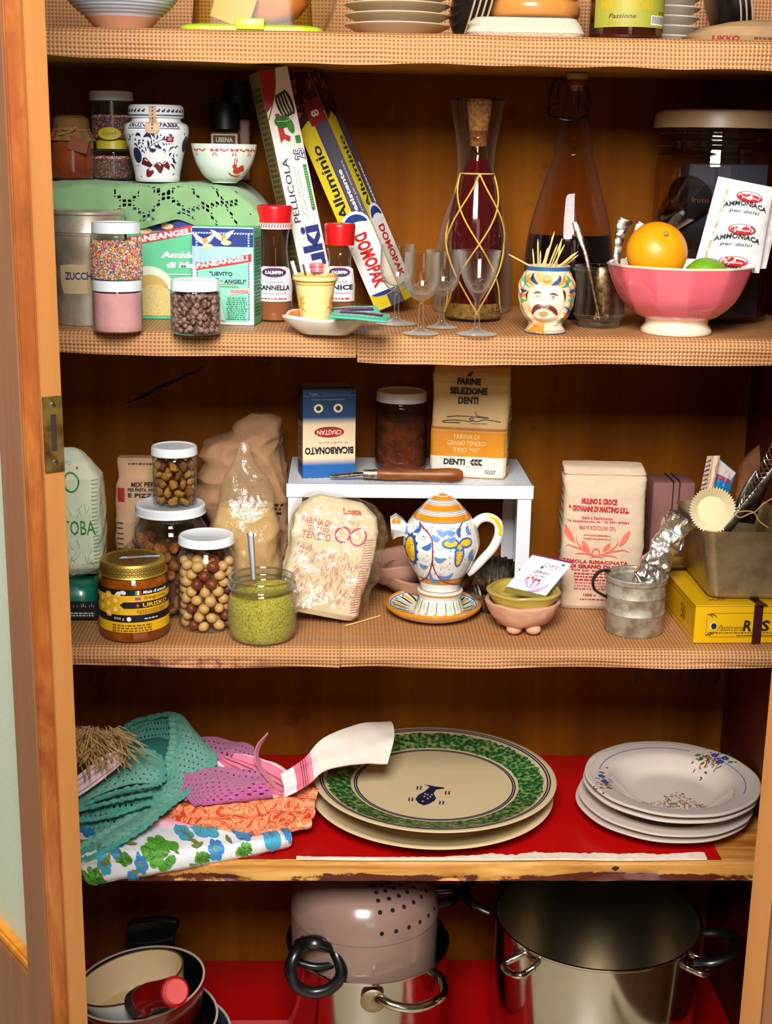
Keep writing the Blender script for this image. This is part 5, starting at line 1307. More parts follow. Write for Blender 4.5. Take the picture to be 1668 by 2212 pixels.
rt = 50/S(gq); obj('glass_body', lathe(shell(sprof([(rt*.62, 0), (rt*.72, .002), (rt*.86, rt*1.0), (rt, rt*2.0)], 6), .0018), 64), glass('ribbed_smoke_glass', '#d8cfc4', '#4a3c34', power=2), t)
# ================================================================ soft shapes: bags, foil, crumpled film
def ridge(p, s, seed): return 1-2*abs(nz(p, s, seed))
def se(x, k): return (max(0, 1-abs(x)**k))**(1/k)
class Bag:
 """paper bag: rings (z, half width, half depth, x shift, y shift)"""
 def __init__(s, rings, k=7, amp=.0022, fs=28, seed=0, amp2=.0008, fs2=90):
  s.r = rings; s.k = k; s.amp = amp; s.fs = fs; s.seed = seed; s.amp2 = amp2; s.fs2 = fs2
  s.zs = [q[0] for q in rings]
 def at(s, z): return [float(np.interp(z, s.zs, [q[i] for q in s.r])) for i in (1, 2, 3, 4)]
 def disp(s, p):
  a = s.amp*(ridge(p, s.fs, s.seed)-.5)+s.amp2*ridge(p, s.fs2, s.seed+9); h = s.zs[-1]
  return a*min(1, p.z/.012+.15)
 def pt(s, a, z):
  w, d, sx, sy = s.at(z); c, sn = math.cos(a), math.sin(a); rr = 1/((abs(c)**s.k+abs(sn)**s.k)**(1/s.k))
  p = Vector((w*rr*c, d*rr*sn, z)); n_ = Vector((c, sn, 0)); p2 = p+n_*s.disp(p); return p2+Vector((sx, sy, 0))
 def front(s, u, v):
  w, d, sx, sy = s.at(v); x = max(-.999, min(.999, u/w)); y = -d*se(x, s.k); a = math.atan2(y/d*1.0, x) if d else -PI/2
  lo, hi = -PI, 0
  f = lambda a_: math.cos(a_)/((abs(math.cos(a_))**s.k+abs(math.sin(a_))**s.k)**(1/s.k))
  for _ in range(22):
   m_ = (lo+hi)/2
   if f(m_) < x: lo = m_
   else: hi = m_
  return s.pt((lo+hi)/2, v), (0, -1, 0)
 def mesh(s, nz_=60, n=128, cap=True):
  bm = bmesh.new(); rows = []
  z0, z1 = s.zs[0], s.zs[-1]
  zz = sorted(set(list(np.linspace(z0, z1, nz_))+s.zs))
  for z in zz: rows.append([bm.verts.new(s.pt(2*PI*i/n-PI, z)) for i in range(n)])
  for A, B in zip(rows, rows[1:]):
   for i in range(n): bm.faces.new((A[i], A[(i+1) % n], B[(i+1) % n], B[i]))
  if cap: bm.faces.new(rows[0][::-1]); bm.faces.new(rows[-1])
  bmesh.ops.recalc_face_normals(bm, faces=bm.faces); return bm
def paper(name, col, var=.06, bump=.3, rough=.75): return mat(name, col, rough, bump=bump, bscale=70, var=var, vscale=18)
def blob(rows, y, dep, q, k=3, amp=.004, fs=25, seed=0, n=96, amp2=.0015, fs2=80, top_open=False, sub=4, gathered=None):
 """rows of (py, pxL, pxR) top to bottom -> closed crumpled body around depth y; dep: depth factor or list"""
 rr = []
 for i, (py, a, b) in enumerate(rows):
  L_, R_ = W(a, py, y), W(b, py, y); z = (L_.z+R_.z)/2-q.z; d = dep[i] if isinstance(dep, (list, tuple)) else (R_.x-L_.x)/2*dep
  rr.append((z, (R_.x-L_.x)/2, d, (L_.x+R_.x)/2-q.x, y-q.y))
 rr = rr[::-1]
 P_ = crv([Vector(v[:3]) for v in rr], sub); Q_ = crv([Vector((v[0], v[3], v[4])) for v in rr], sub)
 rings = [(a.x, max(.0008, a.y), max(.0006, a.z), b.y, b.z) for a, b in zip(P_, Q_)]
 o = []
 for r_ in rings:
  if not o or r_[0] > o[-1][0]+1e-5: o.append(r_)
 return Bag(o, k, amp, fs, seed, amp2, fs2)
def ffix(q, r):   # front-surface pixel -> angle, height (accounts for the surface standing in front of the axis)
 def f(px, py, rr=None):
  rr = rr or r; a = 0
  for _ in range(4):
   p = W(px, py, q.y-rr*math.cos(a)); a = math.asin(max(-.985, min(.985, (p.x-q.x)/rr)))
  return a, p.z-q.z
 return f
# ================================================================ THIRD SHELF
LZ = Z3+.0022
# --- kitchen scale with glass bowl and the manitoba flour (left, cut by the door)
sc_q = G(120, 1318, LZ); sc_q = Vector((W(118, 1250, .16).x, .185, LZ))
t = thing('kitchen_scale', 'dark green kitchen scale with a glass bowl at the far left, partly behind the door', 'scale', sc_q)
green = mat('dark_green_plastic', '#0a6a58', .3, coat=.3)
wS = W(218, 1250, .12).x-sc_q.x
obj('base', loft([[Vector((x*wS*f, y*.085*f-.0, z)) for x, y in [(math.copysign(abs(math.cos(a))**.35, math.cos(a)), math.copysign(abs(math.sin(a))**.35, math.sin(a))) for a in np.linspace(0, 2*PI, 48, endpoint=False)]] for f, z in ((.9, 0), (1, .004), (1, .018), (.97, .032), (.93, .044), (.82, .052))]), green, t)
P = Print(); P.rect(-wS*.99, .004, wS*.97, .030, '#0c0e12'); P.up()
for i in range(24): P.rect(-wS*.9+i*wS*.078, .021, -wS*.895+i*wS*.078, .021+(.005 if i % 4 == 0 else .003), '#dfe6e6')
P.text('2', wS*.70, .0245, h=.004, m='#dfe6e6'); P.text('1', wS*.86, .0245, h=.004, m='#dfe6e6'); P.micro(wS*.3, .007, wS*.95, .014, 2, '#b8c4c4', 5)
P.build('dial', t, on_front(-.0865), off=.0006)
gb = thing('glass_bowl', 'wide clear glass bowl on the green scale, holding the tall flour bag', 'bowl', (sc_q.x-.005, sc_q.y+.0, LZ+.0545))
Rg = W(292, 1150, sc_q.y).x-gb.location.x; hz_ = W(200, 1175, sc_q.y).z-gb.location.z
bw = sprof([(Rg*.45, 0), (Rg*.55, .001), (Rg*.8, hz_*.35), (Rg*.95, hz_*.75), (Rg, hz_)], 6)
obj('bowl', lathe(shell(bw, .0018), 72), glass('thin_bowl_glass', '#fbfbf6', '#8a8a70', power=5), gb)
fq = Vector((W(140, 1100, sc_q.y-.02).x, sc_q.y-.015, LZ+.0575))
h = W(180, 968, fq.y).z-fq.z; w_ = W(224, 1100, fq.y).x-fq.x
bagm = Bag([(0, w_*.90, .030, 0, 0), (.01, w_*.97, .034, 0, 0), (h*.5, w_*1.02, .036, 0, 0), (h*.78, w_*.97, .030, 0, 0), (h*.90, w_*.80, .018, -.006, 0), (h*.98, w_*.45, .008, -.002, .004), (h, w_*.28, .003, 0, .004)], 5, .0026, 22, 3)
t = thing('flour_bag', 'pale flour bag with green lettering in the glass bowl at far left', 'flour bag', fq)
obj('bag', bagm.mesh(), paper('white_green_paper', '#dfe3c8'), t)
P = Print(); gn = '#1d8a34'
zO = W(160, 1042, fq.y-.03).z-fq.z; xO = W(155, 1042, fq.y-.03).x-fq.x
P.ring(xO, zO, .0105, .0135, .0022, gn); P.text('MANITOBA', W(158, 1135, fq.y-.03).x-fq.x-.012, W(180, 1138, fq.y-.03).z-fq.z, w=.088, h=.021, m=gn, bold=.0)
rr = random.Random(4)
for i in range(150):
 x = rr.uniform(-w_*.9, w_*.85); z = rr.uniform(h*.05, h*.55); a = rr.uniform(40, 140); l = rr.uniform(.004, .012)
 if abs(z-(W(180, 1138, fq.y-.03).z-fq.z)) < .014: continue
 P.line([(x, z), (x+l*.6*math.cos(math.radians(a))+.001, z+l*.6*math.sin(math.radians(a))), (x+l*math.cos(math.radians(a-15)), z+l)], .0006, '#8cc08c')
for i in range(22): P.rect(w_*.80, h*(.10+.032*i), w_*.94, h*(.10+.032*i)+.0012, '#7ab87a')
P.text('TIPO', xO-.004, zO+.026, h=.005, m='#9cc8a0'); P.rect(xO+.010, zO+.018, xO+.013, zO+.021, gn)
P.build('printed_front', t, bagm.front, off=.0016, maxe=.005)
# --- flour bag at the back left
bq = Vector((W(340, 1100, .27).x, .27, LZ)); h = W(340, 988, .27).z-LZ; w_ = wof(258, 432, 1050, .23)/2
bagb = Bag([(0, w_*.96, .034, 0, 0), (.01, w_, .038, 0, 0), (h*.55, w_*1.02, .040, 0, 0), (h*.82, w_*.98, .030, 0, 0), (h*.86, w_*.94, .020, 0, 0), (h*.97, w_*.96, .012, 0, 0), (h, w_*.94, .010, 0, .004)], 6, .003, 22, 8)
t = thing('flour_bag', 'tan flour bag with black and red print behind the almond jar', 'flour bag', bq)
obj('bag', bagb.mesh(), paper('tan_paper', '#c89e76'), t)
P = Print(); xl = W(290, 1050, .23).x-bq.x
for i, s_ in enumerate(('MIX PER', 'PER PASTA, PANE', 'E PIZZA')): P.text(s_, xl+.012, W(300, 1050+11*i, .23).z-bq.z, w=.044-.01*(i == 0), h=.006, m='#1a1412', bold=.03)
P.rect(-w_*.9, h*.70, -w_*.72, h*.80, '#a81c22'); P.rect(w_*.75, h*.70, w_*.96, h*.78, '#a81c22'); P.poly([(xl, h*.48), (xl+.012, h*.48), (xl+.009, h*.36)], '#c02a28'); P.rect(xl+.004, h*.2, xl+.02, h*.36, '#2a2a4a')
for i in range(12): P.rect(-w_*.92, h*(.1+.04*i), -w_*.76, h*(.1+.04*i)+.002, '#5a4a40')
P.micro(-w_*.7, h*.955, w_*.5, h*.975, 1, '#2a1c14', 7)
P.build('printed_front', t, bagb.front, off=.0016, maxe=.005)
# --- almond jar and the small walnut jar on it
def pick_items(q, pr, z0, z1, size, mats, meshes, name, lab_fn, grp, n_ring, seed, lays, gap=.001, inner=True, jit=.08, label_obj='nut', tag_cat='nut'):
 rr = random.Random(seed); rf = rlook(pr); dz = (z1-z0)/max(1, lays-1); out = []
 for k in range(lays):
  z = z0+k*dz
  for i in range(n_ring):
   a = -PI/2+2*PI*(i+.5*(k % 2))/n_ring+rr.uniform(-jit, jit); zz_ = z+rr.uniform(-.12, .12)*size; rad = rf(zz_)-size-gap
   out.append((rad, a, zz_))
  if inner and k % 1 == 0:
   for i in range(max(3, n_ring//2)): out.append(((rf(z)-size)*.42, rr.uniform(0, 2*PI), z+rr.uniform(-.2, .5)*size))
 for rad, a, z in out:
  mi = rr.randrange(len(meshes)); o = bpy.data.objects.new(name, meshes[mi]); C.objects.link(o)
  o.location = q+Vector((rad*math.cos(a), rad*math.sin(a), z)); o.rotation_euler = (rr.uniform(0, 6), rr.uniform(0, 6), rr.uniform(0, 6)); s_ = rr.uniform(.9, 1.08); o.scale = (s_, s_, s_)
  tag(o, lab_fn(mi), tag_cat, grp)
def mesh_of(bm, m, name):
 me = bpy.data.meshes.new(name); bm.to_mesh(me); bm.free(); me.materials.append(m); me.polygons.foreach_set('use_smooth', [True]*len(me.polygons)); return me
q, r, mp, hh_ = place(364, 1338, 154, LZ)
H = hh_(1090)
t, pr = jar('almond_jar', 'large jar of whole almonds with white lid, behind the honey', q, r, H, .011, lidw, lid_r=74*mp, neck=.84, shoulder=.80)
P = Print(); f = ffix(q, r*.98)
P.micro(-.02, f(360, 1110)[1], .02, f(360, 1116)[1], 1, '#33303a', 4); P.micro(-.01, f(360, 1122)[1], .022, f(360, 1136)[1], 3, '#4a4438', 4); P.build('printed_lettering', t, on_cyl(lambda v: rlook(pr)(v)), off=.0004, maxe=.004)
almond = mat('almond_skin', '#a8622c', .6, bump=.8, bscale=420, var=.4, vscale=260, var2='#7c4018')
def almond_bm():
 bm = ico(.0088, 2, (1, .62, 1.45))
 for v in bm.verts:
  k = (v.co.z+.0128)/.0256; s_ = 1.08-.55*max(0, k-.45); v.co.x *= s_; v.co.y *= s_
 return bm
am = mesh_of(almond_bm(), almond, 'almond')
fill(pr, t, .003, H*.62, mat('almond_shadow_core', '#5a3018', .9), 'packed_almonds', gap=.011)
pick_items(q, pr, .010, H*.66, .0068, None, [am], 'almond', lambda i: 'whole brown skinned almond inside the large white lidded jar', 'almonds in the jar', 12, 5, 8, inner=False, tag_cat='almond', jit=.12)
rw, zt = None, H+.0030
q2 = Vector((W(378, 1055, q.y-.004).x, q.y-.004, q.z+zt)); mp2 = 1/S(q2); r2 = 47*mp2; H2 = W(378, 966, q2.y).z-q2.z
t, pr = jar('walnut_jar', 'small jar of chopped walnuts with white lid standing on the almond jar', q2, r2, H2, .0095, lidw, lid_r=49*mp2, neck=.94, shoulder=.84)
wm = [mat('walnut_brown', '#8a4a16', .6, bump=1, bscale=300, var=.4, vscale=200), mat('walnut_gold', '#c4862e', .6, bump=1, bscale=300, var=.4, vscale=200)]
def walnut_bm(sd):
 bm = ico(.0085, 2, (1, .5, .8))
 for v in bm.verts: v.co *= 1+.45*nz(v.co*260, 1, sd)
 return bm
wms = [mesh_of(walnut_bm(3), wm[0], 'walnut_piece'), mesh_of(walnut_bm(8), wm[1], 'walnut_piece')]
pick_items(q2, pr, .008, H2*.70, .0072, None, wms, 'walnut_piece', lambda i: ('dark' if i == 0 else 'golden')+' walnut piece inside the small jar on the almonds', 'walnut pieces in the small jar', 9, 12, 5, tag_cat='walnut')
# --- honey jar
q, r, mp, hh_ = place(281, 1392, 147, LZ)
H = hh_(1207); hm = mat('amber_honey', '#8a3c0a', .08, coat=.9, spec=.8, var=.35, var2='#b8660e', vscale=20)
gold = metal_m('gold_lid', '#e6c75c', .5)
t, pr = jar('honey_jar', 'jar of amber honey with honeycomb patterned gold lid and black and yellow label', q, r, H, .004, None, neck=.88, shoulder=.80, gm=glass('honey_glass', '#f6ecd8', '#8a4a14'))
fill(pr, t, .002, H*.86, hm, 'honey', gap=.0012)
lr = r*.945; lh = .0165
obj('lid', lathe([(0, H+.001), (lr*.80, H+.001), (lr*.86, H+.0025), (lr*.97, H+.002), (lr, H-.002), (lr*1.0, H-lh+.003), (lr*1.03, H-lh), (lr*.97, H-lh)], 64), gold, t)
P = Print(); P2 = Print()
for k in range(3):
 for i in range(26): P.ring((i-13+.5*(k % 2))*lr*.12, H-.0035-k*.0042, .0021, .0021, .0010, '#5a3c0c', 6)
P.build('honeycomb_side', t, on_cyl(lr*1.0), off=.0004, maxe=.004)
for i in range(-8, 9):
 for j in range(-8, 9):
  x, y = (i+.5*(j % 2))*.0056, j*.0049
  if math.hypot(x, y) < lr*.8: P2.ring(x, y, .0025, .0025, .0011, '#5a3c0c', 6)
P2.up(); P2.poly([(-.018, -.006), (.036, .006), (.037, .014), (-.016, .004)], '#d8dce6'); P2.up(); P2.micro(-.010, .0, .032, .008, 2, '#4a62a0', 3); P2.ell(.0, -.001, .004, .004, '#e89a2a')
P2.build('honeycomb_top', t, on_top(H+.0012), off=.0004)
f = ffix(q, r); P = Print(); blk_ = '#0e0d0f'; yl = '#f0b81a'
def hz1(py): return f(281, py)[1]
zA, zB, zC, zD, zE, zF = [hz1(y) for y in (1274, 1287, 1329, 1345, 1367, 1369)]
P.rect(-r*1.75, zE, r*1.75, zA, yl); P.up(); P.rect(-r*1.75, zB, r*1.75, zA, blk_); P.rect(-r*1.75, zD, r*1.75, zC, blk_)
zm1, zm2 = hz1(1301), hz1(1315); P.poly([(-r*.26, (zm1+zm2)/2), (-r*.14, zm1), (r*1.75, zm1), (r*1.75, zm2), (-r*.14, zm2)], blk_)
P.up()
for (cx_, cy_) in ((-.62, 1289), (-.62, 1307), (-.62, 1326), (-.38, 1298), (-.38, 1317), (-.86, 1297), (-.86, 1316)):
 P.ell(r*cx_, hz1(cy_), .0066, .0062, '#e8a818', n=6); P.up(); P.ell(r*cx_, hz1(cy_), .0036, .0036, '#f2d878', n=8)
P.ell(-r*1.15, hz1(1303), .0042, .0052, blk_)
P.ell(-r*.28, hz1(1283), .0046, .0030, '#e8e4f4', rot=30); P.ell(-r*.14, hz1(1280), .0040, .0028, '#e8e4f4', rot=-20); P.ell(-r*.30, hz1(1288), .0052, .0026, '#f0cc30', rot=-15)
P.rect(r*.18, zB+.001, r*.24, zA-.0015, '#2a9a4a'); P.rect(r*.24, zB+.001, r*.30, zA-.0015, '#f0f0f0'); P.rect(r*.30, zB+.001, r*.36, zA-.0015, '#d02a2a')
P.text('Miele di arancio', r*.82, (zA+zB)/2, w=r*.82, h=.0046, m='#f2f0ec', bold=.03, shear=.2)
P.rect(r*.18, hz1(1296), r*.34, hz1(1291), '#9a4ab0'); P.text('Orange honey', r*.80, hz1(1293.5), w=r*.76, h=.0052, m='#7a4a10', bold=.01)
P.text('URISKO', r*.82, (zm1+zm2)/2, w=r*.86, h=.0062, m='#f0c030', bold=.03); P.ell(r*.25, (zm1+zm2)/2, .0018, .0026, '#e03a3a')
P.micro(r*.2, hz1(1327), r*1.2, hz1(1317), 3, '#a8741a', 3); P.text('500 g', -r*.28, (zC+zD)/2, w=r*.3, h=.0042, m='#f0eeea'); P.ell(r*.0, (zC+zD)/2, .003, .0034, '#f4f4f4'); P.micro(r*.42, zD+.003, r*.85, zC-.004, 1, '#c8ccd8', 3)
P.micro(-r*.6, zE+.001, r*.75, zD-.002, 3, '#8a6214', 6)
P.build('label', t, on_cyl(r), off=.0007, maxe=.004)
# --- hazelnut jar
q, r, mp, hh_ = place(443, 1370, 122, LZ)
H = hh_(1158)
t, pr = jar('hazelnut_jar', 'jar of hazelnuts, some peeled, with white lid beside the honey', q, r, H, .009, lidw, lid_r=59*mp, neck=.84, shoulder=.80)
hzm = [mat('peeled_hazelnut', '#e0ac68', .5, var=.2, vscale=120), mat('hazelnut_skin', '#6a2412', .45, var=.4, var2='#8a3c1e', vscale=160)]
def nut(sd):
 bm = ico(.0078, 2, (1, 1, 1.06))
 for v in bm.verts:
  if v.co.z > .004: v.co.z += .0012*(v.co.z-.004)/.004
  v.co *= 1+.06*nz(v.co*200, 1, sd)
 return bm
hms = [mesh_of(nut(1), hzm[0], 'hazelnut'), mesh_of(nut(4), hzm[1], 'hazelnut')]
pick_items(q, pr, .009, H*.72, .0078, None, [hms[0], hms[0], hms[1]], 'hazelnut', lambda i: 'pale peeled hazelnut inside the jar beside the honey' if i < 2 else 'dark skinned hazelnut inside the jar beside the honey', 'hazelnuts in the jar', 10, 31, 8, tag_cat='hazelnut')
# --- pistachio jar, open, with spoon
q, r, mp, hh_ = place(563, 1401, 150, LZ)
H = hh_(1244); rl_ = 70*mp
pr = sprof([(r*.78, 0), (r*.86, .002), (r*.96, H*.14), (r, H*.40), (r*.99, H*.60), (r*.90, H*.76), (r*.87, H*.80)], 6)
t = thing('pistachio_jar', 'open rounded glass jar of green ground pistachio with a spoon in it', 'jar', q)
lip = [(r*.87, H*.80), (rl_*1.02, H*.83), (rl_*1.03, H*.86), (rl_*.97, H*.88), (rl_*.97, H*.96), (rl_*1.0, H*.985), (rl_*.985, H), (rl_*.94, H*.985), (rl_*.93, H*.85), (r*.82, H*.79)]
obj('glass_body', lathe([(0, .0004)]+pr+lip, 72), G_, t)
pist = bpy.data.materials.new('ground_pistachio'); n = NT(pist); f_ = n.noise(n.tex(), 420, 3, .7); col = n.ramp(f_, [(.34, '#7a6e10'), (.46, '#b3a02a'), (.62, '#cdbc52')]); n.l.new(col, n.b.inputs['Base Color']); n.b.inputs['Roughness'].default_value = .9; n.bump(f_, 1, .002)
rf = rlook(pr); bm = lathe([(0, .002)]+[(rf(z)-.0016, z) for z in np.linspace(.003, H*.74, 16)]+[(r*.80, H*.80), (r*.6, H*.86), (r*.3, H*.93), (0, H*.93)], 72)
for v in bm.verts:
 if v.co.z > H*.72:
  v.co.z += -.004+.012*(v.co.x/r)+.004*nz(v.co*60, 1, 4)+.002*nz(v.co*200, 1, 4)-.002
  v.co.z = max(H*.70, v.co.z)
obj('ground_pistachio', bm, pist, t)
for zz_, rr_ in ((H*.985, rl_*.99), (H*.86, rl_*1.02), (H*.80, rl_*.9)): obj('glass_ring', lathe([(rr_+.0016*math.cos(b), zz_+.0016*math.sin(b)) for b in np.linspace(0, 2*PI, 9)], 72), glass('rim_glass', '#f2ecc8', '#8a7c3c', power=1.2, bright_rim=.5), t)
sp = thing('teaspoon', 'steel teaspoon standing in the ground pistachio', 'spoon', (q.x-.012, q.y, q.z+H*.86))
p1 = W(541, 1150, q.y+.004)-sp.location; p0 = W(548, 1252, q.y-.004)-sp.location
obj('handle', tube([p0, p0.lerp(p1, .3), p0.lerp(p1, .75), p1], .0052, 12, 6, rf=lambda k: .62+.38*k if k < .97 else .7, flat=.35), metal_m('polished_steel', '#e8ecf2', .38), sp)
# --- crumpled kraft bag + film bag of yellow flour
kq = Vector((W(528, 1150, .26).x, .26, LZ))
kb = blob([(893, 548, 572), (910, 528, 592), (935, 515, 604), (955, 462, 612), (1000, 442, 622), (1060, 440, 622), (1140, 450, 615), (1250, 455, 612)], .26, [.004, .012, .026, .036, .046, .050, .050, .046], kq, k=3.2, amp=.020, fs=11, amp2=.007, fs2=30, seed=6)
kb.r[0] = (0.0005,)+tuple(kb.r[0][1:]) ; kb.zs[0] = .0005
t = thing('paper_bag', 'tall crumpled brown paper bag pinched shut, behind the yellow flour', 'paper bag', kq)
obj('bag', kb.mesh(90, 140), paper('kraft_bag', '#9c7450', .1, .4), t)
P = Print(); P.micro(.034, .12, .052, .15, 4, '#2a2018', 5); P.build('printed_text', t, kb.front, off=.0012, maxe=.006)
yq = Vector((W(528, 1200, .17).x, .17, LZ))
yb_ = blob([(955, 520, 530), (985, 508, 548), (1030, 492, 572), (1090, 470, 594), (1150, 458, 604), (1230, 452, 606), (1320, 460, 600)], .17, [.003, .008, .018, .028, .036, .038, .034], yq, k=2.6, amp=.007, fs=18, amp2=.002, fs2=55, seed=14)
yb_.r[0] = (0.0005,)+tuple(yb_.r[0][1:]); yb_.zs[0] = .0005
t = thing('flour_pouch', 'clear pouch of pale yellow semolina flour pinched to a point, behind the hazelnuts', 'pouch', yq)
hfl = W(528, 1090, .14).z-LZ
inner = Bag([(a, max(.001, b-.002), max(.001, c_-.002), d_, e_) for a, b, c_, d_, e_ in yb_.r if a < hfl], 2.6, .005, 18, 14, .001, 55)
obj('flour', inner.mesh(50, 100), mat('yellow_flour', '#e6c078', .9, var=.08, bump=.2), t)
film = bpy.data.materials.new('crinkled_film'); n = NT(film); out = n.n['Material Output']; n.n.remove(n.b)
tr_ = n.new('BsdfTransparent'); tr_.inputs[0].default_value = (.95, .90, .80, 1); gl_ = n.new('BsdfGlossy'); gl_.inputs['Roughness'].default_value = .18
df = n.new('BsdfDiffuse'); df.inputs[0].default_value = (*hexc('#d8b890'), 1); bp_ = n.new('Bump'); nn_ = n.noise(n.tex(), 60, 4, .6); n.l.new(nn_, bp_.inputs['Height']); bp_.inputs['Strength'].default_value = .8; bp_.inputs['Distance'].default_value = .004; n.l.new(bp_.outputs[0], gl_.inputs['Normal'])
m1 = n.new('MixShader'); m1.inputs[0].default_value = .28; n.l.new(tr_.outputs[0], m1.inputs[1]); n.l.new(df.outputs[0], m1.inputs[2])
m2 = n.new('MixShader'); m2.inputs[0].default_value = .11; n.l.new(m1.outputs[0], m2.inputs[1]); n.l.new(gl_.outputs[0], m2.inputs[2]); n.l.new(m2.outputs[0], out.inputs[0])
obj('film', yb_.mesh(80, 120), film, t)
# --- film-wrapped flour bag, leaning to the right
wq = G(695, 1353, LZ); wq.y += .030; wq = Vector((wq.x-.008, wq.y, LZ+.0128))
hb_ = .168; wb_ = .058
wb = Bag([(0, wb_*.90, .026, 0, 0), (.008, wb_*.97, .030, 0, 0), (hb_*.5, wb_*1.03, .033, 0, 0), (hb_*.80, wb_*1.02, .030, 0, 0), (hb_*.90, wb_*.90, .022, .002, 0), (hb_*.97, wb_*.66, .012, .0, 0), (hb_, wb_*.50, .006, 0, 0)], 6, .0045, 20, 21, .0012, 70)
t = thing('wrapped_flour_bag', 'cream flour bag with pink grass print wrapped in clear film, leaning right', 'flour bag', wq, rot=(math.radians(-5), math.radians(12), math.radians(4)))
obj('bag', wb.mesh(70, 140), paper('cream_pink_paper', '#ecdcb8', .05), t)
P = Print(); pk_ = '#d8707c'
P.text('FARINA DI', -.030, hb_*.80, w=.040, h=.0085, m='#cf6a70', shear=.1); P.text('GRANO', -.026, hb_*.74, w=.030, h=.0065, m='#d88a88'); P.text('TENERO', -.026, hb_*.68, w=.040, h=.010, m='#cf6a70')
P.text('TIPO', .020, hb_*.84, h=.005, m='#e0a0a0'); P.ring(.010, hb_*.73, .0105, .0110, .0022, '#d04a78'); P.ring(.032, hb_*.735, .0105, .0125, .0020, '#d04a78'); P.text('Loste', .016, hb_*.93, w=.026, h=.008, m='#e0685a', bold=.04, rot=6)
rr = random.Random(7)
for i in range(210):
 x = rr.uniform(-wb_*.95, wb_*.95); z = rr.uniform(hb_*.12, hb_*.55); a = math.radians(rr.uniform(55, 125)+x*400); l = rr.uniform(.005, .014)
 P.line([(x, z), (x+l*.5*math.cos(a), z+l*.5*math.sin(a)), (x+l*.8*math.cos(a)+.003*rr.uniform(-1, 1), z+l*math.sin(a))], .0008, rr.choice(['#e08088', '#e8a0a0', '#d86874', '#e89a88']), taper=True)
for i in range(30): P.line([(wb_*.72, hb_*(.08+.022*i)), (wb_*.93, hb_*(.10+.022*i))], .0009, '#dc8a90')
P.text('1', wb_*.82, hb_*.15, h=.007, m='#d84a48'); P.rect(-wb_*.8, hb_*.035, -wb_*.3, hb_*.06, '#d8a070')
P.build('printed_front', t, wb.front, off=.0016, maxe=.005)
filmb = Bag([(0, wb_*1.0, .028, 0, 0), (.008, wb_*1.08, .036, .002, 0), (hb_*.4, wb_*1.16, .040, .006, 0), (hb_*.75, wb_*1.16, .038, .006, 0), (hb_*.93, wb_*1.04, .028, .002, 0), (hb_*1.0, wb_*.8, .016, 0, 0), (hb_*1.03, wb_*.5, .004, 0, 0)], 3.4, .0075, 24, 5, .003, 75)
clear = film.copy(); clear.name = 'clear_crinkled_film'
for nd in clear.node_tree.nodes:
 if nd.type == 'MIX_SHADER' and abs(nd.inputs[0].default_value-.28) < 1e-3: nd.inputs[0].default_value = .05
 if nd.type == 'BSDF_TRANSPARENT': nd.inputs[0].default_value = (.98, .97, .93, 1)
obj('film', filmb.mesh(80, 130), clear, t)
tag(obj('toothpick', tube([G(746, 1352, LZ+.001), G(822, 1330, LZ+.001)], .0011, 6), tp), 'single toothpick lying on the third shelf beside the wrapped flour', 'toothpick')
# --- white metal rack
ry0, ry1 = .160, .345
rz = W(885, 1047, ry0).z; rx0, rx1 = W(619, 1060, ry0).x, W(1153, 1060, ry0).x; wm_ = mat('white_powder_coat', '#dfe2e6', .35, coat=.2)
rq = Vector(((rx0+rx1)/2, (ry0+ry1)/2, LZ)); Hr = rz-LZ; th_ = W(885, 1047, ry0).z-W(885, 1076, ry0).z
t = thing('shelf_riser', 'white metal riser table in the middle of the third shelf', 'riser', rq)
obj('top', box(rx1-rx0, ry1-ry0, .0015, 0, loc=(0, 0, Hr-.0015)), wm_, t, smooth=False)
for sy in (-1, 1): obj('apron', box(rx1-rx0, .0015, th_, 0, loc=(0, sy*((ry1-ry0)/2-.001), Hr-th_)), wm_, t, smooth=False)
for sx in (-1, 1): obj('apron', box(.0015, ry1-ry0-.003, th_, 0, loc=(sx*((rx1-rx0)/2-.001), 0, Hr-th_)), wm_, t, smooth=False)
for sx in (-1, 1):
 for sy in (-1, 1):
  bm = box(.020, .0016, Hr-th_+.002, 0, loc=(0, sy*-.0+(sy*.009), 0)); add(bm, box(.0016, .020, Hr-th_+.002, 0, loc=(sx*.0095, 0, 0)))
  obj('leg', bm, wm_, t, loc=(sx*((rx1-rx0)/2-.0125), sy*((ry1-ry0)/2-.0125), 0), smooth=False)
P = Print()
for i in range(44):
 for j in range(3):
  P.ell(-(rx1-rx0)/2+.018+i*(rx1-rx0-.03)/43, -(ry1-ry0)/2+.016+j*.012+.006*(i % 2 == 0), .0022, .0022, '#f2f4f8', n=8)
P.build('embossed_dots', t, on_top(Hr), off=.0003)
RZ = rz+.0008
yb = .198; c0, c1 = W(652, 930, yb).x, W(768, 930, yb).x; w_ = c1-c0; h_ = W(710, 841, yb).z-RZ
t = carton('bicarbonate_carton', 'blue and cream carton standing upside down on the white riser', ((c0+c1)/2-.003, yb+.024, RZ), w_, .044, h_, mat('blue_card', '#0f4a80', .4), rot=(0, 0, math.radians(10)))
def gband(P, x0, x1, z0, z1, ca, cb, n=10):
 ca, cb = hexc(ca), hexc(cb)
 for i in range(n):
  k = (i+.5)/n; c_ = [a+(b-a)*k for a, b in zip(ca, cb)]
  s_ = ''.join('%02x' % int(round(255*((x*12.92) if x <= .0031308 else 1.055*x**(1/2.4)-.055))) for x in c_)
  P.rect(x0, z0+(z1-z0)*i/n, x1, z0+(z1-z0)*(i+1)/n, '#'+s_)
P = Print(); w2 = w_/2*.995
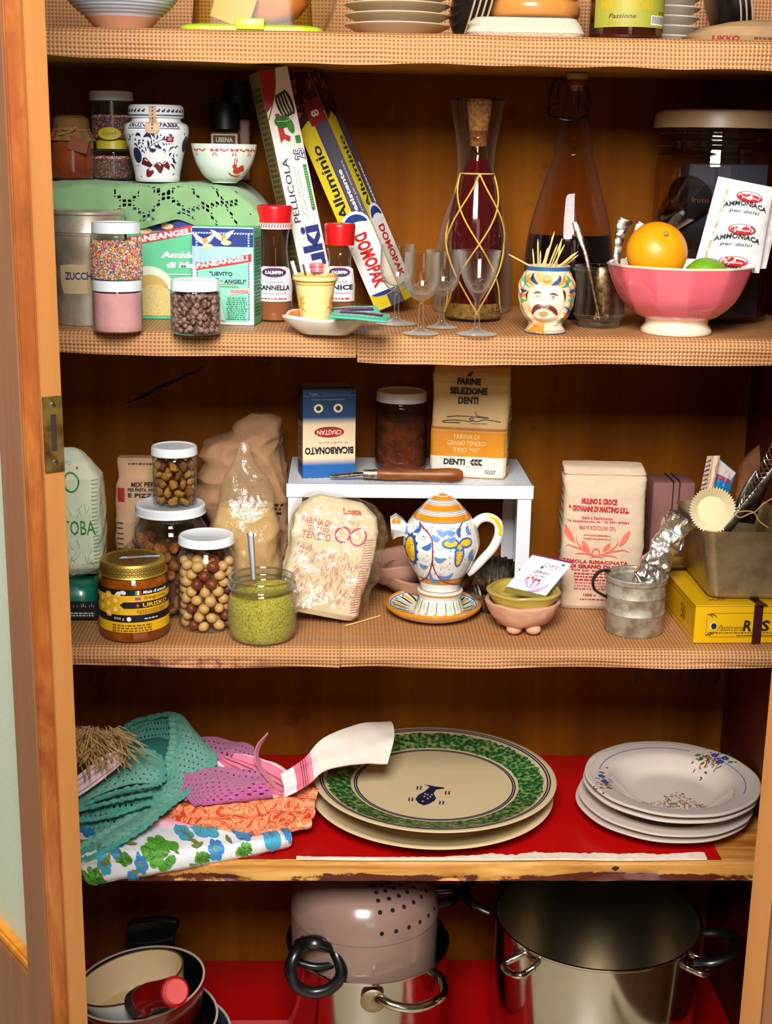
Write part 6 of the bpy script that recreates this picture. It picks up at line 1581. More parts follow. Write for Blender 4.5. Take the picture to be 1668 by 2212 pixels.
gband(P, -w2, w2, h_*.0, h_*.14, '#0f5c9e', '#0a5aa0', 3); gband(P, -w2, w2, h_*.14, h_*.22, '#0a5aa0', '#e8cfa6'); P.rect(-w2, h_*.22, w2, h_*.60, '#e8cfa6'); gband(P, -w2, w2, h_*.60, h_*.68, '#e8cfa6', '#0f4a80'); P.rect(-w2, h_*.68, w2, h_*.995, '#0d3a68')
P.up(); P.text('BICARBONATO', 0, h_*.305, w=w_*.92, h=h_*.085, m='#10131c', rot=180, bold=.05); P.text('di sodio puro', w_*.08, h_*.395, w=w_*.56, h=h_*.035, m='#3a6aa8', rot=180)
P.ell(0, h_*.515, w_*.285, h_*.062, '#7a1414'); P.up(); P.ell(0, h_*.515, w_*.265, h_*.052, '#a81c1c'); P.up(); P.text('CRASTAN', 0, h_*.513, w=w_*.46, h=h_*.055, m='#ecd8b8', rot=180, bold=.02)
for s in (-1, 1): P.ell(s*w_*.185-w_*.02, h_*.785, w_*.088, h_*.050, '#ecdcb0'); P.up(); P.ell(s*w_*.185-w_*.02, h_*.785, w_*.045, h_*.028, '#23201c', rot=20)
P.micro(-w_*.35, h_*.875, w_*.30, h_*.89, 1, '#7a98b8', 3); P.rect(-w2, h_*.925, w2, h_*.93, '#6a8ab0'); P.rect(-w2, h_*.965, w2, h_*.968, '#6a8ab0'); P.text('500 g', -w_*.3, h_*.948, w=w_*.14, h=h_*.024, m='#b8c8d8', rot=180); P.micro(-w_*.15, h_*.94, w_*.4, h_*.955, 1, '#5a7aa0', 3)
P.build('printed_front', t, on_front(-.022), off=.0003)
P = Print(); P.rect(-.022+.022, 0, .044, h_*.16, '#0b3a66'); P.rect(0, h_*.16, .044, h_*.62, '#9a7a56'); P.rect(0, h_*.62, .044, h_*.99, '#12100f'); P.up(); P.rect(.014, h_*.22, .030, h_*.31, '#8a1c1c'); P.micro(.012, h_*.34, .034, h_*.56, 6, '#3a2418', 3); P.micro(.012, h_*.68, .034, h_*.9, 7, '#6a5a4a', 3)
P.build('printed_side', t, on_side(-w_/2, .022), off=.0003)
obj('torn_flap', xf(box(w_*.9, .018, .0008), T(0, .006, h_+.0005) @ R('X', 12)), mat('brown_card_inside', '#7a5230', .8), t, smooth=False)
q, r, mp, hh_ = place(865, 0, 111, RZ, .268)
H = hh_(847)
t, pr = jar('dried_mushroom_jar', 'tall white lidded jar of brown crumbs standing on the white riser', q, r, H, .012, lidw, lid_r=54*mp, neck=.90, shoulder=.86, gm=glass('dusty_glass', '#eadccc', '#6a4a30', power=3))
fill(pr, t, .003, H*.66, mat('brown_crumbs', '#7a3c18', .9, bump=1.2, bscale=160, var=.5, var2='#4a2410', vscale=70), 'crumbs')
yb = .198; c0, c1 = W(934, 930, yb).x, W(1100, 930, yb).x; w_ = (c1-c0); h_ = W(1010, 797, yb).z-RZ
db = Bag([(0, w_*.48, .028, 0, 0), (.006, w_*.498, .031, 0, 0), (h_*.5, w_*.505, .033, 0, 0), (h_*.86, w_*.50, .031, 0, 0), (h_*.93, w_*.505, .026, 0, 0), (h_*.955, w_*.485, .023, 0, 0), (h_, w_*.49, .014, 0, .003)], 9, .0022, 20, 31, .0006, 80)
t = thing('flour_bag', 'cream and orange bag of soft wheat flour standing on the white riser', 'flour bag', ((c0+c1)/2+.004, yb+.034, RZ), rot=(0, 0, math.radians(-11)))
obj('bag', db.mesh(60, 150), paper('cream_flour_paper', '#d9b37c', .05), t)
P = Print(); w2 = w_*.493; kk = '#1a1510'
P.rect(-w2, h_*.20, w2, h_*.435, '#d98a12'); P.rect(-w2, h_*.447, w2, h_*.468, '#c06c1c'); P.rect(-w2, h_*.012, w2, h_*.20, '#e4d8cc'); P.up()
for s_, z_, ww_, hh2 in (('FARINE', .885, .25, .058), ('SELEZIONE', .80, .40, .062), ('DENTI', .715, .215, .064)): P.text(s_, -w_*.02, h_*z_, w=w_*ww_*1.2, h=h_*hh2, m=kk, bold=.045)
P.poly([(-w_*.05, h_*.925), (w_*.0, h_*.93), (w_*.02, h_*.97), (-w_*.01, h_*.958), (-w_*.04, h_*.955)], kk)
for pts_ in ([(-.30, .56), (-.1, .575), (.25, .565), (.1, .58), (.08, .62)], [(-.36, .52), (-.2, .535), (.02, .53), (.05, .56), (0, .55), (.1, .53), (.2, .55), (.4, .535)], [(-.36, .52), (-.34, .51), (-.12, .512)]): P.line([(w_*a, h_*b) for a, b in pts_], .0010, kk, sm=4)
P.text('CORRADO DENTI', w_*.12, h_*.512, w=w_*.22, h=h_*.012, m=kk)
for s_, z_, ww_ in (('FARINA DI', .385, .33), ('GRANO TENERO', .325, .50), ('TIPO "00"', .262, .34)): P.text(s_, -w_*.03, h_*z_, w=w_*ww_, h=h_*.042, m='#ecd2a0', bold=.0)
P.text('DENTI', -w_*.18, h_*.150, w=w_*.28, h=h_*.055, m=kk, bold=.05)
for s in (-1, 1):
 for i in range(3): P.poly([(w_*(.02+.05*i), h_*.150), (w_*(.055+.05*i), h_*(.150+s*.03)), (w_*(.10+.05*i), h_*(.150+s*.028)), (w_*(.06+.05*i), h_*(.150+s*.004))], kk)
P.text('MOLINO', w_*.08, h_*.105, w=w_*.2, h=h_*.014, m='#8a8078'); P.micro(w_*.22, h_*.045, w_*.38, h_*.085, 3, kk, 4)
P.build('printed_front', t, db.front, off=.0016, maxe=.005)
def bag_side(B, sgn=1):
 def fn(u, v):
  lo, hi = (-PI/2, PI/2)
  w, d, sx, sy = B.at(v); x = max(-.99, min(.99, u/d)); f_ = lambda a_: math.sin(a_)/((abs(math.cos(a_))**B.k+abs(math.sin(a_))**B.k)**(1/B.k))
  for _ in range(20):
   m_ = (lo+hi)/2
   if f_(m_) < x: lo = m_
   else: hi = m_
  a = (lo+hi)/2
  if sgn < 0: a = PI-a
  return B.pt(a, v), (sgn, 0, 0)
 return fn
P = Print(); P.text('Nutrition', 0, h_*.60, w=.040, h=h_*.03, m=kk, bold=.03); P.text('Calories', -.004, h_*.50, w=.026, h=h_*.022, m=kk, bold=.02)
for z_ in (.635, .55, .475, .26, .12): P.rect(-.024, h_*z_, .024, h_*z_+.0016, kk)
P.micro(-.022, h_*.27, .022, h_*.46, 14, '#4a3828', 3, center=False); P.micro(-.022, h_*.13, .022, h_*.25, 8, '#6a5040', 4, center=False); P.micro(-.02, h_*.86, .02, h_*.95, 6, '#4a3828', 5)
P.build('printed_side', t, bag_side(db), off=.0009, maxe=.008)
p0, p1 = W(712, 1034, .174), W(1000, 1031, .178); cz = RZ+.0108
t = thing('apple_corer', 'kitchen tool with turned wooden handle lying on the front of the white riser', 'utensil', ((p0.x+p1.x)/2, .176, cz), rz=math.radians(-2))
L2 = (p1.x-p0.x)/2
obj('handle', xf(lathe([(0, -L2*.30), (.0065, -L2*.295), (.0080, -L2*.22), (.0088, -L2*.1), (.0080, L2*.05), (.0070, L2*.18), (.0078, L2*.32), (.0100, L2*.62), (.0108, L2*.8), (.0100, L2*.93), (.006, L2*.995), (0, L2)], 36), R('Y', 90)), wood('dark_turned_wood', '#5a2408', '#8a4a16', '#a8642a', grain=(.2, 1, 1), scale=60, rough=.4), t)
obj('ferrule', xf(lathe([(.0052, -L2*.50), (.0062, -L2*.49), (.0064, -L2*.36), (.0072, -L2*.33), (.0072, -L2*.29), (0, -L2*.29)], 30), R('Y', 90)), silv, t)
obj('blade', tube([(-L2*.50, 0, 0), (-L2*.62, 0, -.001), (-L2*.80, 0, -.003), (-L2*.99, 0, -.0045)], .0056, 14, 5, rf=lambda k: .75+.3*math.sin(PI*k) if k < .9 else .75, flat=.55), metal_m('dark_steel', '#8a8078', .35, dirt='#3a3028', scale=90), t)
# --- teapot and saucer
q, r, mp, hh_ = place(942, 1360, 206, LZ)
sau = thing('saucer', 'majolica saucer with orange rim and painted rays under the teapot', 'saucer', q)
rs = 103*mp
wmaj = mat('white_majolica', '#eceae4', .14, coat=.8); omaj = '#e2941c'
sp_ = [(rs*.62, 0), (rs*.66, .001), (rs*.9, .0085), (rs*.995, .0150), (rs, .0180), (rs*.96, .0192), (rs*.90, .0165), (rs*.6, .0085), (0, .0075)]
obj('dish', lathe([(0, .0006)]+sp_, 80), wmaj, sau)
obj('orange_rim', lathe([(rs*.955, .0132), (rs*1.004, .0152), (rs*1.008, .0182), (rs*.958, .0200), (rs*.925, .0184)], 80), mat('orange_majolica', '#df8f1e', .16, coat=.7, var=.12), sau)
P = Print(); zr = lambda rr_: float(np.interp(rr_, [0, rs*.6, rs*.9, rs*.96], [.0075, .0085, .0165, .0192]))
for i in range(20):
 a = 2*PI*i/20; c, s = math.cos(a), math.sin(a)
 P.line([(c*rs*.50, s*rs*.50), (c*rs*.72+.003*s, s*rs*.72-.003*c), (c*rs*.88, s*rs*.88)], .0036, '#14161c', taper=True, sm=3)
 a += PI/20; c, s = math.cos(a), math.sin(a); P.tear(c*rs*.86, s*rs*.86, c*rs*.55, s*rs*.55, .009, '#ecb422' if i % 2 else '#bcd6c4', .1)
 P.line([(c*rs*.80-.004*s, s*rs*.80+.004*c), (c*rs*.87, s*rs*.87), (c*rs*.80+.004*s, s*rs*.80-.004*c)], .0012, '#14161c', sm=2)
P.line([(rs*.90*math.cos(b), rs*.90*math.sin(b)) for b in np.linspace(0, 2*PI, 60)], .0014, '#2c5fae')
P.build('painted_rays', sau, lambda u, v: ((u, v, zr(math.hypot(u, v))), (0, 0, 1)), off=.0005, maxe=.006)
tq = Vector((W(949, 1330, q.y).x, q.y, q.z+.0080)); mp = 1/S(tq); r = 81*mp
hz_ = lambda py, f_=0: W(949, py, tq.y-f_).z-tq.z
H = hz_(1066); zn = [hz_(y, o) for y, o in ((1325, .03), (1300, .028), (1288, .028), (1262, .028), (1245, .035), (1190, .045), (1150, .045), (1128, .036))]
prof = sprof([(54*mp, 0), (52*mp, .004), (46*mp, zn[1]*.75), (44*mp, zn[1]), (48*mp, zn[2]-.001), (49*mp, zn[2]+.003), (42*mp, zn[2]+.006), (48*mp, zn[3]+.002), (62*mp, zn[4]+.004), (80*mp, zn[5]-.008), (81*mp, zn[5]+.008), (74*mp, zn[6]), (63*mp, zn[7]-.001)], 5)
t = thing('teapot', 'white majolica teapot painted with blue scrolls and yellow flowers, orange ringed lid', 'teapot', tq)
obj('body', lathe([(0, 0)]+prof+[(0, zn[7]-.001)], 72), wmaj, t)
zl0 = zn[7]-.0005; lp = sprof([(61*mp, zl0), (60*mp, zl0+.003), (47*mp, zl0+(H-zl0)*.36), (33*mp, zl0+(H-zl0)*.66), (18*mp, zl0+(H-zl0)*.90), (8*mp, H-.0012), (0, H)], 6)
obj('lid', lathe([(0, zl0)]+lp, 72), wmaj, t)
rf = rlook([p for p in prof]); rlf = rlook(lp)
P = Print(1/(50*mp)); om = mat('orange_majolica')
zz = lambda k: zl0+(H-zl0)*k
def bnd(z0, z1, m): P._add([(x, z) for z in (z0, z1) for x in np.linspace(-3.14, 3.14, 60)], [(i, i+1, 61+i, 60+i) for i in range(59)], m)
bnd(zz(.04), zz(.24), om); bnd(zz(.42), zz(.62), om); bnd(zz(.80), zz(.995), om)
P.up()
for k in (.01, .27, .335, .39, .645, .70, .77): bnd(zz(k), zz(k+.012), '#6a3a30')
P.build('painted_rings', t, on_ang(rlf), off=.0004, maxe=.006)
P = Print(1/r); bnd(zn[3]+.000, zn[3]+.008, om); bnd(zn[2]-.0015, zn[2]+.004, om); P.up(); bnd(zn[3]+.0085, zn[3]+.0095, '#7a3a28'); bnd(zn[2]+.0045, zn[2]+.0055, '#7a2a28')
f0 = ffix(tq, r*.95)
def F(X, Y):
 px, py = 800+X/3.626, 1040+Y/3.626; rr_ = r*.9
 for _ in range(4): a, z = f0(px, py, rr_); rr_ = max(.02, rf(max(zn[0], min(zn[7], z))))
 return a, z
u = mp/3.626; B1, B2, YL = '#2f68b8', '#5e92d0', '#efc01e'
def T_(x0, y0, x1, y1, w_, m=B1, b=.25):
 ln_ = math.hypot(x1-x0, y1-y0); ex = max(0, 70-ln_)/2/max(1, ln_); x0, y0, x1, y1 = x0-(x1-x0)*ex, y0-(y1-y0)*ex, x1+(x1-x0)*ex, y1+(y1-y0)*ex
 P.line([F(x0, y0), F((x0+x1)/2-(y1-y0)*b, (y0+y1)/2+(x1-x0)*b), F(x1, y1)], 40*u, m, sm=4, taper=True)
def LN(pts, w_, m, tp_=False): P.line([F(*p) for p in pts], w_*u, m, sm=4, taper=tp_)
P.up()
P.ell(*F(313, 530), 62*u/r*1.25, 118*u, '#234f9c', n=22); P.up(); P.ell(*F(310, 530), 46*u/r*1.25, 98*u, YL, n=22); P.up(); P.ell(*F(305, 535), 26*u/r*1.2, 60*u, '#e8a818')
for i in range(12): P.ell(F(313, 530)[0]+62*u/r*1.3*math.cos(i*.52), F(313, 530)[1]+122*u*math.sin(i*.52), 11*u/r, 12*u, '#1f4488', n=8)
for (a, b, rx_, ry_, ro_) in ((630, 488, 62, 36, 0), (748, 480, 58, 36, 0), (697, 575, 36, 92, 0)): P.ell(*F(a, b), rx_*u/r*1.12, ry_*u*1.1, B1, n=20); P.up(); P.ell(*F(a, b), (rx_-13)*u/r*1.12, (ry_-13)*u*1.1, YL, n=20)
for a in ((345, 395, 395, 335, 60), (405, 520, 480, 480, 60), (390, 640, 455, 660, 50), (500, 590, 590, 600, 60), (520, 380, 610, 400, 55), (490, 420, 545, 450, 50), (470, 700, 545, 790, 60), (540, 740, 650, 710, 70), (600, 385, 665, 400, 40), (705, 370, 705, 430, 50), (760, 350, 785, 410, 55), (800, 530, 800, 620, 50), (745, 780, 790, 680, 60), (310, 690, 370, 770, 60), (280, 350, 300, 400, 40), (610, 450, 650, 440, 30)): T_(*a, B1 if (a[0] % 2) else B2)
LN(((390, 320), (470, 420), (490, 540), (480, 660), (440, 750), (380, 790)), 10, '#8a2c30'); LN(((490, 560), (500, 680), (560, 770), (640, 800), (720, 790)), 10, '#8a2c30'); LN(((720, 320), (690, 380), (690, 440)), 8, '#8a2c30')
LN(((350, 800), (300, 730), (280, 650)), 7, '#4a3a6a')
rr = random.Random(2)
for i in range(80):
 X, Y = rr.uniform(290, 800), rr.uniform(340, 770); P.ell(*F(X, Y), 4.5*u/r, 4.5*u, rr.choice(['#26355a', '#8a2c30', '#26355a']), n=6)
for (cx_, cy_) in ((430, 350), (420, 430), (545, 510), (430, 600), (580, 650), (650, 440), (400, 700), (740, 640), (560, 700)): P.ring(*F(cx_, cy_), 30*u/r, 24*u, .0004, '#8a96b0', 12, 180, 360)
for i in range(-5, 6):
 a = i*.40; P.tear(a, zn[1]*.25, a, zn[1]*.98, .012, '#b9cf9a', 0); P.line([(a+.2, zn[1]*.95), (a+.2, zn[1]*.2), (a+.12, .002)], .0022, '#7a1c24', sm=3); P.ell(a+.2, zn[1]*.12, .05, .003, '#ecb422', n=8)
P.build('painted_decoration', t, on_ang(rf), off=.0004, maxe=.005)
W3 = lambda X, Y, dy=0: W(800+X/3.626, 1040+Y/3.626, tq.y+dy)-tq
obj('spout', tube([W3(330, 400), W3(275, 380), W3(235, 362), W3(190, 350), W3(160, 352)], .0115, 6, 0, rf=lambda k: (.8, .85, 1.3, 1.75, 1.3)[int(round(k*4))]), wmaj, t)
obj('handle', tube([W3(800, 420), W3(815, 340), W3(870, 290), W3(940, 285), W3(1000, 330), W3(1005, 420), W3(960, 520), W3(890, 600), W3(800, 690), W3(760, 715)], .0068, 12, 6, flat=.8), wmaj, t)
obj('handle_stripe', tube([W3(925, 268, -.002), W3(985, 300, -.004), W3(1016, 360, -.004), W3(1014, 420, -.004)], .003, 6, 5), mat('yellow_stroke', '#ecc820', .2), t)
obj('spout_spot', ico(.006, 2, (1.1, .5, 1), loc=W3(205, 312, -.012)), mat('orange_majolica'), t)
# --- stacked tan clay dishes behind the teapot
tanc = mat('unglazed_clay', '#b98a72', .8, var=.12, bump=.15)
for k, (pxl, pxr, zz_, sc_) in enumerate(((815, 1040, 0, 1.0), (815, 905, .022, .9))):
 cx_ = 925 if k == 0 else 868; qd = Vector((W(cx_, 1200, .24).x, .243, LZ+zz_)); Rr = (.074 if k == 0 else .060)
 t = thing('clay_dish', ('wide tan clay dish behind the teapot, lower one' if k == 0 else 'smaller tan clay dish tilted on the lower one, behind the teapot'), 'dish', qd, rot=(0, 0 if k == 0 else math.radians(-6), 0))
 pr = sprof([(Rr*.55, 0), (Rr*.66, .003), (Rr*.9, .018), (Rr*1.0, .034), (Rr*.985, .036)], 5)
 obj('dish', rumple(lathe(shell(pr, .004), 60), .003, 30, k), tanc, t)
fm = metal_m('mould_tin', '#a89c8c', .35, dirt='#4a3c30', scale=60)
def flute(qd, R1, R0, h, lab, n_=22, rot=(0, 0, 0), grp='fluted tartlet moulds'):
 t = thing('fluted_mould', lab, 'mould', qd, rot=rot, group=grp)
 pr = [(R0, 0), (R0, .0006), (R0+(R1-R0)*.3, h*.3), (R0+(R1-R0)*.7, h*.7), (R1, h)]
 obj('shell', lathe(shell(pr, .0012), n_*8, ripple=lambda a, z, rr_: rr_*(1+.065*math.cos(a*n_)*min(1, z/h+.2)) if rr_ > R0*.9 else rr_), fm, t); return t
flute(Vector((W(1066, 1250, .165).x, .165, LZ+.0)), .034, .022, .030, 'lower fluted tin mould under the riser, right of the teapot')
flute(Vector((W(1074, 1220, .170).x, .170, LZ+.0305)), .036, .024, .034, 'upper fluted tin mould tilted under the riser, right of the teapot', rot=(math.radians(20), 0, 0))
# --- clay bowl, green bowl, saffron packet
q, r, mp, hh_ = place(1133, 1374, 160, LZ); q.y -= r*.38; mp = 1/S(q); hh_ = (lambda py: W(1133, py, q.y).z-LZ)
pc = mat('pink_clay', '#dba486', .6, var=.12, bump=.25, bscale=40)
R_ = 81*mp; H = hh_(1290)
for_ = sprof([(R_*.50, .010), (R_*.62, .012), (R_*.80, H*.45), (R_*.95, H*.75), (R_*1.0, H*.93), (R_*.985, H*.97)], 5)
t = thing('clay_bowl', 'hand made pink clay bowl on three small feet', 'bowl', q)
obj('body', rumple(lathe(shell(for_, .005), 64), .003, 28, 3, .001, 90), pc, t)
for a in (-120, -62, 30, 150):
 bm = ico(.0105, 2, (1.1, 1, .75)); bmesh.ops.translate(bm, vec=(R_*.52*math.cos(math.radians(a)), R_*.52*math.sin(math.radians(a)), .0080), verts=bm.verts); obj('foot', bm, pc, t)
yq_ = Vector((q.x+.001, q.y, q.z+H*.52)); R2 = 80*1/S(yq_); H2 = W(1135, 1274, yq_.y).z-yq_.z
ygm = mat('mustard_green_glaze', '#b9a244', .4, coat=.2, var=.1)
t = thing('green_bowl', 'mustard green clay bowl nested in the pink clay bowl', 'bowl', yq_)
prf = sprof([(R2*.5, 0), (R2*.66, .002), (R2*.82, H2*.45), (R2*.95, H2*.85), (R2*1.01, H2), (R2*1.0, H2+.002)], 5)
obj('body', rumple(lathe(shell(prf, .005), 64), .0025, 30, 6), ygm, t)
ZG = yq_.z+H2
t, sf = sachet3('saffron_packet', 'white card packet with purple crocus print leaning in the green bowl', [(1152, 1196, .020), (1238, 1215, .028), (1174, 1294, -.024), (1085, 1279, -.030)], yq_.y, .003, mat('white_card', '#e9e8ec', .5), 4)
P = Print(); P.rect(0, .965, 1, 1, '#7a1c54'); P.ell(.64, .80, .20, .09, '#f4f4f4'); P.up(); P.ring(.64, .80, .22, .085, .012, '#a8c0a8', 24, 120, 400); P.text('Leonia', .62, .80, w=.32, h=.10, m='#3a4a42', shear=.4); P.ell(.42, .72, .03, .04, '#1a6a3c'); P.ell(.84, .88, .025, .03, '#1a6a3c')
P.text('Zafferano', .50, .60, w=.36, h=.075, m='#8a3a6a', shear=.4); P.text('In Fili, Bio', .48, .50, w=.36, h=.055, m='#a86a8a', shear=.4)
P.poly([(0, 0), (1, 0), (1, .08), (.0, .14)], '#7a6a1c'); P.up()
for (x0_, y0_, x1_, y1_, c_) in ((.45, .16, .22, .40, '#c8a0d8'), (.5, .16, .42, .46, '#b088c8'), (.55, .16, .62, .44, '#c8a0d8'), (.6, .14, .86, .34, '#d8a8dc'), (.5, .12, .80, .22, '#c090d0')): P.tear(x1_, y1_, x0_, y0_, .09, c_, .1)
for x_ in (.30, .40, .50, .58): P.ell(x_, .42+.02*math.sin(x_*20), .035, .03, '#d86a20' if x_ < .5 else '#b83a2a')
P.build('printed_front', t, sf, off=.0006, maxe=.08)
# --- semola bag
yb = G(1300, 1318, LZ).y; c0, c1 = W(1216, 1200, yb).x, W(1384, 1200, yb).x; w_ = c1-c0; h_ = W(1300, 1024, yb).z-LZ
sb_ = Bag([(0, w_*.49, .030, -.002, 0), (.006, w_*.51, .034, 0, 0), (h_*.5, w_*.525, .037, 0, 0), (h_*.86, w_*.52, .034, 0, 0), (h_*.95, w_*.53, .030, -.001, 0), (h_*.975, w_*.51, .024, 0, 0), (h_*.985, w_*.52, .022, -.001, -.004), (h_*1.02, w_*.51, .020, -.003, .004), (h_*1.03, w_*.50, .016, -.003, .008)], 7, .0028, 18, 44, .0006, 80)
t = thing('flour_bag', 'cream bag of semolina with red lettering and red wheat ears, right of the riser', 'flour bag', ((c0+c1)/2+.004, yb+.036, LZ), rot=(0, math.radians(0), math.radians(-3)))
obj('bag', sb_.mesh(70, 150), paper('cream_semolina_paper', '#d6bd9e', .05), t)
qf = Vector(t.location)
def SB(X, Y): p = W(1190+X/7.582, 1060+Y/7.582, yb-.001); return (p.x-qf.x, p.z-qf.z)
P = Print(); rd = '#b8262c'; sal = '#e8705c'
def tx(s_, X, Y, X0, X1, hpx, m=rd, b=.03, rot=-1.5): a = SB(X, Y); P.text(s_, a[0], a[1], w=(X1-X0)/7.582/S(W(X, Y, yb))*1.0, h=hpx/7.582/S(W(1300, 1150, yb)), m=m, bold=b, rot=rot)
tx('MULINO S. CROCE', 820, 180, 510, 1130, 100, b=.06); tx('& GIOVANNI DI MARTINO S.R.L.', 810, 305, 280, 1345, 100, b=.06); tx('Sede e Stabilimento:', 790, 450, 530, 1055, 50, m='#d0585a'); tx('Via Santalessandra, 62 - Tel. 0931 859854', 800, 510, 275, 1335, 45, m='#c8484a')
tx('96019 ROSOLINI (SR)', 785, 620, 480, 1100, 90, m='#c8403e', b=.01); tx('www.mulinodimartino.it', 780, 725, 550, 1010, 34, m='#d05a50'); tx('info@mulinodimartino.it', 780, 785, 550, 1010, 34, m='#d05a50')
def sl_(pts, w2_, m=sal, tp_=True): P.line([SB(*p) for p in pts], w2_/7.582/S(W(1300, 1150, yb)), m, sm=4, taper=tp_)
sl_(((280, 570), (330, 720), (420, 850)), 95); sl_(((540, 815), (590, 900), (660, 990)), 85); sl_(((1310, 650), (1230, 770), (1130, 900)), 95); sl_(((1000, 850), (940, 920), (870, 990)), 80)
for pts in (((270, 920), (330, 890), (420, 920), (520, 950), (660, 1030), (750, 1060)), ((450, 720), (450, 820), (540, 940), (640, 1000), (750, 1050)), ((420, 1040), (540, 1020), (760, 1060), (880, 1100)), ((1290, 1000), (1200, 960), (1080, 980), (900, 1020), (780, 1060)), ((1100, 760), (1110, 850), (1010, 960), (890, 1020), (780, 1050)), ((1110, 1100), (1010, 1060), (800, 1060), (650, 1100))): sl_(pts, 26)
P.ring(*SB(760, 1010), .005, .006, .0022, sal)
tx('SEMOLA RIMACINATA', 755, 1165, 225, 1290, 62, b=.03); tx('DI GRANO DURO', 760, 1245, 330, 1180, 70, b=.06); tx('Solo per panificazione', 760, 1310, 350, 1170, 46)
for i, (Y, m_) in enumerate(((1360, rd), (1410, rd), (1460, rd), (1510, '#d0706a'), (1560, '#d0706a'), (1610, '#c8585a'))):
 a, b = SB(400, Y+18), SB(1120-40*(i % 2), Y-18); P.micro(a[0], a[1], b[0], b[1], 1, m_, 3+i, fill=.6, ragged=.05)
tx('1000 g', 655, 1720, 560, 760, 56); a, b = SB(490, 1800), SB(920, 1770); P.micro(a[0], a[1], b[0], b[1], 1, rd, 4)
P.build('printed_front', t, sb_.front, off=.0016, maxe=.005)
P = Print()
for i in range(11): P.line([(-.02, h_*(.25+.065*i)), (.012, h_*(.28+.065*i))], .0035, '#7a3430')
P.build('printed_side', t, bag_side(sb_, -1), off=.0010, maxe=.008)
# --- tin mug with foil-wrapped stick
q, r, mp, hh_ = place(1381, 1380, 126, LZ)
H = hh_(1240); alu = metal_m('battered_tin', '#bdb4a4', .5, dirt='#8f8066', scale=45, met=.45)
R_ = 63*mp
t = thing('tin_mug', 'battered small tin mug with curled handle standing before the semolina', 'mug', q)
obj('body', lathe(shell([(R_*.97, 0), (R_*1.0, .002), (R_*1.0, H*.36), (R_*1.015, H*.37), (R_*1.0, H*.38), (R_*1.0, H*.66), (R_*1.015, H*.67), (R_*1.0, H*.68), (R_*1.0, H*.88), (R_*1.04, H*.90), (R_*1.05, H*.93), (R_*1.04, H*.95), (R_*1.07, H*.985), (R_*1.06, H)], .0016), 80), alu, t)
mh = lambda px, py, dy=0: W(px, py, q.y+dy)-q
obj('handle', tube([mh(1318, 1232), mh(1296, 1234), mh(1282, 1252), mh(1284, 1272), mh(1300, 1284), mh(1318, 1296), mh(1320, 1330)], .0062, 10, 6, flat=.3), metal_m('dark_tin', '#6a655c', .4, dirt='#2a2620', scale=60), t)
foil = metal_m('aluminium_foil', '#e4ded4', .36)
p0, p1 = W(1388, 1262, q.y), W(1478, 1112, q.y+.02); t = thing('foil_package', 'long object wrapped in crumpled foil leaning out of the tin mug', 'package', p0)
bm = tube([Vector((0, 0, -.02)), Vector((0, 0, 0)), (p1-p0)*.5, (p1-p0)], 32*mp, 40, 30, rf=lambda k: (.72+.35*k) if k < .93 else (.72+.35*k)*math.sqrt(max(.05, 1-((k-.93)/.075)**2)), flat=.62)
for v in bm.verts:
 v.co += v.co.normalized().orthogonal()*0+Vector((nz(v.co, 70, 1), nz(v.co, 70, 4), nz(v.co, 70, 9)))*.007+Vector((ridge(v.co, 140, 2), ridge(v.co, 140, 5), ridge(v.co, 140, 7)))*.0012
obj('foil', bm, foil, t, smooth=False)
# --- yellow pastry box
A_, B_ = G(1498, 1390, LZ), G(1442, 1335, LZ)
dx = Vector((1, .03, 0)).normalized(); dy_ = Vector((-.03, 1, 0)); ang = math.atan2(dx.y, dx.x); bwid, bdep = XR-A_.x-.016, .235; bh = W(1500, 1309, A_.y).z-LZ
yel = mat('yellow_box_card', '#e0ac08', .35, coat=.15)
t = thing('pastry_box', 'yellow printed pastry box tied with a dark ribbon under the loaf tin', 'box', (A_.x, A_.y, LZ), rz=ang)
obj('carton', box(bwid, bdep, bh, .001, 1, loc=(bwid/2, bdep/2, 0)), yel, t, smooth=False)
obj('lid', box(bwid+.003, bdep+.003, .0015, 0, loc=(bwid/2, bdep/2, bh)), yel, t, smooth=False)
rib = mat('dark_satin_ribbon', '#3a1016', .35, var=.2)
xr = W(1641, 1340, A_.y).x-A_.x
obj('ribbon', box(.0125, .0008, bh+.003, 0, loc=(xr-.002, -.0016, -.0005)), rib, t, smooth=False)
obj('ribbon', xf(box(.0125, bdep*.9, .0009, 0), T(xr-.012, bdep*.42, bh+.0018) @ R('Z', 8)), rib, t, smooth=False)
obj('ribbon', box(.0009, .013, bh+.003, 0, loc=(-.0010, bdep*.72, 0)), rib, t, smooth=False)
obj('ribbon', box(bwid*.95, .013, .0009, 0, loc=(bwid*.5, bdep*.72, bh+.0018)), rib, t, smooth=False)
P = Print(); br = '#6a4a0c'; x1_ = bwid
for z_ in (.17, .80): P.rect(.020, bh*z_, x1_, bh*z_+.0006, br)
P.rect(.016, bh*.24, .0166, bh*.72, br)
for z_, s in ((.2, 1), (.77, -1)):
 for k in range(4): P.tear(.016+.002*k, bh*z_, .022+.003*k, bh*z_+s*.004*(k % 2+.5), .0026, br, .2)
P.ell(.0265, bh*.47, .0048, .0055, '#e8e4e0'); P.up(); P.ell(.0270, bh*.465, .0040, .0047, '#151a3a')
P.text('Pasticceria', .052, bh*.42, w=.036, h=.009, m='#6a5a18', shear=.5); P.text('R', .0755, bh*.47, w=.012, h=.016, m='#1a1408', bold=.03, shear=.1); P.text('S', .1005, bh*.47, w=.012, h=.016, m='#1a1408', bold=.03, shear=.1)
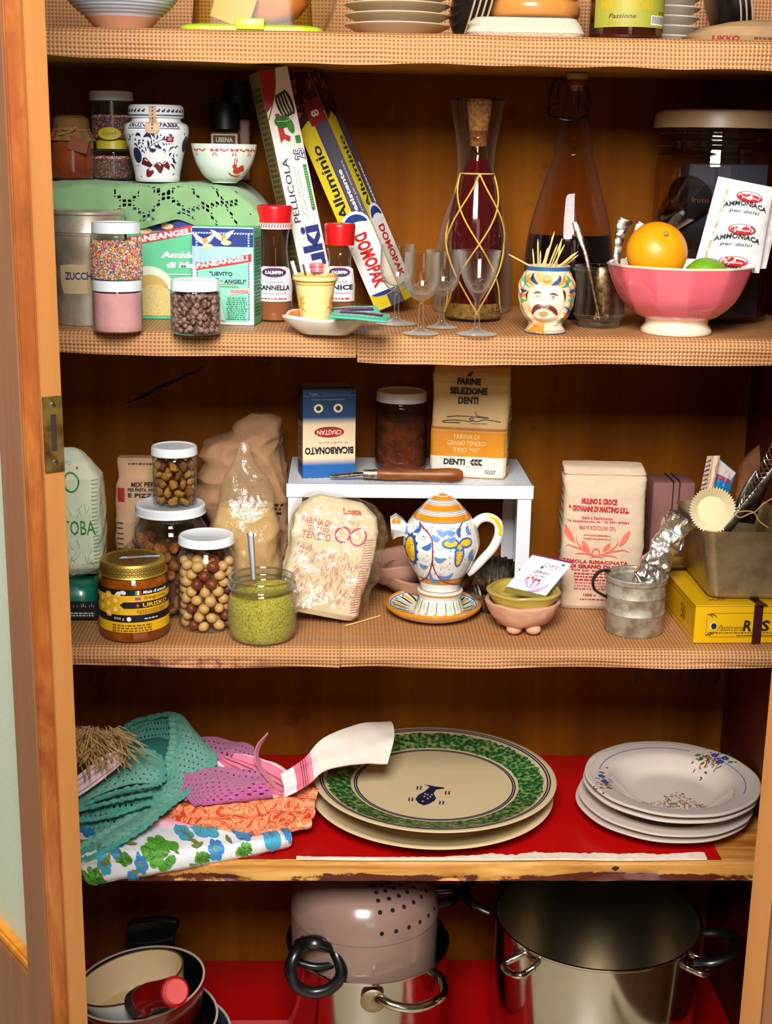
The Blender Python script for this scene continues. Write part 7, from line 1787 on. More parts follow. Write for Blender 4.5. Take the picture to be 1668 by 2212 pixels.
P.micro(.022, bh*.26, .19, bh*.31, 1, '#5a4810', 3, ragged=0); P.micro(.060, bh*.19, .19, bh*.235, 1, '#5a4810', 4, ragged=0)
P.build('printed_front', t, on_front(0), off=.0005)
P = Print(); P.text('50', .060, bh*.50, w=.020, h=.022, m='#4a1c10', flipx=True); P.rect(.010, bh*.14, bdep*.95, bh*.15, br); P.rect(.010, bh*.85, bdep*.95, bh*.86, br); P.rect(.010, bh*.14, .011, bh*.86, br)
P.build('printed_side', t, lambda u, v: ((0, u, v), (-1, 0, 0)), off=.0005)
P = Print(); P.rect(.022, .018, x1_, .0186, br); P.rect(.026, .022, .0266, bdep*.6, br); P.rect(.022, .018, .0226, bdep*.6, br)
for k in range(5): P.tear(.024+.004*k, .020, .030+.005*k, .022+.004*(k % 2), .003, br, .2)
P.build('printed_top', t, on_top(bh+.0015), off=.0004)
# --- loaf tin with baking things
lz = LZ+bh+.0034; l0 = W(1532, 1282, A_.y+.022); ltx = l0.x; lty = A_.y+.022
r1 = W(1503, 1160, lty-.006); Hl = W(1600, 1150, lty-.008).z-lz; wl_ = min(.150, XR-.022-ltx); dl_ = .16
def rr_ring(x0, x1, y0, y1, z, cr_=.012, n=8):
 pts = []
 for cx_, cy_, a0 in ((x1-cr_, y1-cr_, 0), (x0+cr_, y1-cr_, 90), (x0+cr_, y0+cr_, 180), (x1-cr_, y0+cr_, 270)):
  for k in range(n+1): a = math.radians(a0+90*k/n); pts.append(Vector((cx_+cr_*math.cos(a), cy_+cr_*math.sin(a), z)))
 return pts
t = thing('loaf_tin', 'brushed steel loaf tin full of moulds standing on the yellow box', 'baking tin', (ltx, lty, lz))
fl_ = .014; tinm = metal_m('brushed_loaf_steel', '#b09c78', .4, dirt='#94805c', scale=18, met=.75)
xw = min(wl_+fl_, XR-.006-ltx)
rings = [rr_ring(.004, wl_-.004, .004, dl_-.004, 0, .014), rr_ring(0, wl_, 0, dl_, .004, .016), rr_ring(-fl_, xw, -.009, dl_+.01, Hl-.002, .016), rr_ring(-fl_-.002, xw+.001, -.0105, dl_+.012, Hl, .018), rr_ring(-fl_+.0005, xw-.001, -.008, dl_+.009, Hl+.0008, .016), rr_ring(0+.002, wl_-.002, .002, dl_-.002, .006, .014)]
obj('body', loft(rings), tinm, t)
BX = lambda px, py, dy: W(px, py, lty+dy)
cq = BX(1537, 1101, .016); rc = 44/S(cq)
t = thing('paper_cup', 'round white pleated paper baking cup facing out of the loaf tin', 'baking cup', cq, rot=(math.radians(78), 0, math.radians(-6)))
obj('base', lathe([(0, .0006), (rc*.68, .0006), (rc*.68, 0), (0, 0)], 48), mat('cream_paper_cup', '#dcc9a0', .8), t)
obj('pleats', lathe([(rc*.67, .0), (rc*.72, .0015), (rc*1.10, .011), (rc*1.10, .0116), (rc*.71, .0022), (rc*.67, .0008)], 288, ripple=lambda a, z, rr_: rr_*(1+.045*math.cos(a*48)) if rr_ > rc*.8 else rr_), mat('cream_paper_cup'), t)
t, sf = sachet3('blue_sachet', 'blue and white packet sticking out of the loaf tin behind the paper cup', [(1548, 985, .05), (1590, 1020, .05), (1560, 1115, .03), (1505, 1100, .03)], lty+.02, .004, mat('blue_packet', '#1a6a9c', .4), 6)
P = Print(); P.poly([(.0, .72), (.9, .78), (1, .98), (.1, .98)], '#c8b8ae'); P.poly([(0, .66), (.9, .70), (.9, .76), (0, .71)], '#b82a34'); P.ell(.5, .4, .3, .1, '#0f3f6a'); P.build('printed_front', t, sf, off=.0006, maxe=.1)
t, sf = sachet3('wrapped_strip', 'brown and white striped packet leaning up out of the loaf tin', [(1528, 985, .035), (1556, 984, .035), (1532, 1110, .02), (1503, 1110, .02)], lty+.02, .004, mat('striped_packet', '#a88870', .5), 8)
P = Print()
for i in range(12): P.poly([(0, .08*i), (.35, .08*i+.03), (.35, .08*i+.06), (0, .08*i+.03)], '#3a2a26')
P.rect(.55, .0, .8, 1, '#d8b890'); P.build('printed_front', t, sf, off=.0006, maxe=.1)
bt = metal_m('boat_mould_steel', '#8a8078', .3, dirt='#4a4038', scale=50)
for k, (c4) in enumerate((((1600, 1128), (1606, 1090), (1622, 1050), (1640, 1014)), ((1618, 1130), (1626, 1095), (1642, 1060), (1660, 1030)))):
 ps = [BX(a, b, .035+.012*k) for a, b in c4]; O = ps[0]; t = thing('boat_mould', ('front' if k == 0 else 'rear')+' pointed boat shaped steel mould standing in the loaf tin', 'mould', O)
 obj('shell', tube([p-O for p in ps], .0105, 14, 8, rf=lambda k_: .35+.65*math.sin(PI*min(.96, .25+k_*.72)) if k_ < .97 else .1, flat=.35), bt, t)
ps = [BX(1570, 1150, .002), BX(1610, 1080, .004), BX(1650, 1010, .006), BX(1690, 950, .008)]; O = ps[0]
t = thing('wire_whisk', 'twisted wire whisk lying diagonally out of the loaf tin', 'whisk', O); wr = metal_m('whisk_wire', '#b8aa98', .3)
ax = (ps[-1]-ps[0]); s_ = ax.cross(Vector((0, 1, 0))).normalized()
for k in range(5):
 pts = []
 for i in range(41):
  kk_ = i/40; c_ = ps[0].lerp(ps[-1], kk_)-O+Vector((0, -.004*math.sin(PI*kk_), 0)); w2_ = .004+.008*kk_
  pts.append(c_+s_*w2_*math.cos(kk_*26+k*PI*2/5)+Vector((0, 1, 0))*w2_*.4*math.sin(kk_*26+k*PI*2/5))
 obj('wire', tube(pts, .0008, 5), wr, t)
ps = [BX(1570, 1146, -.002), BX(1640, 1060, -.001), BX(1700, 985, 0)]; t = thing('knife', 'narrow steel blade lying beside the whisk in the loaf tin', 'knife', ps[0]); obj('blade', tube([p-ps[0] for p in ps], .006, 8, 4, flat=.2), bt, t)
ps = [(1588, 1118), (1605, 1108), (1625, 1112), (1640, 1100), (1668, 1075)]; t = thing('twine', 'loop of thin gold twine tied round the whisk', 'string', BX(1620, 1110, -.012)); O = Vector(t.location)
obj('strand', tube([BX(a, b, -.012)-O for a, b in ((1588, 1112), (1600, 1118), (1618, 1110), (1632, 1105), (1650, 1088), (1680, 1070))], .0009, 6, 5), mat('gold_twine', '#b08a42', .7), t)
obj('strand', tube([BX(a, b, -.012)-O for a, b in ((1592, 1106), (1615, 1104), (1630, 1108), (1640, 1125), (1660, 1140))], .0009, 6, 5), mat('gold_twine'), t)
kq = Vector((W(1655, 1100, .30).x, .30, LZ)); kb = blob([(940, 1660, 1690), (985, 1612, 1712), (1050, 1592, 1712), (1150, 1590, 1712), (1240, 1590, 1712)], .30, .35, kq, k=3, amp=.006, fs=20, seed=16); kb.zs[0] = .0005; kb.r[0] = (.0005,)+tuple(kb.r[0][1:])
t = thing('paper_bag', 'brown paper bag standing behind the loaf tin against the right wall', 'paper bag', kq); obj('bag', kb.mesh(50, 90), paper('dark_kraft_bag', '#8a5426', .2), t)
yb = .285; c0, c1 = W(1408, 1100, yb).x, W(1500, 1100, yb).x; ht = W(1450, 1042, yb).z-LZ
t = thing('string_tied_parcel', 'pinkish parcel tied with dark string behind the tin mug', 'parcel', ((c0+c1)/2, yb+.03, LZ)); obj('parcel', box(c1-c0, .06, ht, .004, 2), mat('dusty_pink_paper', '#8a5a52', .7, var=.15), t)
for dx_ in (-.006, .004): obj('string', box(.0016, .0625, ht+.002, 0, loc=(dx_+.004, 0, .0)), mat('dark_string', '#1a1412', .8), t, smooth=False)
# ================================================================ FOURTH SHELF: dishes, plates, linens
# --- two big green-rimmed dishes
def dish_prof(R0, h, th=.006):
 o = sprof([(R0*.50, 0), (R0*.53, 0), (R0*.55, h*.08), (R0*.70, h*.30), (R0*.86, h*.62), (R0*.965, h*.90), (R0*.995, h*.95)], 4)
 rim = [(R0*1.0, h*.975), (R0*.992, h*1.01), (R0*.965, h*1.015)]
 inn = sprof([(R0*.945, h*.985), (R0*.86, h*.78), (R0*.74, h*.52), (R0*.68, h*.40), (R0*.66, h*.385), (R0*.4, h*.36), (0, h*.36)], 5)
 return o, rim, inn
crz = mat('cream_crackle_glaze', '#e2cda0', .16, coat=.8, var=.05)
zr_ = .0515; cD = G(939, 1690, Z4+zr_); RD = .188; cDy = .180
for k, z0 in enumerate((.0018, .0018+.0275)):
 cxw = W(939, 1690, cDy).x
 q = Vector((cxw-(.004 if k == 0 else 0), cDy+(.0 if k else -.002), Z4+z0)); h = .0235 if k == 0 else .0225
 lab = 'top one of two huge cream dishes, painted green with a blue animal at its centre' if k else 'lower of two huge cream dishes, only its rim and foot in view'
 t = thing('serving_dish', lab, 'dish', q)
 o, rim, inn = dish_prof(RD, h if k else .0250); 
 if k: o = [(a, b) for a, b in o]
 obj('dish', lathe([(0, .001)]+o+rim+inn, 120), crz, t)
 if k:
  ip = sorted([(a, b) for a, b in inn+rim[-1:]]); zf = lambda rr_: float(np.interp(rr_, [p[0] for p in ip], [p[1] for p in ip]))
  surf = lambda u, v: ((u, v, zf(math.hypot(u, v))), Vector((-u*2.0*(math.hypot(u, v) > RD*.68), -v*2.0*(math.hypot(u, v) > RD*.68), .25)).normalized() if True else 0)
  gmat = bpy.data.materials.new('green_sponged_glaze'); n = NT(gmat); vo = n.new('TexVoronoi'); n.l.new(n.tex('Object', (1, 1, 1)), vo.inputs['Vector']); vo.inputs['Scale'].default_value = 150
  f_ = n.noise(n.tex(), 90, 5, .7); mx = n.math('ADD', n.math('MULTIPLY', vo.outputs['Distance'], .7), n.math('MULTIPLY', f_, .6)); n.l.new(n.ramp(mx, [(.38, '#0c3a20'), (.55, '#1d5c30'), (.70, '#3f7a3c'), (.84, '#9aa860')]), n.b.inputs['Base Color']); n.b.inputs['Roughness'].default_value = .2; n.b.inputs['Coat Weight'].default_value = .7
  P = Print(); N_ = 160
  def annulus(r0_, r1_, m, wob=0):
   v = []; rr = random.Random(3)
   for i in range(N_):
    a = 2*PI*i/N_; w_ = wob*math.sin(i*2.9)+wob*.6*math.sin(i*5.3)
    v += [((r0_-w_*.4)*math.cos(a), (r0_-w_*.4)*math.sin(a)), ((r0_+r1_)/2*math.cos(a), (r0_+r1_)/2*math.sin(a)), ((r1_+w_)*math.cos(a), (r1_+w_)*math.sin(a))]
   f = []
   for i in range(N_):
    j = (i+1) % N_
    for s in range(2): f.append((3*i+s, 3*i+s+1, 3*j+s+1, 3*j+s))
   P._add(v, f, m)
  annulus(RD*.695, RD*.895, gmat, .0022)
  nb = ink('#101a3a', .2)
  for r0_ in (.657, .640, .925, .945): annulus(RD*r0_, RD*(r0_+.011), nb)
  P.up()
  def D(X, Y): p = G(640+X/2.78, 1520+Y/2.78, q.z+h*.36); return (p.x-q.x, p.y-q.y)
  dk = '#141a3c'
  P.poly([D(*p) for p in ((715, 575), (735, 550), (770, 530), (800, 505), (790, 495), (765, 488), (800, 492), (835, 500), (885, 505), (890, 512), (840, 518), (825, 540), (840, 570), (830, 585), (795, 605), (765, 613), (735, 600))], dk)
  P.up()
  for (X, Y) in ((770, 560), (790, 550), (805, 562), (790, 572), (775, 545), (815, 550), (760, 590)): P.ell(*D(X, Y), .0016, .0022, '#c8b690', n=8)
  for (X, Y) in ((735, 510), (905, 540), (685, 580), (870, 600)):
   for s in (0, 20): P.line([D(X+s-14, Y-14), D(X+s-4, Y-8), D(X+s-10, Y+4), D(X+s, Y+10)], .0022, dk, sm=3, taper=True)
  P.build('painted_decoration', t, surf, off=.0007, maxe=.012)
# --- four soup plates
RP = .133; cpl = mat('ivory_porcelain', '#ddcfc4', .14, coat=.8)
pc_ = Vector((.513, .145, 0))
def plate(k, z0, dx_, lab, deep, deco=False, tilt=0):
 q = Vector((pc_.x+dx_, .150, Z4+z0)); t = thing('soup_plate', lab, 'plate', q, group='soup plates', rot=(math.radians(tilt), 0, 0))
 R_, h = RP, (.030 if deep else .020)
 o = sprof([(R_*.48, 0), (R_*.50, 0), (R_*.52, h*.08), (R_*.64, h*.45), (R_*.72, h*.70), (R_*.97, h*.95)], 4); inn = sprof([(R_*.965, h*1.08), (R_*.80, h*.96), (R_*.715, h*.84), (R_*.64, h*.55), (R_*.50, h*.18), (R_*.3, h*.13), (0, h*.13)], 5)
 obj('plate', lathe([(0, .001)]+o+[(R_*1.0, h*.99), (R_*1.0, h*1.06), (R_*.985, h*1.09)]+inn, 110, ripple=lambda a, z, rr_: rr_*(1+.004*math.cos(a*10)) if rr_ > R_*.9 else rr_), cpl, t)
 if deco:
  ip = sorted(inn); zf = lambda rr_: float(np.interp(rr_, [p[0] for p in ip], [p[1] for p in ip])); P = Print()
  P.line([(R_*.83*math.cos(a), R_*.83*math.sin(a)) for a in np.linspace(math.radians(62), math.radians(165), 40)], .0012, '#3a5a9c'); P.line([(R_*.83*math.cos(a), R_*.83*math.sin(a)) for a in np.linspace(math.radians(-30), math.radians(40), 30)], .0012, '#3a5a9c')
  for i in range(5):
   a0 = math.radians(50+i*30); P.line([(R_*(.955-.03*abs(math.sin(k_/12*PI)))*math.cos(a0+k_*.04), R_*(.955-.03*abs(math.sin(k_/12*PI)))*math.sin(a0+k_*.04)) for k_ in range(13)], .0008, '#b4a89c')
  rr = random.Random(11)
  def D(px, py, zh=.016): p = G(px, py, q.z+zh); return (p.x-q.x, p.y-q.y)
  def posy(px, py, wx, wy, n_, zh):
   for i in range(n_):
    x_, y_ = D(px+rr.gauss(0, wx), py+rr.gauss(0, wy), zh); a = rr.uniform(0, 2*PI); l = rr.uniform(.003, .007)
    P.line([(x_, y_), (x_+l*.5*math.cos(a)+.001, y_+l*.5*math.sin(a)), (x_+l*math.cos(a+.5), y_+l*math.sin(a+.5))], rr.uniform(.0012, .0022), rr.choice(['#5a3018', '#8a5434', '#5a3018', '#a87858', '#3a2a1c']), sm=2)
  posy(1540, 1638, 20, 7, 70, .030); posy(1306, 1690, 9, 12, 30, .030)
  P.up()
  for (X, Y) in ((1544, 1633), (1566, 1640), (1556, 1645), (1300, 1676), (1308, 1688)): x_, y_ = D(X, Y, .030); [P.ell(x_+.0035*math.cos(b), y_+.0035*math.sin(b), .0028, .0028, '#2c46a0', n=7) for b in (0, 1.26, 2.5, 3.77, 5.0)]
  for (X, Y) in ((1508, 1630), (1514, 1636), (1578, 1648), (1300, 1668), (1316, 1702)): x_, y_ = D(X, Y, .030); P.ell(x_, y_, .005, .003, '#3c7a34', n=8)
  for i in range(420):
   u_ = rr.random(); v_ = rr.random(); px = 1462+(-74+148*u_); lim = 1-abs(px-1462)/82
   py = 1762-56*v_*lim**.7; x_, y_ = D(px, py, .006); a = rr.uniform(0, 2*PI); l = rr.uniform(.002, .006)
   P.line([(x_, y_), (x_+l*math.cos(a), y_+l*math.sin(a))], rr.uniform(.0012, .0020), rr.choice(['#7a5238', '#b08a70', '#8a5434', '#c8a890', '#6a4a30']))
  for (X, Y) in ((1442, 1744), (1470, 1748)): x_, y_ = D(X, Y, .006); [P.ell(x_+.004*math.cos(b), y_+.004*math.sin(b), .003, .003, '#2c46a0', n=7) for b in (0, 1.26, 2.5, 3.77, 5.0)]
  for (X, Y) in ((1418, 1742), (1456, 1734), (1500, 1755)): x_, y_ = D(X, Y, .006); P.ell(x_, y_, .006, .003, '#4a8038', n=8)
  P.build('painted_flowers', t, lambda u, v: ((u, v, zf(math.hypot(u, v))), (0, 0, 1)), off=.0006, maxe=.012)
plate(0, .0022, -.010, 'bottom plate of the four stacked ivory plates', False)
plate(1, .0118, -.006, 'second plate from the bottom of the four stacked ivory plates', False)
plate(2, .0235, .0, 'third plate from the bottom of the four stacked ivory plates', True)
plate(3, .0330, .002, 'top soup plate with blue line and flower posies', True, True)
# --- linens
class Cloth:
 def __init__(s, rows, nu=8, nv=8, fold=None):
  g = [[W(*p) for p in r] for r in rows]; s.raw = g
  R2 = [crv(r, nu) for r in g]; cols = [crv(c, nv) for c in zip(*R2)]; s.g = [[cols[i][j] for i in range(len(cols))] for j in range(len(cols[0]))]  # g[row][col]
  s.nr, s.nc = len(s.g), len(s.g[0])
  if fold:
   base = [[p.copy() for p in r] for r in s.g]
   for i in range(s.nr):
    for j in range(s.nc):
     a = base[min(i+1, s.nr-1)][j]-base[max(i-1, 0)][j]; b = base[i][min(j+1, s.nc-1)]-base[i][max(j-1, 0)]; n_ = a.cross(b)
     n_ = n_.normalized() if n_.length > 1e-12 else Vector((0, -1, 0))
     if n_.dot(CAM-base[i][j]) < 0: n_ = -n_
     s.g[i][j] = base[i][j]+n_*fold(j/(s.nc-1), i/(s.nr-1), base[i][j])
 def fn(s, u, v):
  x = max(0, min(.9999, u))*(s.nc-1); y = max(0, min(.9999, v))*(s.nr-1); j, i = int(x), int(y); fx_, fy = x-j, y-i
  j2, i2 = min(j+1, s.nc-1), min(i+1, s.nr-1)
  p = s.g[i][j].lerp(s.g[i][j2], fx_).lerp(s.g[i2][j].lerp(s.g[i2][j2], fx_), fy)
  n_ = (s.g[i2][j]-s.g[i][j]).cross(s.g[i][j2]-s.g[i][j]); n_ = n_.normalized() if n_.length > 1e-12 else Vector((0, -1, 0))
  if n_.dot(CAM-p) < 0: n_ = -n_
  return p, n_
 def mesh(s, th=.002, hole=None, O=Vector((0, 0, 0))):
  bm = bmesh.new(); V = [[bm.verts.new(p-O) for p in r] for r in s.g]; uv = bm.loops.layers.uv.new('uv')
  for i in range(s.nr-1):
   for j in range(s.nc-1):
    if hole and hole(i, j): continue
    f = bm.faces.new((V[i][j], V[i][j+1], V[i+1][j+1], V[i+1][j]))
    for l, (a, b) in zip(f.loops, ((i, j), (i, j+1), (i+1, j+1), (i+1, j))): l[uv].uv = (b/(s.nc-1), a/(s.nr-1))
  bmesh.ops.delete(bm, geom=[v for v in bm.verts if not v.link_faces], context='VERTS')
  c = s.g[s.nr//2][s.nc//2]; bm.normal_update()
  thick(bm, th); return bm
F_ = Z4+.003
def zp(px, py, z): return (px, py, G(px, py, z).y)
fc = Cloth([[(150, 1700, .21), (260, 1700, .21), (380, 1700, .21), (480, 1706, .20), (560, 1716, .19)],
   [zp(150, 1790, F_+.022), zp(260, 1782, F_+.022), zp(380, 1772, F_+.022), zp(500, 1768, F_+.021), zp(590, 1772, F_+.018)],
   [zp(165, 1845, F_+.020), zp(285, 1836, F_+.021), zp(410, 1824, F_+.021), zp(530, 1808, F_+.020), zp(618, 1794, F_+.017)],
   [(176, 1872, -.020), (295, 1860, -.016), (415, 1842, -.005), (540, 1822, .012), (629, 1806, .030)],
   [(186, 1900, -.021), (300, 1884, -.018), (418, 1864, -.006), (540, 1842, .010), (628, 1822, .030)],
   [(205, 1908, -.016), (305, 1890, -.012), (420, 1870, -.001), (540, 1848, .016), (622, 1828, .036)]], 14, 10, lambda u, v, p: .0015*nz(p*30, 1, 2)+.0008*nz(p*90, 1, 2))
t = thing('floral_tablecloth', 'folded white tablecloth printed with green and blue flowers, hanging over the shelf edge', 'tablecloth', W(400, 1850, .1))
O = Vector(t.location)
obj('cloth', fc.mesh(.0022, O=O), mat('white_cotton', '#e8e6ea', .85, bump=.2, bscale=600), t)
P = Print(.45); g1, g2, b1, b2, ol = '#4f9a2c', '#6f8434', '#2e86c8', '#3aa6c8', '#7a7a2c'
rr = random.Random(8)
def flower(u, v, s, c1, c2, n=6, rot=0):
 for i in range(n):
  a = 2*PI*i/n+rot; P.ell(u+s*.62*math.cos(a)*P.asp, v+s*.62*math.sin(a)*1.4, s*.42*P.asp, s*.42*1.3, c1, rot=0, n=10)
 P.up(); P.ell(u, v, s*.3*P.asp, s*.3*1.4, c2, n=10); P.up()
 for i in range(n): a = 2*PI*i/n+rot; P.line([(u, v), (u+s*.7*math.cos(a)*P.asp, v+s*.9*math.sin(a))], .008, ol)
def bush(u, v, s):
 for i in range(26):
  a = rr.uniform(0, 2*PI); d = s*math.sqrt(rr.random()); P.ell(u+d*math.cos(a)*P.asp*1.35, v+d*math.sin(a)*1.05, s*.36*P.asp, s*.36, rr.choice([g1, '#5fae34', g1]), n=9)
 P.up()
 for i in range(30):
  a = rr.uniform(0, 2*PI); d = s*math.sqrt(rr.random()); P.line([(u+d*math.cos(a)*P.asp*1.3, v+d*math.sin(a)), (u+d*math.cos(a)*P.asp*1.3+.012, v+d*math.sin(a)+.02)], .010, '#3a6a1c')
def lf(u, v, l, a): P.tear(u, v, u+l*math.cos(math.radians(a))*P.asp, v+l*math.sin(math.radians(a)), l*.5, g2, .1)
bush(.36, .78, .13); bush(.04, .93, .07); bush(.72, .90, .055); bush(.95, .55, .09); bush(.54, .90, .05); bush(.20, .80, .05)
for (u, v, s, c1, c2) in ((.17, .60, .10, b1, b2), (.60, .52, .11, b2, '#8ab0d8'), (.42, .38, .07, b1, b2), (.60, .84, .055, b1, b2), (.88, .80, .09, b2, b1), (.08, .45, .07, b1, b2), (.80, .25, .05, b1, b2), (.27, .86, .05, b1, b2), (.50, .62, .06, b2, b1), (.74, .70, .07, b1, b2), (.98, .80, .05, b1, b2), (.11, .82, .05, b2, b1), (.22, .97, .04, b1, b2)): flower(u, v, s*1.35, c1, c2, 6, u*9)
for (u, v, l, a) in ((.03, .62, .12, 20), (.10, .80, .12, -20), (.26, .42, .14, 30), (.33, .40, .12, -35), (.48, .44, .16, 10), (.69, .56, .12, 60), (.71, .56, .13, 95), (.73, .56, .12, 120), (.78, .52, .17, 15), (.86, .58, .17, 25), (.84, .42, .14, -20), (.95, .66, .12, 70), (.5, .70, .10, 40), (.52, .62, .09, 100), (.22, .90, .1, 10), (.48, .92, .09, 5), (.97, .3, .12, -30), (.22, .66, .14, 20), (.50, .78, .12, -10), (.66, .72, .12, 80), (.92, .70, .14, 10), (.12, .68, .10, 120), (.14, .30, .12, 30), (.55, .25, .12, -10)): lf(u, v, l, a)
vk = lambda v: float(np.interp(v, [0, .46, .74, .84, .95, 1], [0, .2, .4, .6, .8, 1]))
P.build('floral_print', t, lambda u, v: (fc.fn(u, vk(v))[0]-O, fc.fn(u, vk(v))[1]), off=.0036, maxe=.03, layer=.0001)
pf = Cloth([[(330, 1745, .13), (400, 1756, .13), (470, 1770, .12), (530, 1784, .11)], [(328, 1768, .072), (400, 1780, .064), (470, 1793, .058), (528, 1802, .052)], [(328, 1780, .062), (400, 1793, .056), (470, 1806, .050), (526, 1812, .046)], [(332, 1784, .068), (402, 1798, .062), (470, 1814, .052), (500, 1818, .05)]], 8, 6, lambda u, v, p: .001*nz(p*60, 1, 1))
tag(obj('pink_cloth', pf.mesh(.004), mat('pale_pink_cotton', '#eba8b4', .85, bump=.2, bscale=500)), 'folded plain pale pink cloth under the orange paisley one', 'cloth')
pm = bpy.data.materials.new('orange_paisley'); n = NT(pm); v_ = n.tex('Object', (1, 1, 1)); wv = n.noise(v_, 34, 2, .5, 2.5); n.l.new(n.ramp(wv, [(.34, '#c8431e'), (.40, '#eb8a5c'), (.47, '#e9a27a'), (.50, '#d8521f'), (.56, '#f0a880'), (.62, '#e07a30'), (.68, '#f0b48e')]), n.b.inputs['Base Color']); n.b.inputs['Roughness'].default_value = .85
for e_ in [x for x in n.n if x.type == 'VALTORGB']: e_.color_ramp.interpolation = 'CONSTANT'
op = Cloth([[(395, 1665, .19), (470, 1660, .19), (560, 1668, .18), (640, 1690, .16), (690, 1712, .14)],
   [(370, 1712, .13), (450, 1712, .12), (540, 1716, .11), (620, 1722, .11), (680, 1735, .10)],
   [(362, 1742, .095), (440, 1752, .075), (530, 1752, .070), (610, 1750, .075), (680, 1755, .085)],
   [(352, 1762, .085), (430, 1780, .060), (510, 1788, .045), (560, 1796, .040), (670, 1772, .075)],
   [(356, 1766, .092), (432, 1784, .066), (512, 1796, .050), (566, 1800, .048), (655, 1778, .080)]], 12, 9,
           lambda u, v, p: .0045*ridge(p, 26, 4)+.0018*nz(p*70, 1, 2)+.004*math.sin(v*26+u*6))
tag(obj('orange_cloth', op.mesh(.0025), pm), 'crumpled orange and peach paisley cloth between the pink cloths', 'cloth')
def chole(pu, pv, du=.45, dv=.45, rows=None):
 def h(i, j): return (i % pv) >= pv*(1-dv) and ((j+(i//pv % 2)*(pu//2)) % pu) >= pu*(1-du)
 return h
mg = mat('magenta_crochet', '#cf62a0', .9, bump=1, bscale=420, var=.2, vscale=200, sheen=.3)
mc = Cloth([[(425, 1598, .26), (470, 1596, .26), (515, 1606, .25), (545, 1622, .24)], [(420, 1640, .19), (460, 1650, .18), (510, 1660, .17), (560, 1668, .16)], [(398, 1690, .12), (440, 1690, .11), (500, 1690, .105), (570, 1690, .10)], [(392, 1716, .09), (430, 1730, .078), (480, 1722, .075), (590, 1712, .08)], [(396, 1722, .10), (436, 1742, .070), (482, 1730, .075), (570, 1716, .09)]], 40, 36, lambda u, v, p: .006*ridge(p, 18, 3)+.002*nz(p*50, 1, 4))
hm_ = chole(9, 8, .34, .40)
tag(obj('pink_crochet', mc.mesh(.0018, hole=hm_), mg), 'magenta pink crochet doily crumpled beside the teal one', 'crochet')
tl_ = mat('teal_crochet', '#4fb59c', .9, bump=1, bscale=380, var=.25, vscale=150, var2='#3a9684', sheen=.3)
tl2 = mat('pale_teal_crochet', '#7fc4ae', .9, bump=1, bscale=380, var=.2, vscale=150)
t = thing('teal_crochet_throw', 'large teal crochet throw with scalloped edge heaped at the left of the linens', 'crochet', W(300, 1850, .12)); O = Vector(t.location)
def edging(pts, r, name='scalloped_edge', m=None, fl=.6, freq=1.0):
 P_ = crv([W(*p)-O for p in pts], 8); L_ = sum((b-a).length for a, b in zip(P_, P_[1:]))
 n_ = int(L_/.0022); Q = crv([P_[0]]+P_[4::4]+[P_[-1]], 4); idx = np.linspace(0, len(P_)-1, n_); pts2 = [P_[int(i)].lerp(P_[min(len(P_)-1, int(i)+1)], i-int(i)) for i in idx]
 bm = tube(pts2, r, 8, rf=lambda k: .75+.45*abs(math.sin(k*n_*.0022/.0125*PI*freq)), flat=fl); rumple(bm, .002, 200, 3); obj(name, bm, m or tl_, t)
body = Cloth([[(258, 1590, .27), (300, 1562, .28), (345, 1552, .28), (385, 1548, .275)], [(250, 1632, .22), (300, 1605, .235), (350, 1600, .24), (388, 1610, .235)], [(240, 1680, .16), (300, 1660, .175), (350, 1650, .18), (392, 1668, .17)],
              [(160, 1735, .10), (225, 1725, .10), (300, 1716, .10), (372, 1716, .10)], [(150, 1780, .06), (215, 1778, .055), (285, 1772, .050), (330, 1762, .055)], [(150, 1830, .02), (200, 1822, .015), (250, 1805, .018), (300, 1788, .025)], [(160, 1852, .004), (185, 1846, .0), (235, 1828, .004), (290, 1802, .018)]], 56, 30,
             lambda u, v, p: .007*nz(p*16, 1, 3)+.0025*nz(p*45, 1, 8))
obj('net_body', body.mesh(.0018, hole=chole(9, 8, .34, .40), O=O), tl_, t)
sw_ = Cloth([[(372, 1545, .250), (392, 1552, .246), (408, 1572, .240), (424, 1592, .235)], [(374, 1600, .205), (400, 1602, .198), (430, 1612, .192), (462, 1634, .185)], [(362, 1650, .158), (392, 1660, .148), (420, 1668, .142), (446, 1676, .138)], [(330, 1704, .112), (360, 1712, .102), (384, 1716, .098), (404, 1712, .098)], [(288, 1758, .066), (318, 1762, .055), (336, 1760, .052), (352, 1752, .054)], [(224, 1800, .026), (252, 1806, .016), (272, 1808, .012), (292, 1800, .014)], [(160, 1836, -.006), (180, 1846, -.012), (196, 1850, -.014), (208, 1846, -.014)]], 34, 40,
   lambda u, v, p: .004*math.sin(u*PI)+.003*nz(p*30, 1, 5))
obj('swath', sw_.mesh(.0022, hole=chole(11, 9, .30, .35), O=O), tl2, t)
edging([(372, 1545, .247), (374, 1600, .200), (362, 1650, .153), (330, 1704, .107), (288, 1758, .060), (224, 1800, .018), (160, 1836, -.014)], .0062, m=tl2)
edging([(385, 1548, .244), (393, 1604, .195), (380, 1660, .148), (350, 1712, .100), (310, 1763, .053), (246, 1808, .012), (170, 1846, -.018)], .0055)
edging([(424, 1592, .233), (462, 1634, .182), (446, 1676, .134), (404, 1712, .094), (352, 1752, .050), (292, 1800, .008), (208, 1848, -.020), (168, 1856, -.022)], .0045)
edging([(255, 1585, .268), (290, 1560, .276), (330, 1549, .276), (372, 1543, .262), (395, 1556, .25)], .0055)
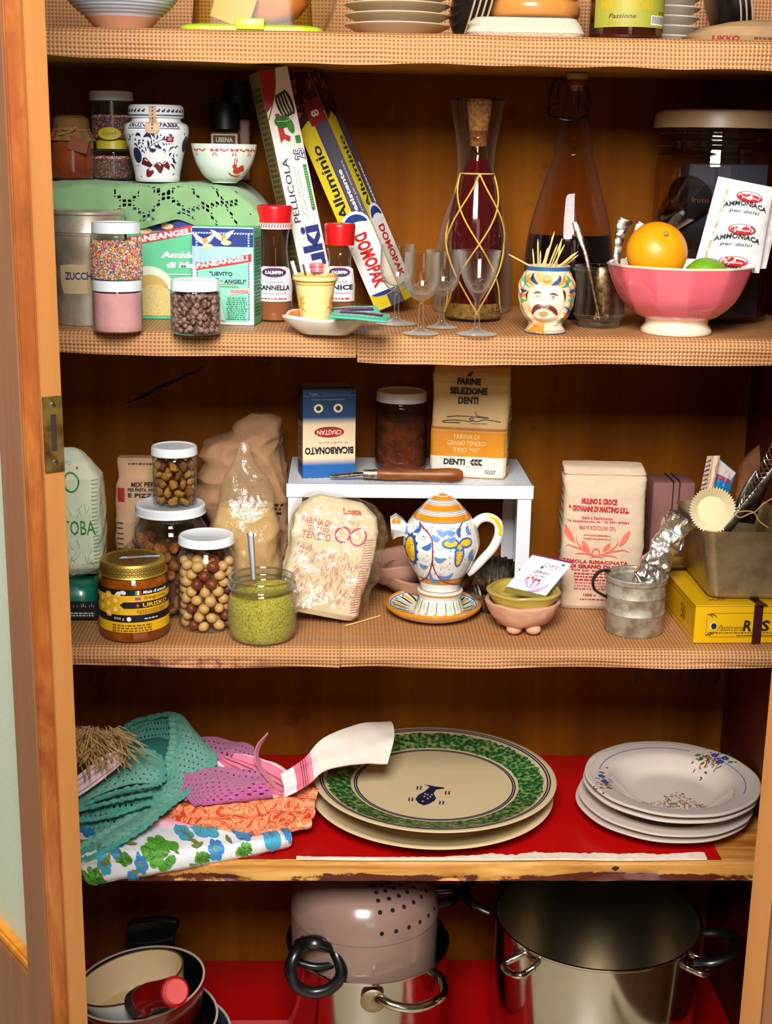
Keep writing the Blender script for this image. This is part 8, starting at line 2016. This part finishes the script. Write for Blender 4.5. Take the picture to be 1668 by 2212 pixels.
lob = Cloth([[(190, 1700, .115), (235, 1650, .145), (285, 1628, .155), (335, 1634, .15)], [(170, 1724, .09), (232, 1682, .112), (290, 1660, .118), (344, 1664, .114)], [(160, 1744, .070), (230, 1712, .084), (292, 1694, .090), (342, 1694, .092)]], 40, 40, lambda u, v, p: .006*math.sin(u*PI)*math.sin(v*PI)+.003*nz(p*40, 1, 6))
obj('lobe', lob.mesh(.002, hole=chole(12, 12, .26, .28), O=O), tl2, t)
edging([(165, 1722, .088), (215, 1668, .125), (260, 1634, .146), (305, 1623, .150), (345, 1640, .140), (350, 1690, .100)], .0062)
edging([(160, 1748, .062), (215, 1724, .072), (270, 1706, .076), (320, 1698, .082), (350, 1690, .088)], .0048)
edging([(166, 1752, .060), (230, 1735, .062), (290, 1722, .068), (330, 1714, .074)], .0044)
edging([(160, 1775, .040), (215, 1768, .042), (275, 1752, .050), (325, 1735, .060)], .0044)
edging([(200, 1640, .165), (240, 1615, .185), (285, 1600, .195)], .0045, m=tl2)
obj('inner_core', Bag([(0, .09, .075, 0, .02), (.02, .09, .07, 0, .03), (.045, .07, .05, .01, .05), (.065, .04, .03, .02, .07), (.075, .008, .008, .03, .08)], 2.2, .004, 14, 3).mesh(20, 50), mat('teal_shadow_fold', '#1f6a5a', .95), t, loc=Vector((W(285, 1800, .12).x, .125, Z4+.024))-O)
rr = random.Random(5); bm = bmesh.new()
for k in range(190):
 x0_, y0_ = rr.uniform(150, 262), rr.uniform(1568, 1610); l = rr.uniform(40, 95); a = rr.uniform(-.9, 1.1)+(x0_-205)/90*.5; d0 = rr.uniform(.10, .15)
 pts = [W(x0_+math.sin(a)*l*k_+rr.uniform(-4, 4), y0_+math.cos(a)*l*k_*.9, d0-.05*k_+rr.uniform(-.004, .004)) for k_ in (0, .3, .6, 1)]
 add(bm, tube(pts, .0009, 4, 3, cap=False))
strw = thing('straw_fringe', 'bundle of loose tan straw fringe at far left on top of the linens', 'fringe', W(205, 1640, .12))
for v in bm.verts: v.co -= Vector(strw.location)
obj('strands', bm, mat('tan_straw', '#c8a468', .7), strw, kind='stuff', smooth=False)
obj('bundle_core', rumple(ico(.048, 3, (1.05, .8, .75)), .01, 30, 2), mat('straw_core', '#8a6a3c', .95, bump=1, bscale=200), strw, loc=Vector((W(190, 1620, .17).x, .165, W(190, 1620, .17).z))-Vector(strw.location))
wcm = bpy.data.materials.new('pink_checked_towel'); n = NT(wcm); uvn = n.new('UVMap'); sx = n.new('SeparateXYZ'); n.l.new(uvn.outputs[0], sx.inputs[0])
n.l.new(n.ramp(sx.outputs[0], [(0, '#ead8dc'), (.18, '#e0607e'), (.24, '#ead8dc'), (.42, '#e9a0b4'), (.55, '#ead8dc'), (.80, '#df6a84'), (.86, '#ead8dc')]), n.b.inputs['Base Color']); n.b.inputs['Roughness'].default_value = .85
for e_ in [x for x in n.n if x.type == 'VALTORGB']: e_.color_ramp.interpolation = 'CONSTANT'
pkc = Cloth([[(258, 1618, .085), (262, 1632, .082), (262, 1650, .08)], [(225, 1632, .085), (232, 1652, .082), (236, 1672, .08)], [(185, 1662, .085), (192, 1682, .08), (198, 1702, .075)], [(150, 1690, .085), (152, 1712, .08), (156, 1730, .075)]], 8, 8, lambda u, v, p: .003*nz(p*40, 1, 2))
tag(obj('checked_towel', pkc.mesh(.003), wcm), 'white and pink checked towel end under the straw fringe', 'towel')
tw = bpy.data.materials.new('tea_towel'); n = NT(tw); uvn = n.new('UVMap'); sx = n.new('SeparateXYZ'); n.l.new(uvn.outputs[0], sx.inputs[0])
n.l.new(n.ramp(sx.outputs[0], [(0, '#e6dccf'), (.50, '#dcd4d4'), (.555, '#e4889a'), (.60, '#e07088'), (.63, '#6a2c3c'), (.64, '#e07088'), (.66, '#6a2c3c'), (.67, '#e07088'), (.69, '#6a2c3c'), (.70, '#df6c84'), (.80, '#e6dcdc')]), n.b.inputs['Base Color']); n.b.inputs['Roughness'].default_value = .9
for e_ in [x for x in n.n if x.type == 'VALTORGB']: e_.color_ramp.interpolation = 'CONSTANT'
n.bump(n.noise(n.tex(), 500, 3, .6), .25, .001)
t = thing('tea_towel', 'pink striped white tea towel twisted through the pile and thrown over the green dish', 'towel', W(650, 1650, .16)); O = Vector(t.location)
band = Cloth([[(845, 1558, .23), (770, 1566, .20), (700, 1594, .165), (664, 1632, .14), (634, 1655, .12), (606, 1672, .115)], [(850, 1600, .19), (780, 1618, .165), (710, 1640, .135), (668, 1662, .115), (640, 1682, .105), (612, 1696, .105)], [(838, 1648, .145), (775, 1650, .135), (708, 1662, .118), (672, 1690, .098), (642, 1710, .088), (614, 1722, .090)]], 14, 14,
   lambda u, v, p: .009*math.sin(v*PI)*max(0, 1-u*1.6)+.0012*math.sin(v*12+u*4)+.002*nz(p*40, 1, 3))
obj('draped_end', band.mesh(.0022, O=O), tw, t)
tp2 = bpy.data.materials.new('tea_towel_pink'); n = NT(tp2); uvn = n.new('UVMap'); sx = n.new('SeparateXYZ'); n.l.new(uvn.outputs[0], sx.inputs[0])
n.l.new(n.ramp(sx.outputs[1], [(0, '#e6dcdc'), (.08, '#e07a92'), (.30, '#7a3a48'), (.32, '#e07a92'), (.38, '#7a3a48'), (.40, '#e07a92'), (.46, '#7a3a48'), (.48, '#dc6c88'), (.86, '#eadfdc')]), n.b.inputs['Base Color']); n.b.inputs['Roughness'].default_value = .9
for e_ in [x for x in n.n if x.type == 'VALTORGB']: e_.color_ramp.interpolation = 'CONSTANT'
fld = Cloth([[(512, 1632, .20), (560, 1640, .19), (610, 1660, .17), (640, 1690, .14)], [(490, 1640, .19), (545, 1660, .165), (592, 1685, .14), (628, 1706, .11)], [(474, 1646, .185), (530, 1682, .145), (585, 1710, .115), (622, 1722, .095)], [(466, 1650, .18), (520, 1694, .135), (580, 1722, .105), (615, 1728, .098)]], 14, 12, lambda u, v, p: .003*math.sin(v*22)+.002*nz(p*50, 1, 5))
obj('folded_part', fld.mesh(.0025, O=O), tp2, t)
lp_ = Cloth([[(580, 1584, .15), (556, 1612, .15), (553, 1642, .145), (568, 1672, .135), (592, 1700, .115), (606, 1716, .10)], [(578, 1590, .157), (562, 1616, .157), (560, 1642, .152), (575, 1668, .142), (598, 1694, .122), (612, 1708, .108)]], 10, 3)
obj('upright_loop', lp_.mesh(.0022, O=O), mat('dull_rose_cloth', '#c87884', .9), t)
# ================================================================ LOWEST SHELF: pots and pans
BZ = Z5+.0024
stl = metal_m('polished_pot_steel', '#cfc8bc', .10); stl2 = metal_m('satin_pot_steel', '#9a8f7c', .30)
# --- stockpot
hp_ = .235; pf_ = G(1289, 2098, BZ+hp_); Rp = .160; q = Vector((W(1289, 2000, pf_.y+Rp).x, pf_.y+Rp, BZ))
t = thing('stockpot', 'very large polished steel stockpot with black handles at the right of the lowest shelf', 'pot', q)
obj('body', lathe([(0, .0005), (Rp*.97, .0005), (Rp*.99, .006), (Rp*.99, hp_-.004)], 120), stl, t)
obj('rim', lathe([(Rp*.985, hp_-.006), (Rp*1.005, hp_-.002), (Rp*1.005, hp_+.0005), (Rp*.985, hp_+.0005), (Rp*.975, hp_-.006)], 120), stl, t)
obj('interior', lathe([(Rp*.975, hp_-.003), (Rp*.975, .006), (0, .006)], 120), stl2, t)
PB = lambda px, py, y: W(px, py, y)-q
blkh = mat('black_bakelite', '#0e0d0e', .3, coat=.2)
def pot_handle(aang, zh, R0, col, name='handle', scale=1.0):
 a = math.radians(aang); c, s = Vector((math.cos(a), math.sin(a), 0)), Vector((-math.sin(a), math.cos(a), 0)); up_ = Vector((0, 0, 1)); b = up_*zh
 w_, e_ = .052*scale, .058*scale
 pts = [b+c*R0-s*w_, b+c*(R0+e_*.5)-s*w_*.98+up_*.006, b+c*(R0+e_)-s*w_*.6+up_*.012, b+c*(R0+e_*1.08)+up_*.013, b+c*(R0+e_)+s*w_*.6+up_*.012, b+c*(R0+e_*.5)+s*w_*.98+up_*.006, b+c*R0+s*w_]
 return obj(name, tube(pts, .011*scale, 12, 6, flat=.7), col, t, label='black handle')
pot_handle(156, hp_-.014, Rp, blkh, scale=.85); pot_handle(-24, hp_-.020, Rp, blkh, scale=.85)
for a in (-143, -36):
 aa = math.radians(a); c, s = Vector((math.cos(aa), math.sin(aa), 0)), Vector((-math.sin(aa), math.cos(aa), 0))
 obj('handle_bracket', tube([c*Rp*.985+s*.018+Vector((0, 0, hp_-.028)), c*(Rp+.022)+s*.018+Vector((0, 0, hp_-.03)), c*(Rp+.026)+Vector((0, 0, hp_-.034)), c*(Rp+.022)-s*.018+Vector((0, 0, hp_-.03)), c*Rp*.985-s*.018+Vector((0, 0, hp_-.028))], .0055, 10, 5), stl, t)
# --- steel saucepan with enamel colander lid
hs_ = .180; ps_ = G(800, 2127, BZ+hs_); Rs_ = .128; q = Vector((W(795, 2000, ps_.y+Rs_).x, ps_.y+Rs_, BZ))
t = thing('steel_saucepan', 'polished steel saucepan with loop handle under the pale colander', 'pot', q)
obj('body', lathe([(0, .0005), (Rs_*.96, .0005), (Rs_*.98, .006), (Rs_*.98, hs_-.006), (Rs_*1.0, hs_-.002), (Rs_*1.0, hs_), (Rs_*.975, hs_), (Rs_*.965, .004), (0, .004)], 110), stl, t)
SP = lambda px, py, y: W(px, py, y)-q
yf_ = q.y-Rs_
obj('mount', xf(lathe([(0, .003), (.017, .003), (.019, .0015), (.019, 0), (0, 0)], 32), SP(806, 2160, yf_+.001).to_4d() and Matrix.Translation(SP(806, 2162, yf_+.0)) @ R('X', 90)), metal_m('dull_mount', '#b0a080', .5), t)
obj('loop_handle', tube([SP(812, 2160, yf_+.002), SP(822, 2158, yf_-.022), SP(850, 2172, yf_-.034), SP(895, 2178, yf_-.034), SP(935, 2166, yf_-.022), SP(958, 2150, yf_+.010), SP(955, 2118, yf_+.06), SP(948, 2105, yf_+.085)], .0072, 14, 7), stl, t)
zs_ = .236; pl_ = G(757, 2049, BZ+zs_); Rl = .1155; q2 = Vector((W(776, 2000, pl_.y+Rl).x, pl_.y+Rl, q.z+hs_-.028)); zs2 = BZ+zs_-q2.z
off = Vector((q2.x-q.x, q2.y-q.y, 0)); mx_ = Rs_*.965-Rl-.002
if off.length > mx_: off = off.normalized()*mx_; q2.x, q2.y = q.x+off.x, q.y+off.y
t = thing('colander_pot', 'upturned dusty pink enamel colander pot with drain holes, sitting in the steel saucepan', 'colander', q2)
ena = mat('taupe_enamel', '#94756a', .22, coat=.6, var=.06)
dome = sprof([(Rl, zs2+.0012), (Rl*.985, zs2+.014), (Rl*.93, zs2+.034), (Rl*.80, zs2+.054), (Rl*.6, zs2+.066), (Rl*.3, zs2+.071), (0, zs2+.072)], 6)
obj('body', lathe([(Rl*.97, 0), (Rl*.985, 0), (Rl*.99, zs2*.5), (Rl*.99, zs2-.001), (Rl*.97, zs2-.001)], 100), ena, t)
obj('lid', lathe([(Rl*.96, zs2), (Rl*1.0, zs2)]+dome, 100), ena, t)
obj('seam', lathe([(Rl*.988, zs2-.0012), (Rl*.996, zs2-.0006), (Rl*.996, zs2+.0009), (Rl*.985, zs2+.0012)], 100), mat('dark_seam', '#1a1210', .5), t)
df_ = rlook([(a, b) for a, b in dome]); zof = lambda rr_: float(np.interp(rr_, [p[0] for p in dome[::-1]], [p[1] for p in dome[::-1]]))
for i in range(7):                    # fan of drain holes
 for j in range(9):
  a = math.radians(-78+j*11.5); rad = Rl*(.975-i*.115)
  if (i % 2 and j == 8) or rad < Rl*.3: continue
  z = zof(rad); dz = (zof(rad-.002)-zof(rad+.002))/.004
  nrm = Vector((math.cos(a)*dz, math.sin(a)*dz, 1)).normalized(); p = Vector((rad*math.cos(a), rad*math.sin(a), z))
  hb = lathe([(0, .0005), (.0030, .0005), (.0035, 0), (.0035, -.0006)], 12); M = Matrix.Translation(p) @ nrm.to_track_quat('Z', 'Y').to_matrix().to_4x4()
  obj('drain_hole', xf(hb, M), mat('hole_black', '#080606', .9), t)
obj('lid_knob', lathe([(0, zs2+.098), (.022, zs2+.097), (.026, zs2+.092), (.022, zs2+.084), (.012, zs2+.078), (.014, zs2+.071), (0, zs2+.070)], 40), blkh, t)
def LPc(px, py, y): return W(px, py, y)-q2
yh = q2.y-Rl*.80
obj('handle', tube([LPc(660, 2032, yh+.012), LPc(640, 2058, yh-.014), LPc(628, 2092, yh-.026), LPc(640, 2128, yh-.028), LPc(676, 2144, yh-.028), LPc(714, 2134, yh-.026), LPc(738, 2104, yh-.02), LPc(728, 2062, yh-.008), LPc(712, 2042, yh+.008)], .0098, 12, 6, flat=.9), blkh, t, label='black loop handle')
obj('handle_bridge', tube([LPc(645, 2042, yh+.004), LPc(680, 2034, yh-.008), LPc(722, 2048, yh+.002)], .0125, 10, 6, flat=.8), blkh, t)
obj('handle_bar', tube([LPc(640, 2078, yh-.006), LPc(680, 2088, yh-.012), LPc(722, 2084, yh-.006)], .0058, 10, 5), blkh, t)
obj('far_handle', tube([q2*0+Vector((Rl*.9, Rl*.35, zs2*.7)), Vector((Rl*1.25, Rl*.5, zs2*.75)), Vector((Rl*1.30, Rl*.75, zs2*.75)), Vector((Rl*.75, Rl*.75, zs2*.7))], .009, 10, 5), blkh, t)
# --- nested pans at the left
redp = mat('dark_red_enamel', '#7a1210', .2, coat=.6); blki = mat('black_nonstick', '#0a0909', .35, coat=.2); crmp = mat('cream_pan_ceramic', '#d8bd92', .25, coat=.4); whp = mat('white_pan_enamel', '#cfcfca', .25, coat=.4)
def pan(name, lab, q, R_, h, m_out, m_in, m_rim, rot):
 t = thing(name, lab, 'pan', q, rot=rot)
 obj('body', lathe([(0, 0), (R_*.86, 0), (R_*.90, .004), (R_*.99, h-.003), (R_*1.0, h-.001)], 90), m_out, t)
 obj('interior', lathe([(R_*.975, h-.0005), (R_*.965, h-.004), (R_*.88, .005), (0, .0045)], 90), m_in, t)
 obj('rim', lathe([(R_*1.0, h-.001), (R_*1.006, h+.0008), (R_*.975, h+.0012), (R_*.972, h-.0008)], 90), m_rim, t); return t
rimm = mat('pale_pan_rim', '#c8b8a8', .25)
zC = BZ+.135; pC = G(309, 2122, zC)
qA = Vector((W(499, 2190, pC.y+.012).x-.118, pC.y+.012, BZ))
pan('frying_pan', 'speckled dark grey frying pan, lowest of the nested pans at left', qA, .118, .036, mat('blue_grey_pan', '#20303a', .4), mat('speckled_grey_nonstick', '#39434c', .5, var=.5, var2='#1a2026', vscale=400), rimm, (0, 0, 0))
qB = Vector((W(471, 2160, pC.y+.006).x-.113, pC.y+.006, BZ+.0375))
pan('frying_pan', 'dark red frying pan with black inside, in the middle of the nested pans', qB, .112, .034, redp, blki, rimm, (0, 0, 0))
qC = Vector((pC.x, pC.y, BZ+.083))
pan('saucepan', 'dark red saucepan with black inside, uppermost of the red ones at left', qC, .100, .052, redp, blki, rimm, (0, math.radians(-6), 0))
pt_ = thing('pan_handle', 'black upright handle behind the red saucepan at left', 'handle', Vector((W(330, 2000, qC.y+.112).x, qC.y+.112, qC.z+.02))); O = Vector(pt_.location)
hk = [W(274, 2045, O.y)-O, W(272, 2000, O.y)-O, W(286, 1988, O.y)-O, W(340, 1980, O.y)-O, W(384, 1984, O.y)-O, W(389, 1994, O.y)-O, W(380, 2015, O.y)-O, W(378, 2045, O.y)-O, W(378, 2095, O.y)-O, W(276, 2095, O.y)-O]
bm = prism([(p.x, p.z) for p in hk], .016); bmesh.ops.bevel(bm, geom=bm.edges[:], offset=.003, segments=2, affect='EDGES'); obj('grip', bm, blkh, pt_)
qD = Vector((W(298, 2112, pC.y-.012).x, pC.y-.012, qC.z+.012))
tD = pan('saucepan', 'white saucepan with cream inside and red handle, tipped inside the red one', qD, .083, .056, whp, crmp, mat('brown_rim_line', '#5a3a24', .4), (math.radians(-5), math.radians(-13), 0))
Minv = tD.matrix_basis.inverted() if False else (Matrix.Translation(qD) @ tD.rotation_euler.to_matrix().to_4x4()).inverted()
HL = lambda px, py, y: Minv @ W(px, py, y)
yh2 = qD.y-.082
rh = mat('glossy_red_handle', '#9c1014', .2, coat=.6)
obj('handle_collar', tube([HL(296, 2168, yh2), HL(312, 2158, yh2-.010)], .021, 24, rf=lambda k: 1), mat('dark_collar', '#3a2a26', .4), tD)
obj('handle', tube([HL(306, 2166, yh2-.002), HL(322, 2152, yh2-.02), HL(350, 2146, yh2-.045), HL(378, 2142, yh2-.075)], .0205, 28, 6, rf=lambda k: 1.05-.12*math.sin(PI*k)), rh, tD)
pa, pb = HL(376, 2142.5, yh2-.0735), HL(382, 2141.5, yh2-.079)
obj('handle_end', tube([pa, pb], .0185, 32, rf=lambda k: 1 if k < .5 else .9), mat('pink_handle_end', '#e0605c', .35), tD, label='pale pink round end of the red handle')
obj('hanging_hole', ico(.0052, 2, (1, 1, 1), loc=HL(336, 2170, yh2-.040)), mat('hole_black'), tD)
q = G(560, 2206, BZ+.012); t = thing('red_tray', 'glossy red tray with raised rim lying at the front of the lowest shelf', 'tray', (q.x, q.y-.060, BZ+.0005))
obj('tray', loft([rr_ring(-.075, .075, -.05, .05, 0, .012), rr_ring(-.082, .082, -.057, .057, .014, .014), rr_ring(-.084, .084, -.059, .059, .0145, .015), rr_ring(-.082, .082, -.057, .057, .0155, .014), rr_ring(-.073, .073, -.048, .048, .003, .012)]), mat('glossy_red_tray', '#a01014', .5, spec=.15), t)
# ================================================================ TOP SHELF (cut by the frame)
TZ = Z1+.0024
q, r, mp, hh_ = place(265, 0, 122, TZ, .075)
R_ = 126*mp; h = .085; t = thing('striped_bowl', 'white bowl with fine blue rings and a bare clay foot, top left', 'bowl', q)
bp_ = sprof([(r*.80, 0), (r*.88, .0015), (r*1.25, h*.18), (R_*.90, h*.42), (R_*1.0, h*.72), (R_*1.03, h)], 6)
obj('body', lathe(shell(bp_, .004), 80), mat('white_glaze', '#e2e2e6', .25, coat=.5), t)
rf = rlook(bp_); P = Print(1/R_); 
P._add([(x, z) for z in (.001, h*.10, h*.19) for x in np.linspace(-3.14, 3.14, 60)], [(60*k+i, 60*k+i+1, 60*k+61+i, 60*k+60+i) for k in range(2) for i in range(59)], P._m(mat('peach_clay', '#dba07c', .6)) if False else mat('peach_clay', '#dba07c', .6)); P.up()
for k in range(16): P.line([(x, h*(.24+.045*k)) for x in np.linspace(-3.14, 3.14, 60)], .0011, '#93a4c4')
P.build('painted_rings', t, on_ang(rf), off=.0005, maxe=.008)
yb = .05; c0, c1 = W(382, 55, yb).x, W(698, 55, yb).x; q = Vector(((c0+c1)/2, yb+.075, TZ))
t = thing('food_container', 'clear yellowish food container upside down on its lime green lid', 'container', q)
w_ = c1-c0; lim = mat('lime_plastic', '#b4e02c', .35)
obj('lid', loft([rr_ring(-w_/2+.004, w_/2-.004, -.070, .070, 0, .03), rr_ring(-w_/2, w_/2, -.074, .074, .003, .032), rr_ring(-w_/2, w_/2, -.074, .074, .0075, .032), rr_ring(-w_/2+.006, w_/2-.006, -.068, .068, .0105, .03)]), lim, t)
obj('lid_tab', box(.036, .006, .014, .002, loc=(0, -.075, .0035)), lim, t)
yg = glass('yellow_tinted_plastic', '#f0e8b0', '#b8a850', power=2, rough=.3, spec=.25)
obj('tub', loft([rr_ring(-w_*.42, w_*.42, -.062, .062, .0108, .028), rr_ring(-w_*.40, w_*.40, -.058, .058, .06, .028), rr_ring(-w_*.39, w_*.39, -.056, .056, .085, .026)], cap0=False), yg, t)
tag(obj('bag_of_food', rumple(ico(.042, 3, (1.15, .55, .60)), .006, 40, 3), mat('salmon_packet', '#c8744e', .5, var=.3), loc=(q.x+.022, q.y, TZ+.042)), 'salmon coloured packet inside the lime lidded container', 'packet')
tag(obj('packet', xf(box(.05, .002, .045, 0), R('Y', 20)), mat('yellow_packet_band', '#b8a040', .5), loc=(q.x-.03, q.y-.04, TZ+.014), smooth=False), 'yellow card strip inside the lime lidded container', 'card')
pw = mat('beige_plate', '#cbb290', .35, coat=.3)
def small_plates(px, wpx, y, n_, step, lab, grp, z0=0, m=pw):
 q, r, mp, hh_ = place(px, 0, wpx, TZ, y); first = None
 for k in range(n_):
  word = ['lowest', 'second', 'third', 'fourth', 'topmost'][k if k < n_-1 or n_ > 4 and k < 4 else 4]
  l_ = lab % word
  if first is None:
   first = thing('side_plate', l_, 'plate', (q.x, q.y, TZ+z0), group=grp)
   obj('plate', lathe([(0, 0), (r*.55, 0), (r*.60, .002), (r*.97, .0135), (r, .0150), (r*.985, .0165), (r*.6, .006), (0, .0055)], 90), m, first)
  else: dup(first, None, (q.x+.001*math.sin(k*3), q.y, TZ+z0+step*k), label=l_)
small_plates(858, 228, .10, 5, .0125, '%s of the stacked beige plates at the top middle', 'stacked beige plates')
small_plates(1420, 170, .20, 5, .0125, '%s of the stacked white plates behind the honey jar on the top shelf', 'stacked white plates', m=mat('white_plate', '#d8cdbc', .3, coat=.3))
be = mat('black_rim_glaze', '#14100e', .3); ce = mat('cream_rim_glaze', '#c8b08c', .3)
def leaning(px, y, n_, lab, grp, dirn):
 for k in range(n_):
  p = W(px+k*12*dirn, 40, y); p.z = TZ+.0004
  t = thing('rimmed_dish', lab % ['first', 'second', 'third', 'fourth'][k], 'dish', (p.x, p.y, TZ+.063), rot=(0, math.radians(90-14*dirn), math.radians(0)), group=grp)
  obj('dish', lathe(shell(sprof([(.022, 0), (.040, .003), (.055, .014), (.060, .024)], 5), .0016), 70), be, t)
  obj('pale_rim', lathe([(.0595, .0235), (.0612, .0248), (.0600, .0262), (.0580, .0250)], 70), ce, t)
leaning(1018, .10, 4, '%s from the left of the black dishes on edge beside the beige plates', 'black dishes standing on edge', -1)
leaning(1530, .20, 3, '%s from the left of the black dishes on edge at top right', 'black dishes standing on edge at right', 1)
yb = .03; c0, c1 = W(1012, 55, yb).x, W(1270, 55, yb).x; q = Vector(((c0+c1)/2, yb+.075, TZ)); w_ = c1-c0
t = thing('folded_napkin', 'thick folded off white napkin under the orange pot on the top shelf', 'napkin', q)
bmn = loft([rr_ring(-w_/2*.96, w_/2*.97, -.07, .07, 0, .02), rr_ring(-w_/2, w_/2, -.074, .074, .006, .02), rr_ring(-w_/2*.96, w_/2*.96, -.072, .072, .012, .02), rr_ring(-w_/2*.99, w_/2*.93, -.073, .073, .016, .02), rr_ring(-w_/2*.88, w_/2*.86, -.068, .068, .024, .02)])
obj('cloth', bmn, mat('offwhite_weave', '#cbbda6', .9, bump=.6, bscale=300), t)
q3, r3, mp3, hh3 = place(1148, 0, 210, TZ+.0245, q.y); t = thing('orange_pot', 'round glazed apricot pot standing on the folded napkin', 'pot', q3)
obj('body', lathe(shell(sprof([(r3*.72, 0), (r3*.95, .004), (r3*1.0, .014), (r3*.97, .022), (r3*.90, .025), (r3*1.05, .035), (r3*1.15, .07), (r3*1.1, .10)], 5), .004), 80), mat('apricot_glaze', '#cc8640', .22, coat=.6), t)
q, r, mp, hh_ = place(1351, 78, 158, TZ, None) if False else place(1351, 0, 158, TZ, .062)
h = .105; t = thing('honey_jar', 'dark honey jar with green yellow label and barcode at the top edge', 'jar', q)
pr = jar_glass(r, h, .86, .84, .97); obj('glass_body', lathe([(0, .0003)]+pr, 60), glass('honey_glass'), t); fill(pr, t, .002, h*.8, mat('dark_honey', '#3a0e08', .1, coat=.9), 'honey'); obj('lid', lathe([(0, h+.002), (r*.9, h+.002), (r*.92, h), (r*.92, h-.012), (r*.85, h-.012)], 50), gold, t)
P = Print(); z0_, z1_ = .0135, .075; P.rect(-r*1.18, z0_, r*1.18, z1_, '#9c9c34'); P.up(); P.text('MILLEFIORI', -r*.20, .0395, w=r*1.45, h=.0115, m='#c09a10', bold=.04); P.text('Passione', -r*.3, .0265, w=r*.72, h=.0055, m='#6a2010', shear=.3, bold=.02); P.text('Siciliana', -r*.3, .0190, w=r*.80, h=.0062, m='#a88a10', shear=.4, bold=.02)
P.rect(r*.50, .0165, r*1.08, .028, '#e8e4d8'); P.up(); P.text('8/20', r*.92, .0315, w=r*.28, h=.0036, m='#2a2010')
for i in range(18): P.rect(r*.54+i*r*.029, .0185, r*.54+i*r*.029+r*(.012 if i % 3 else .020), .027, '#20201c')
P.build('label', t, on_cyl(r*1.0), off=.0007, maxe=.004)
q = W(1600, 60, .085); qb = Vector((q.x, .085, TZ)); hb2 = W(1600, 42, .05).z-TZ
bg = Bag([(0, .068, .045, 0, 0), (.008, .072, .048, 0, 0), (hb2*.7, .060, .042, .010, 0), (hb2*.95, .040, .03, .022, 0), (hb2+.002, .02, .012, .03, 0)], 3, .003, 24, 9)
t = thing('paper_sack', 'soft beige paper sack lying at the top right corner', 'sack', qb); obj('sack', bg.mesh(30, 90), paper('beige_sack', '#a8845c'), t)
P = Print(); P.text('UKKO', -.030, .0045, w=.034, h=.006, m='#a02420', bold=.04); P.micro(.004, .003, .05, .007, 1, '#6a4a34', 3); P.build('printed_front', t, bg.front, off=.001, maxe=.008)
q, r, mp, hh_ = place(640, 0, 200, TZ, .24); t = thing('glass_salad_bowl', 'large thin glass bowl behind the lime lidded container', 'bowl', q); obj('bowl', lathe(shell(sprof([(r*.35, 0), (r*.45, .002), (r*.8, .04), (r*1.0, .10)], 6), .002), 70), glass('thin_bowl_glass'), t)
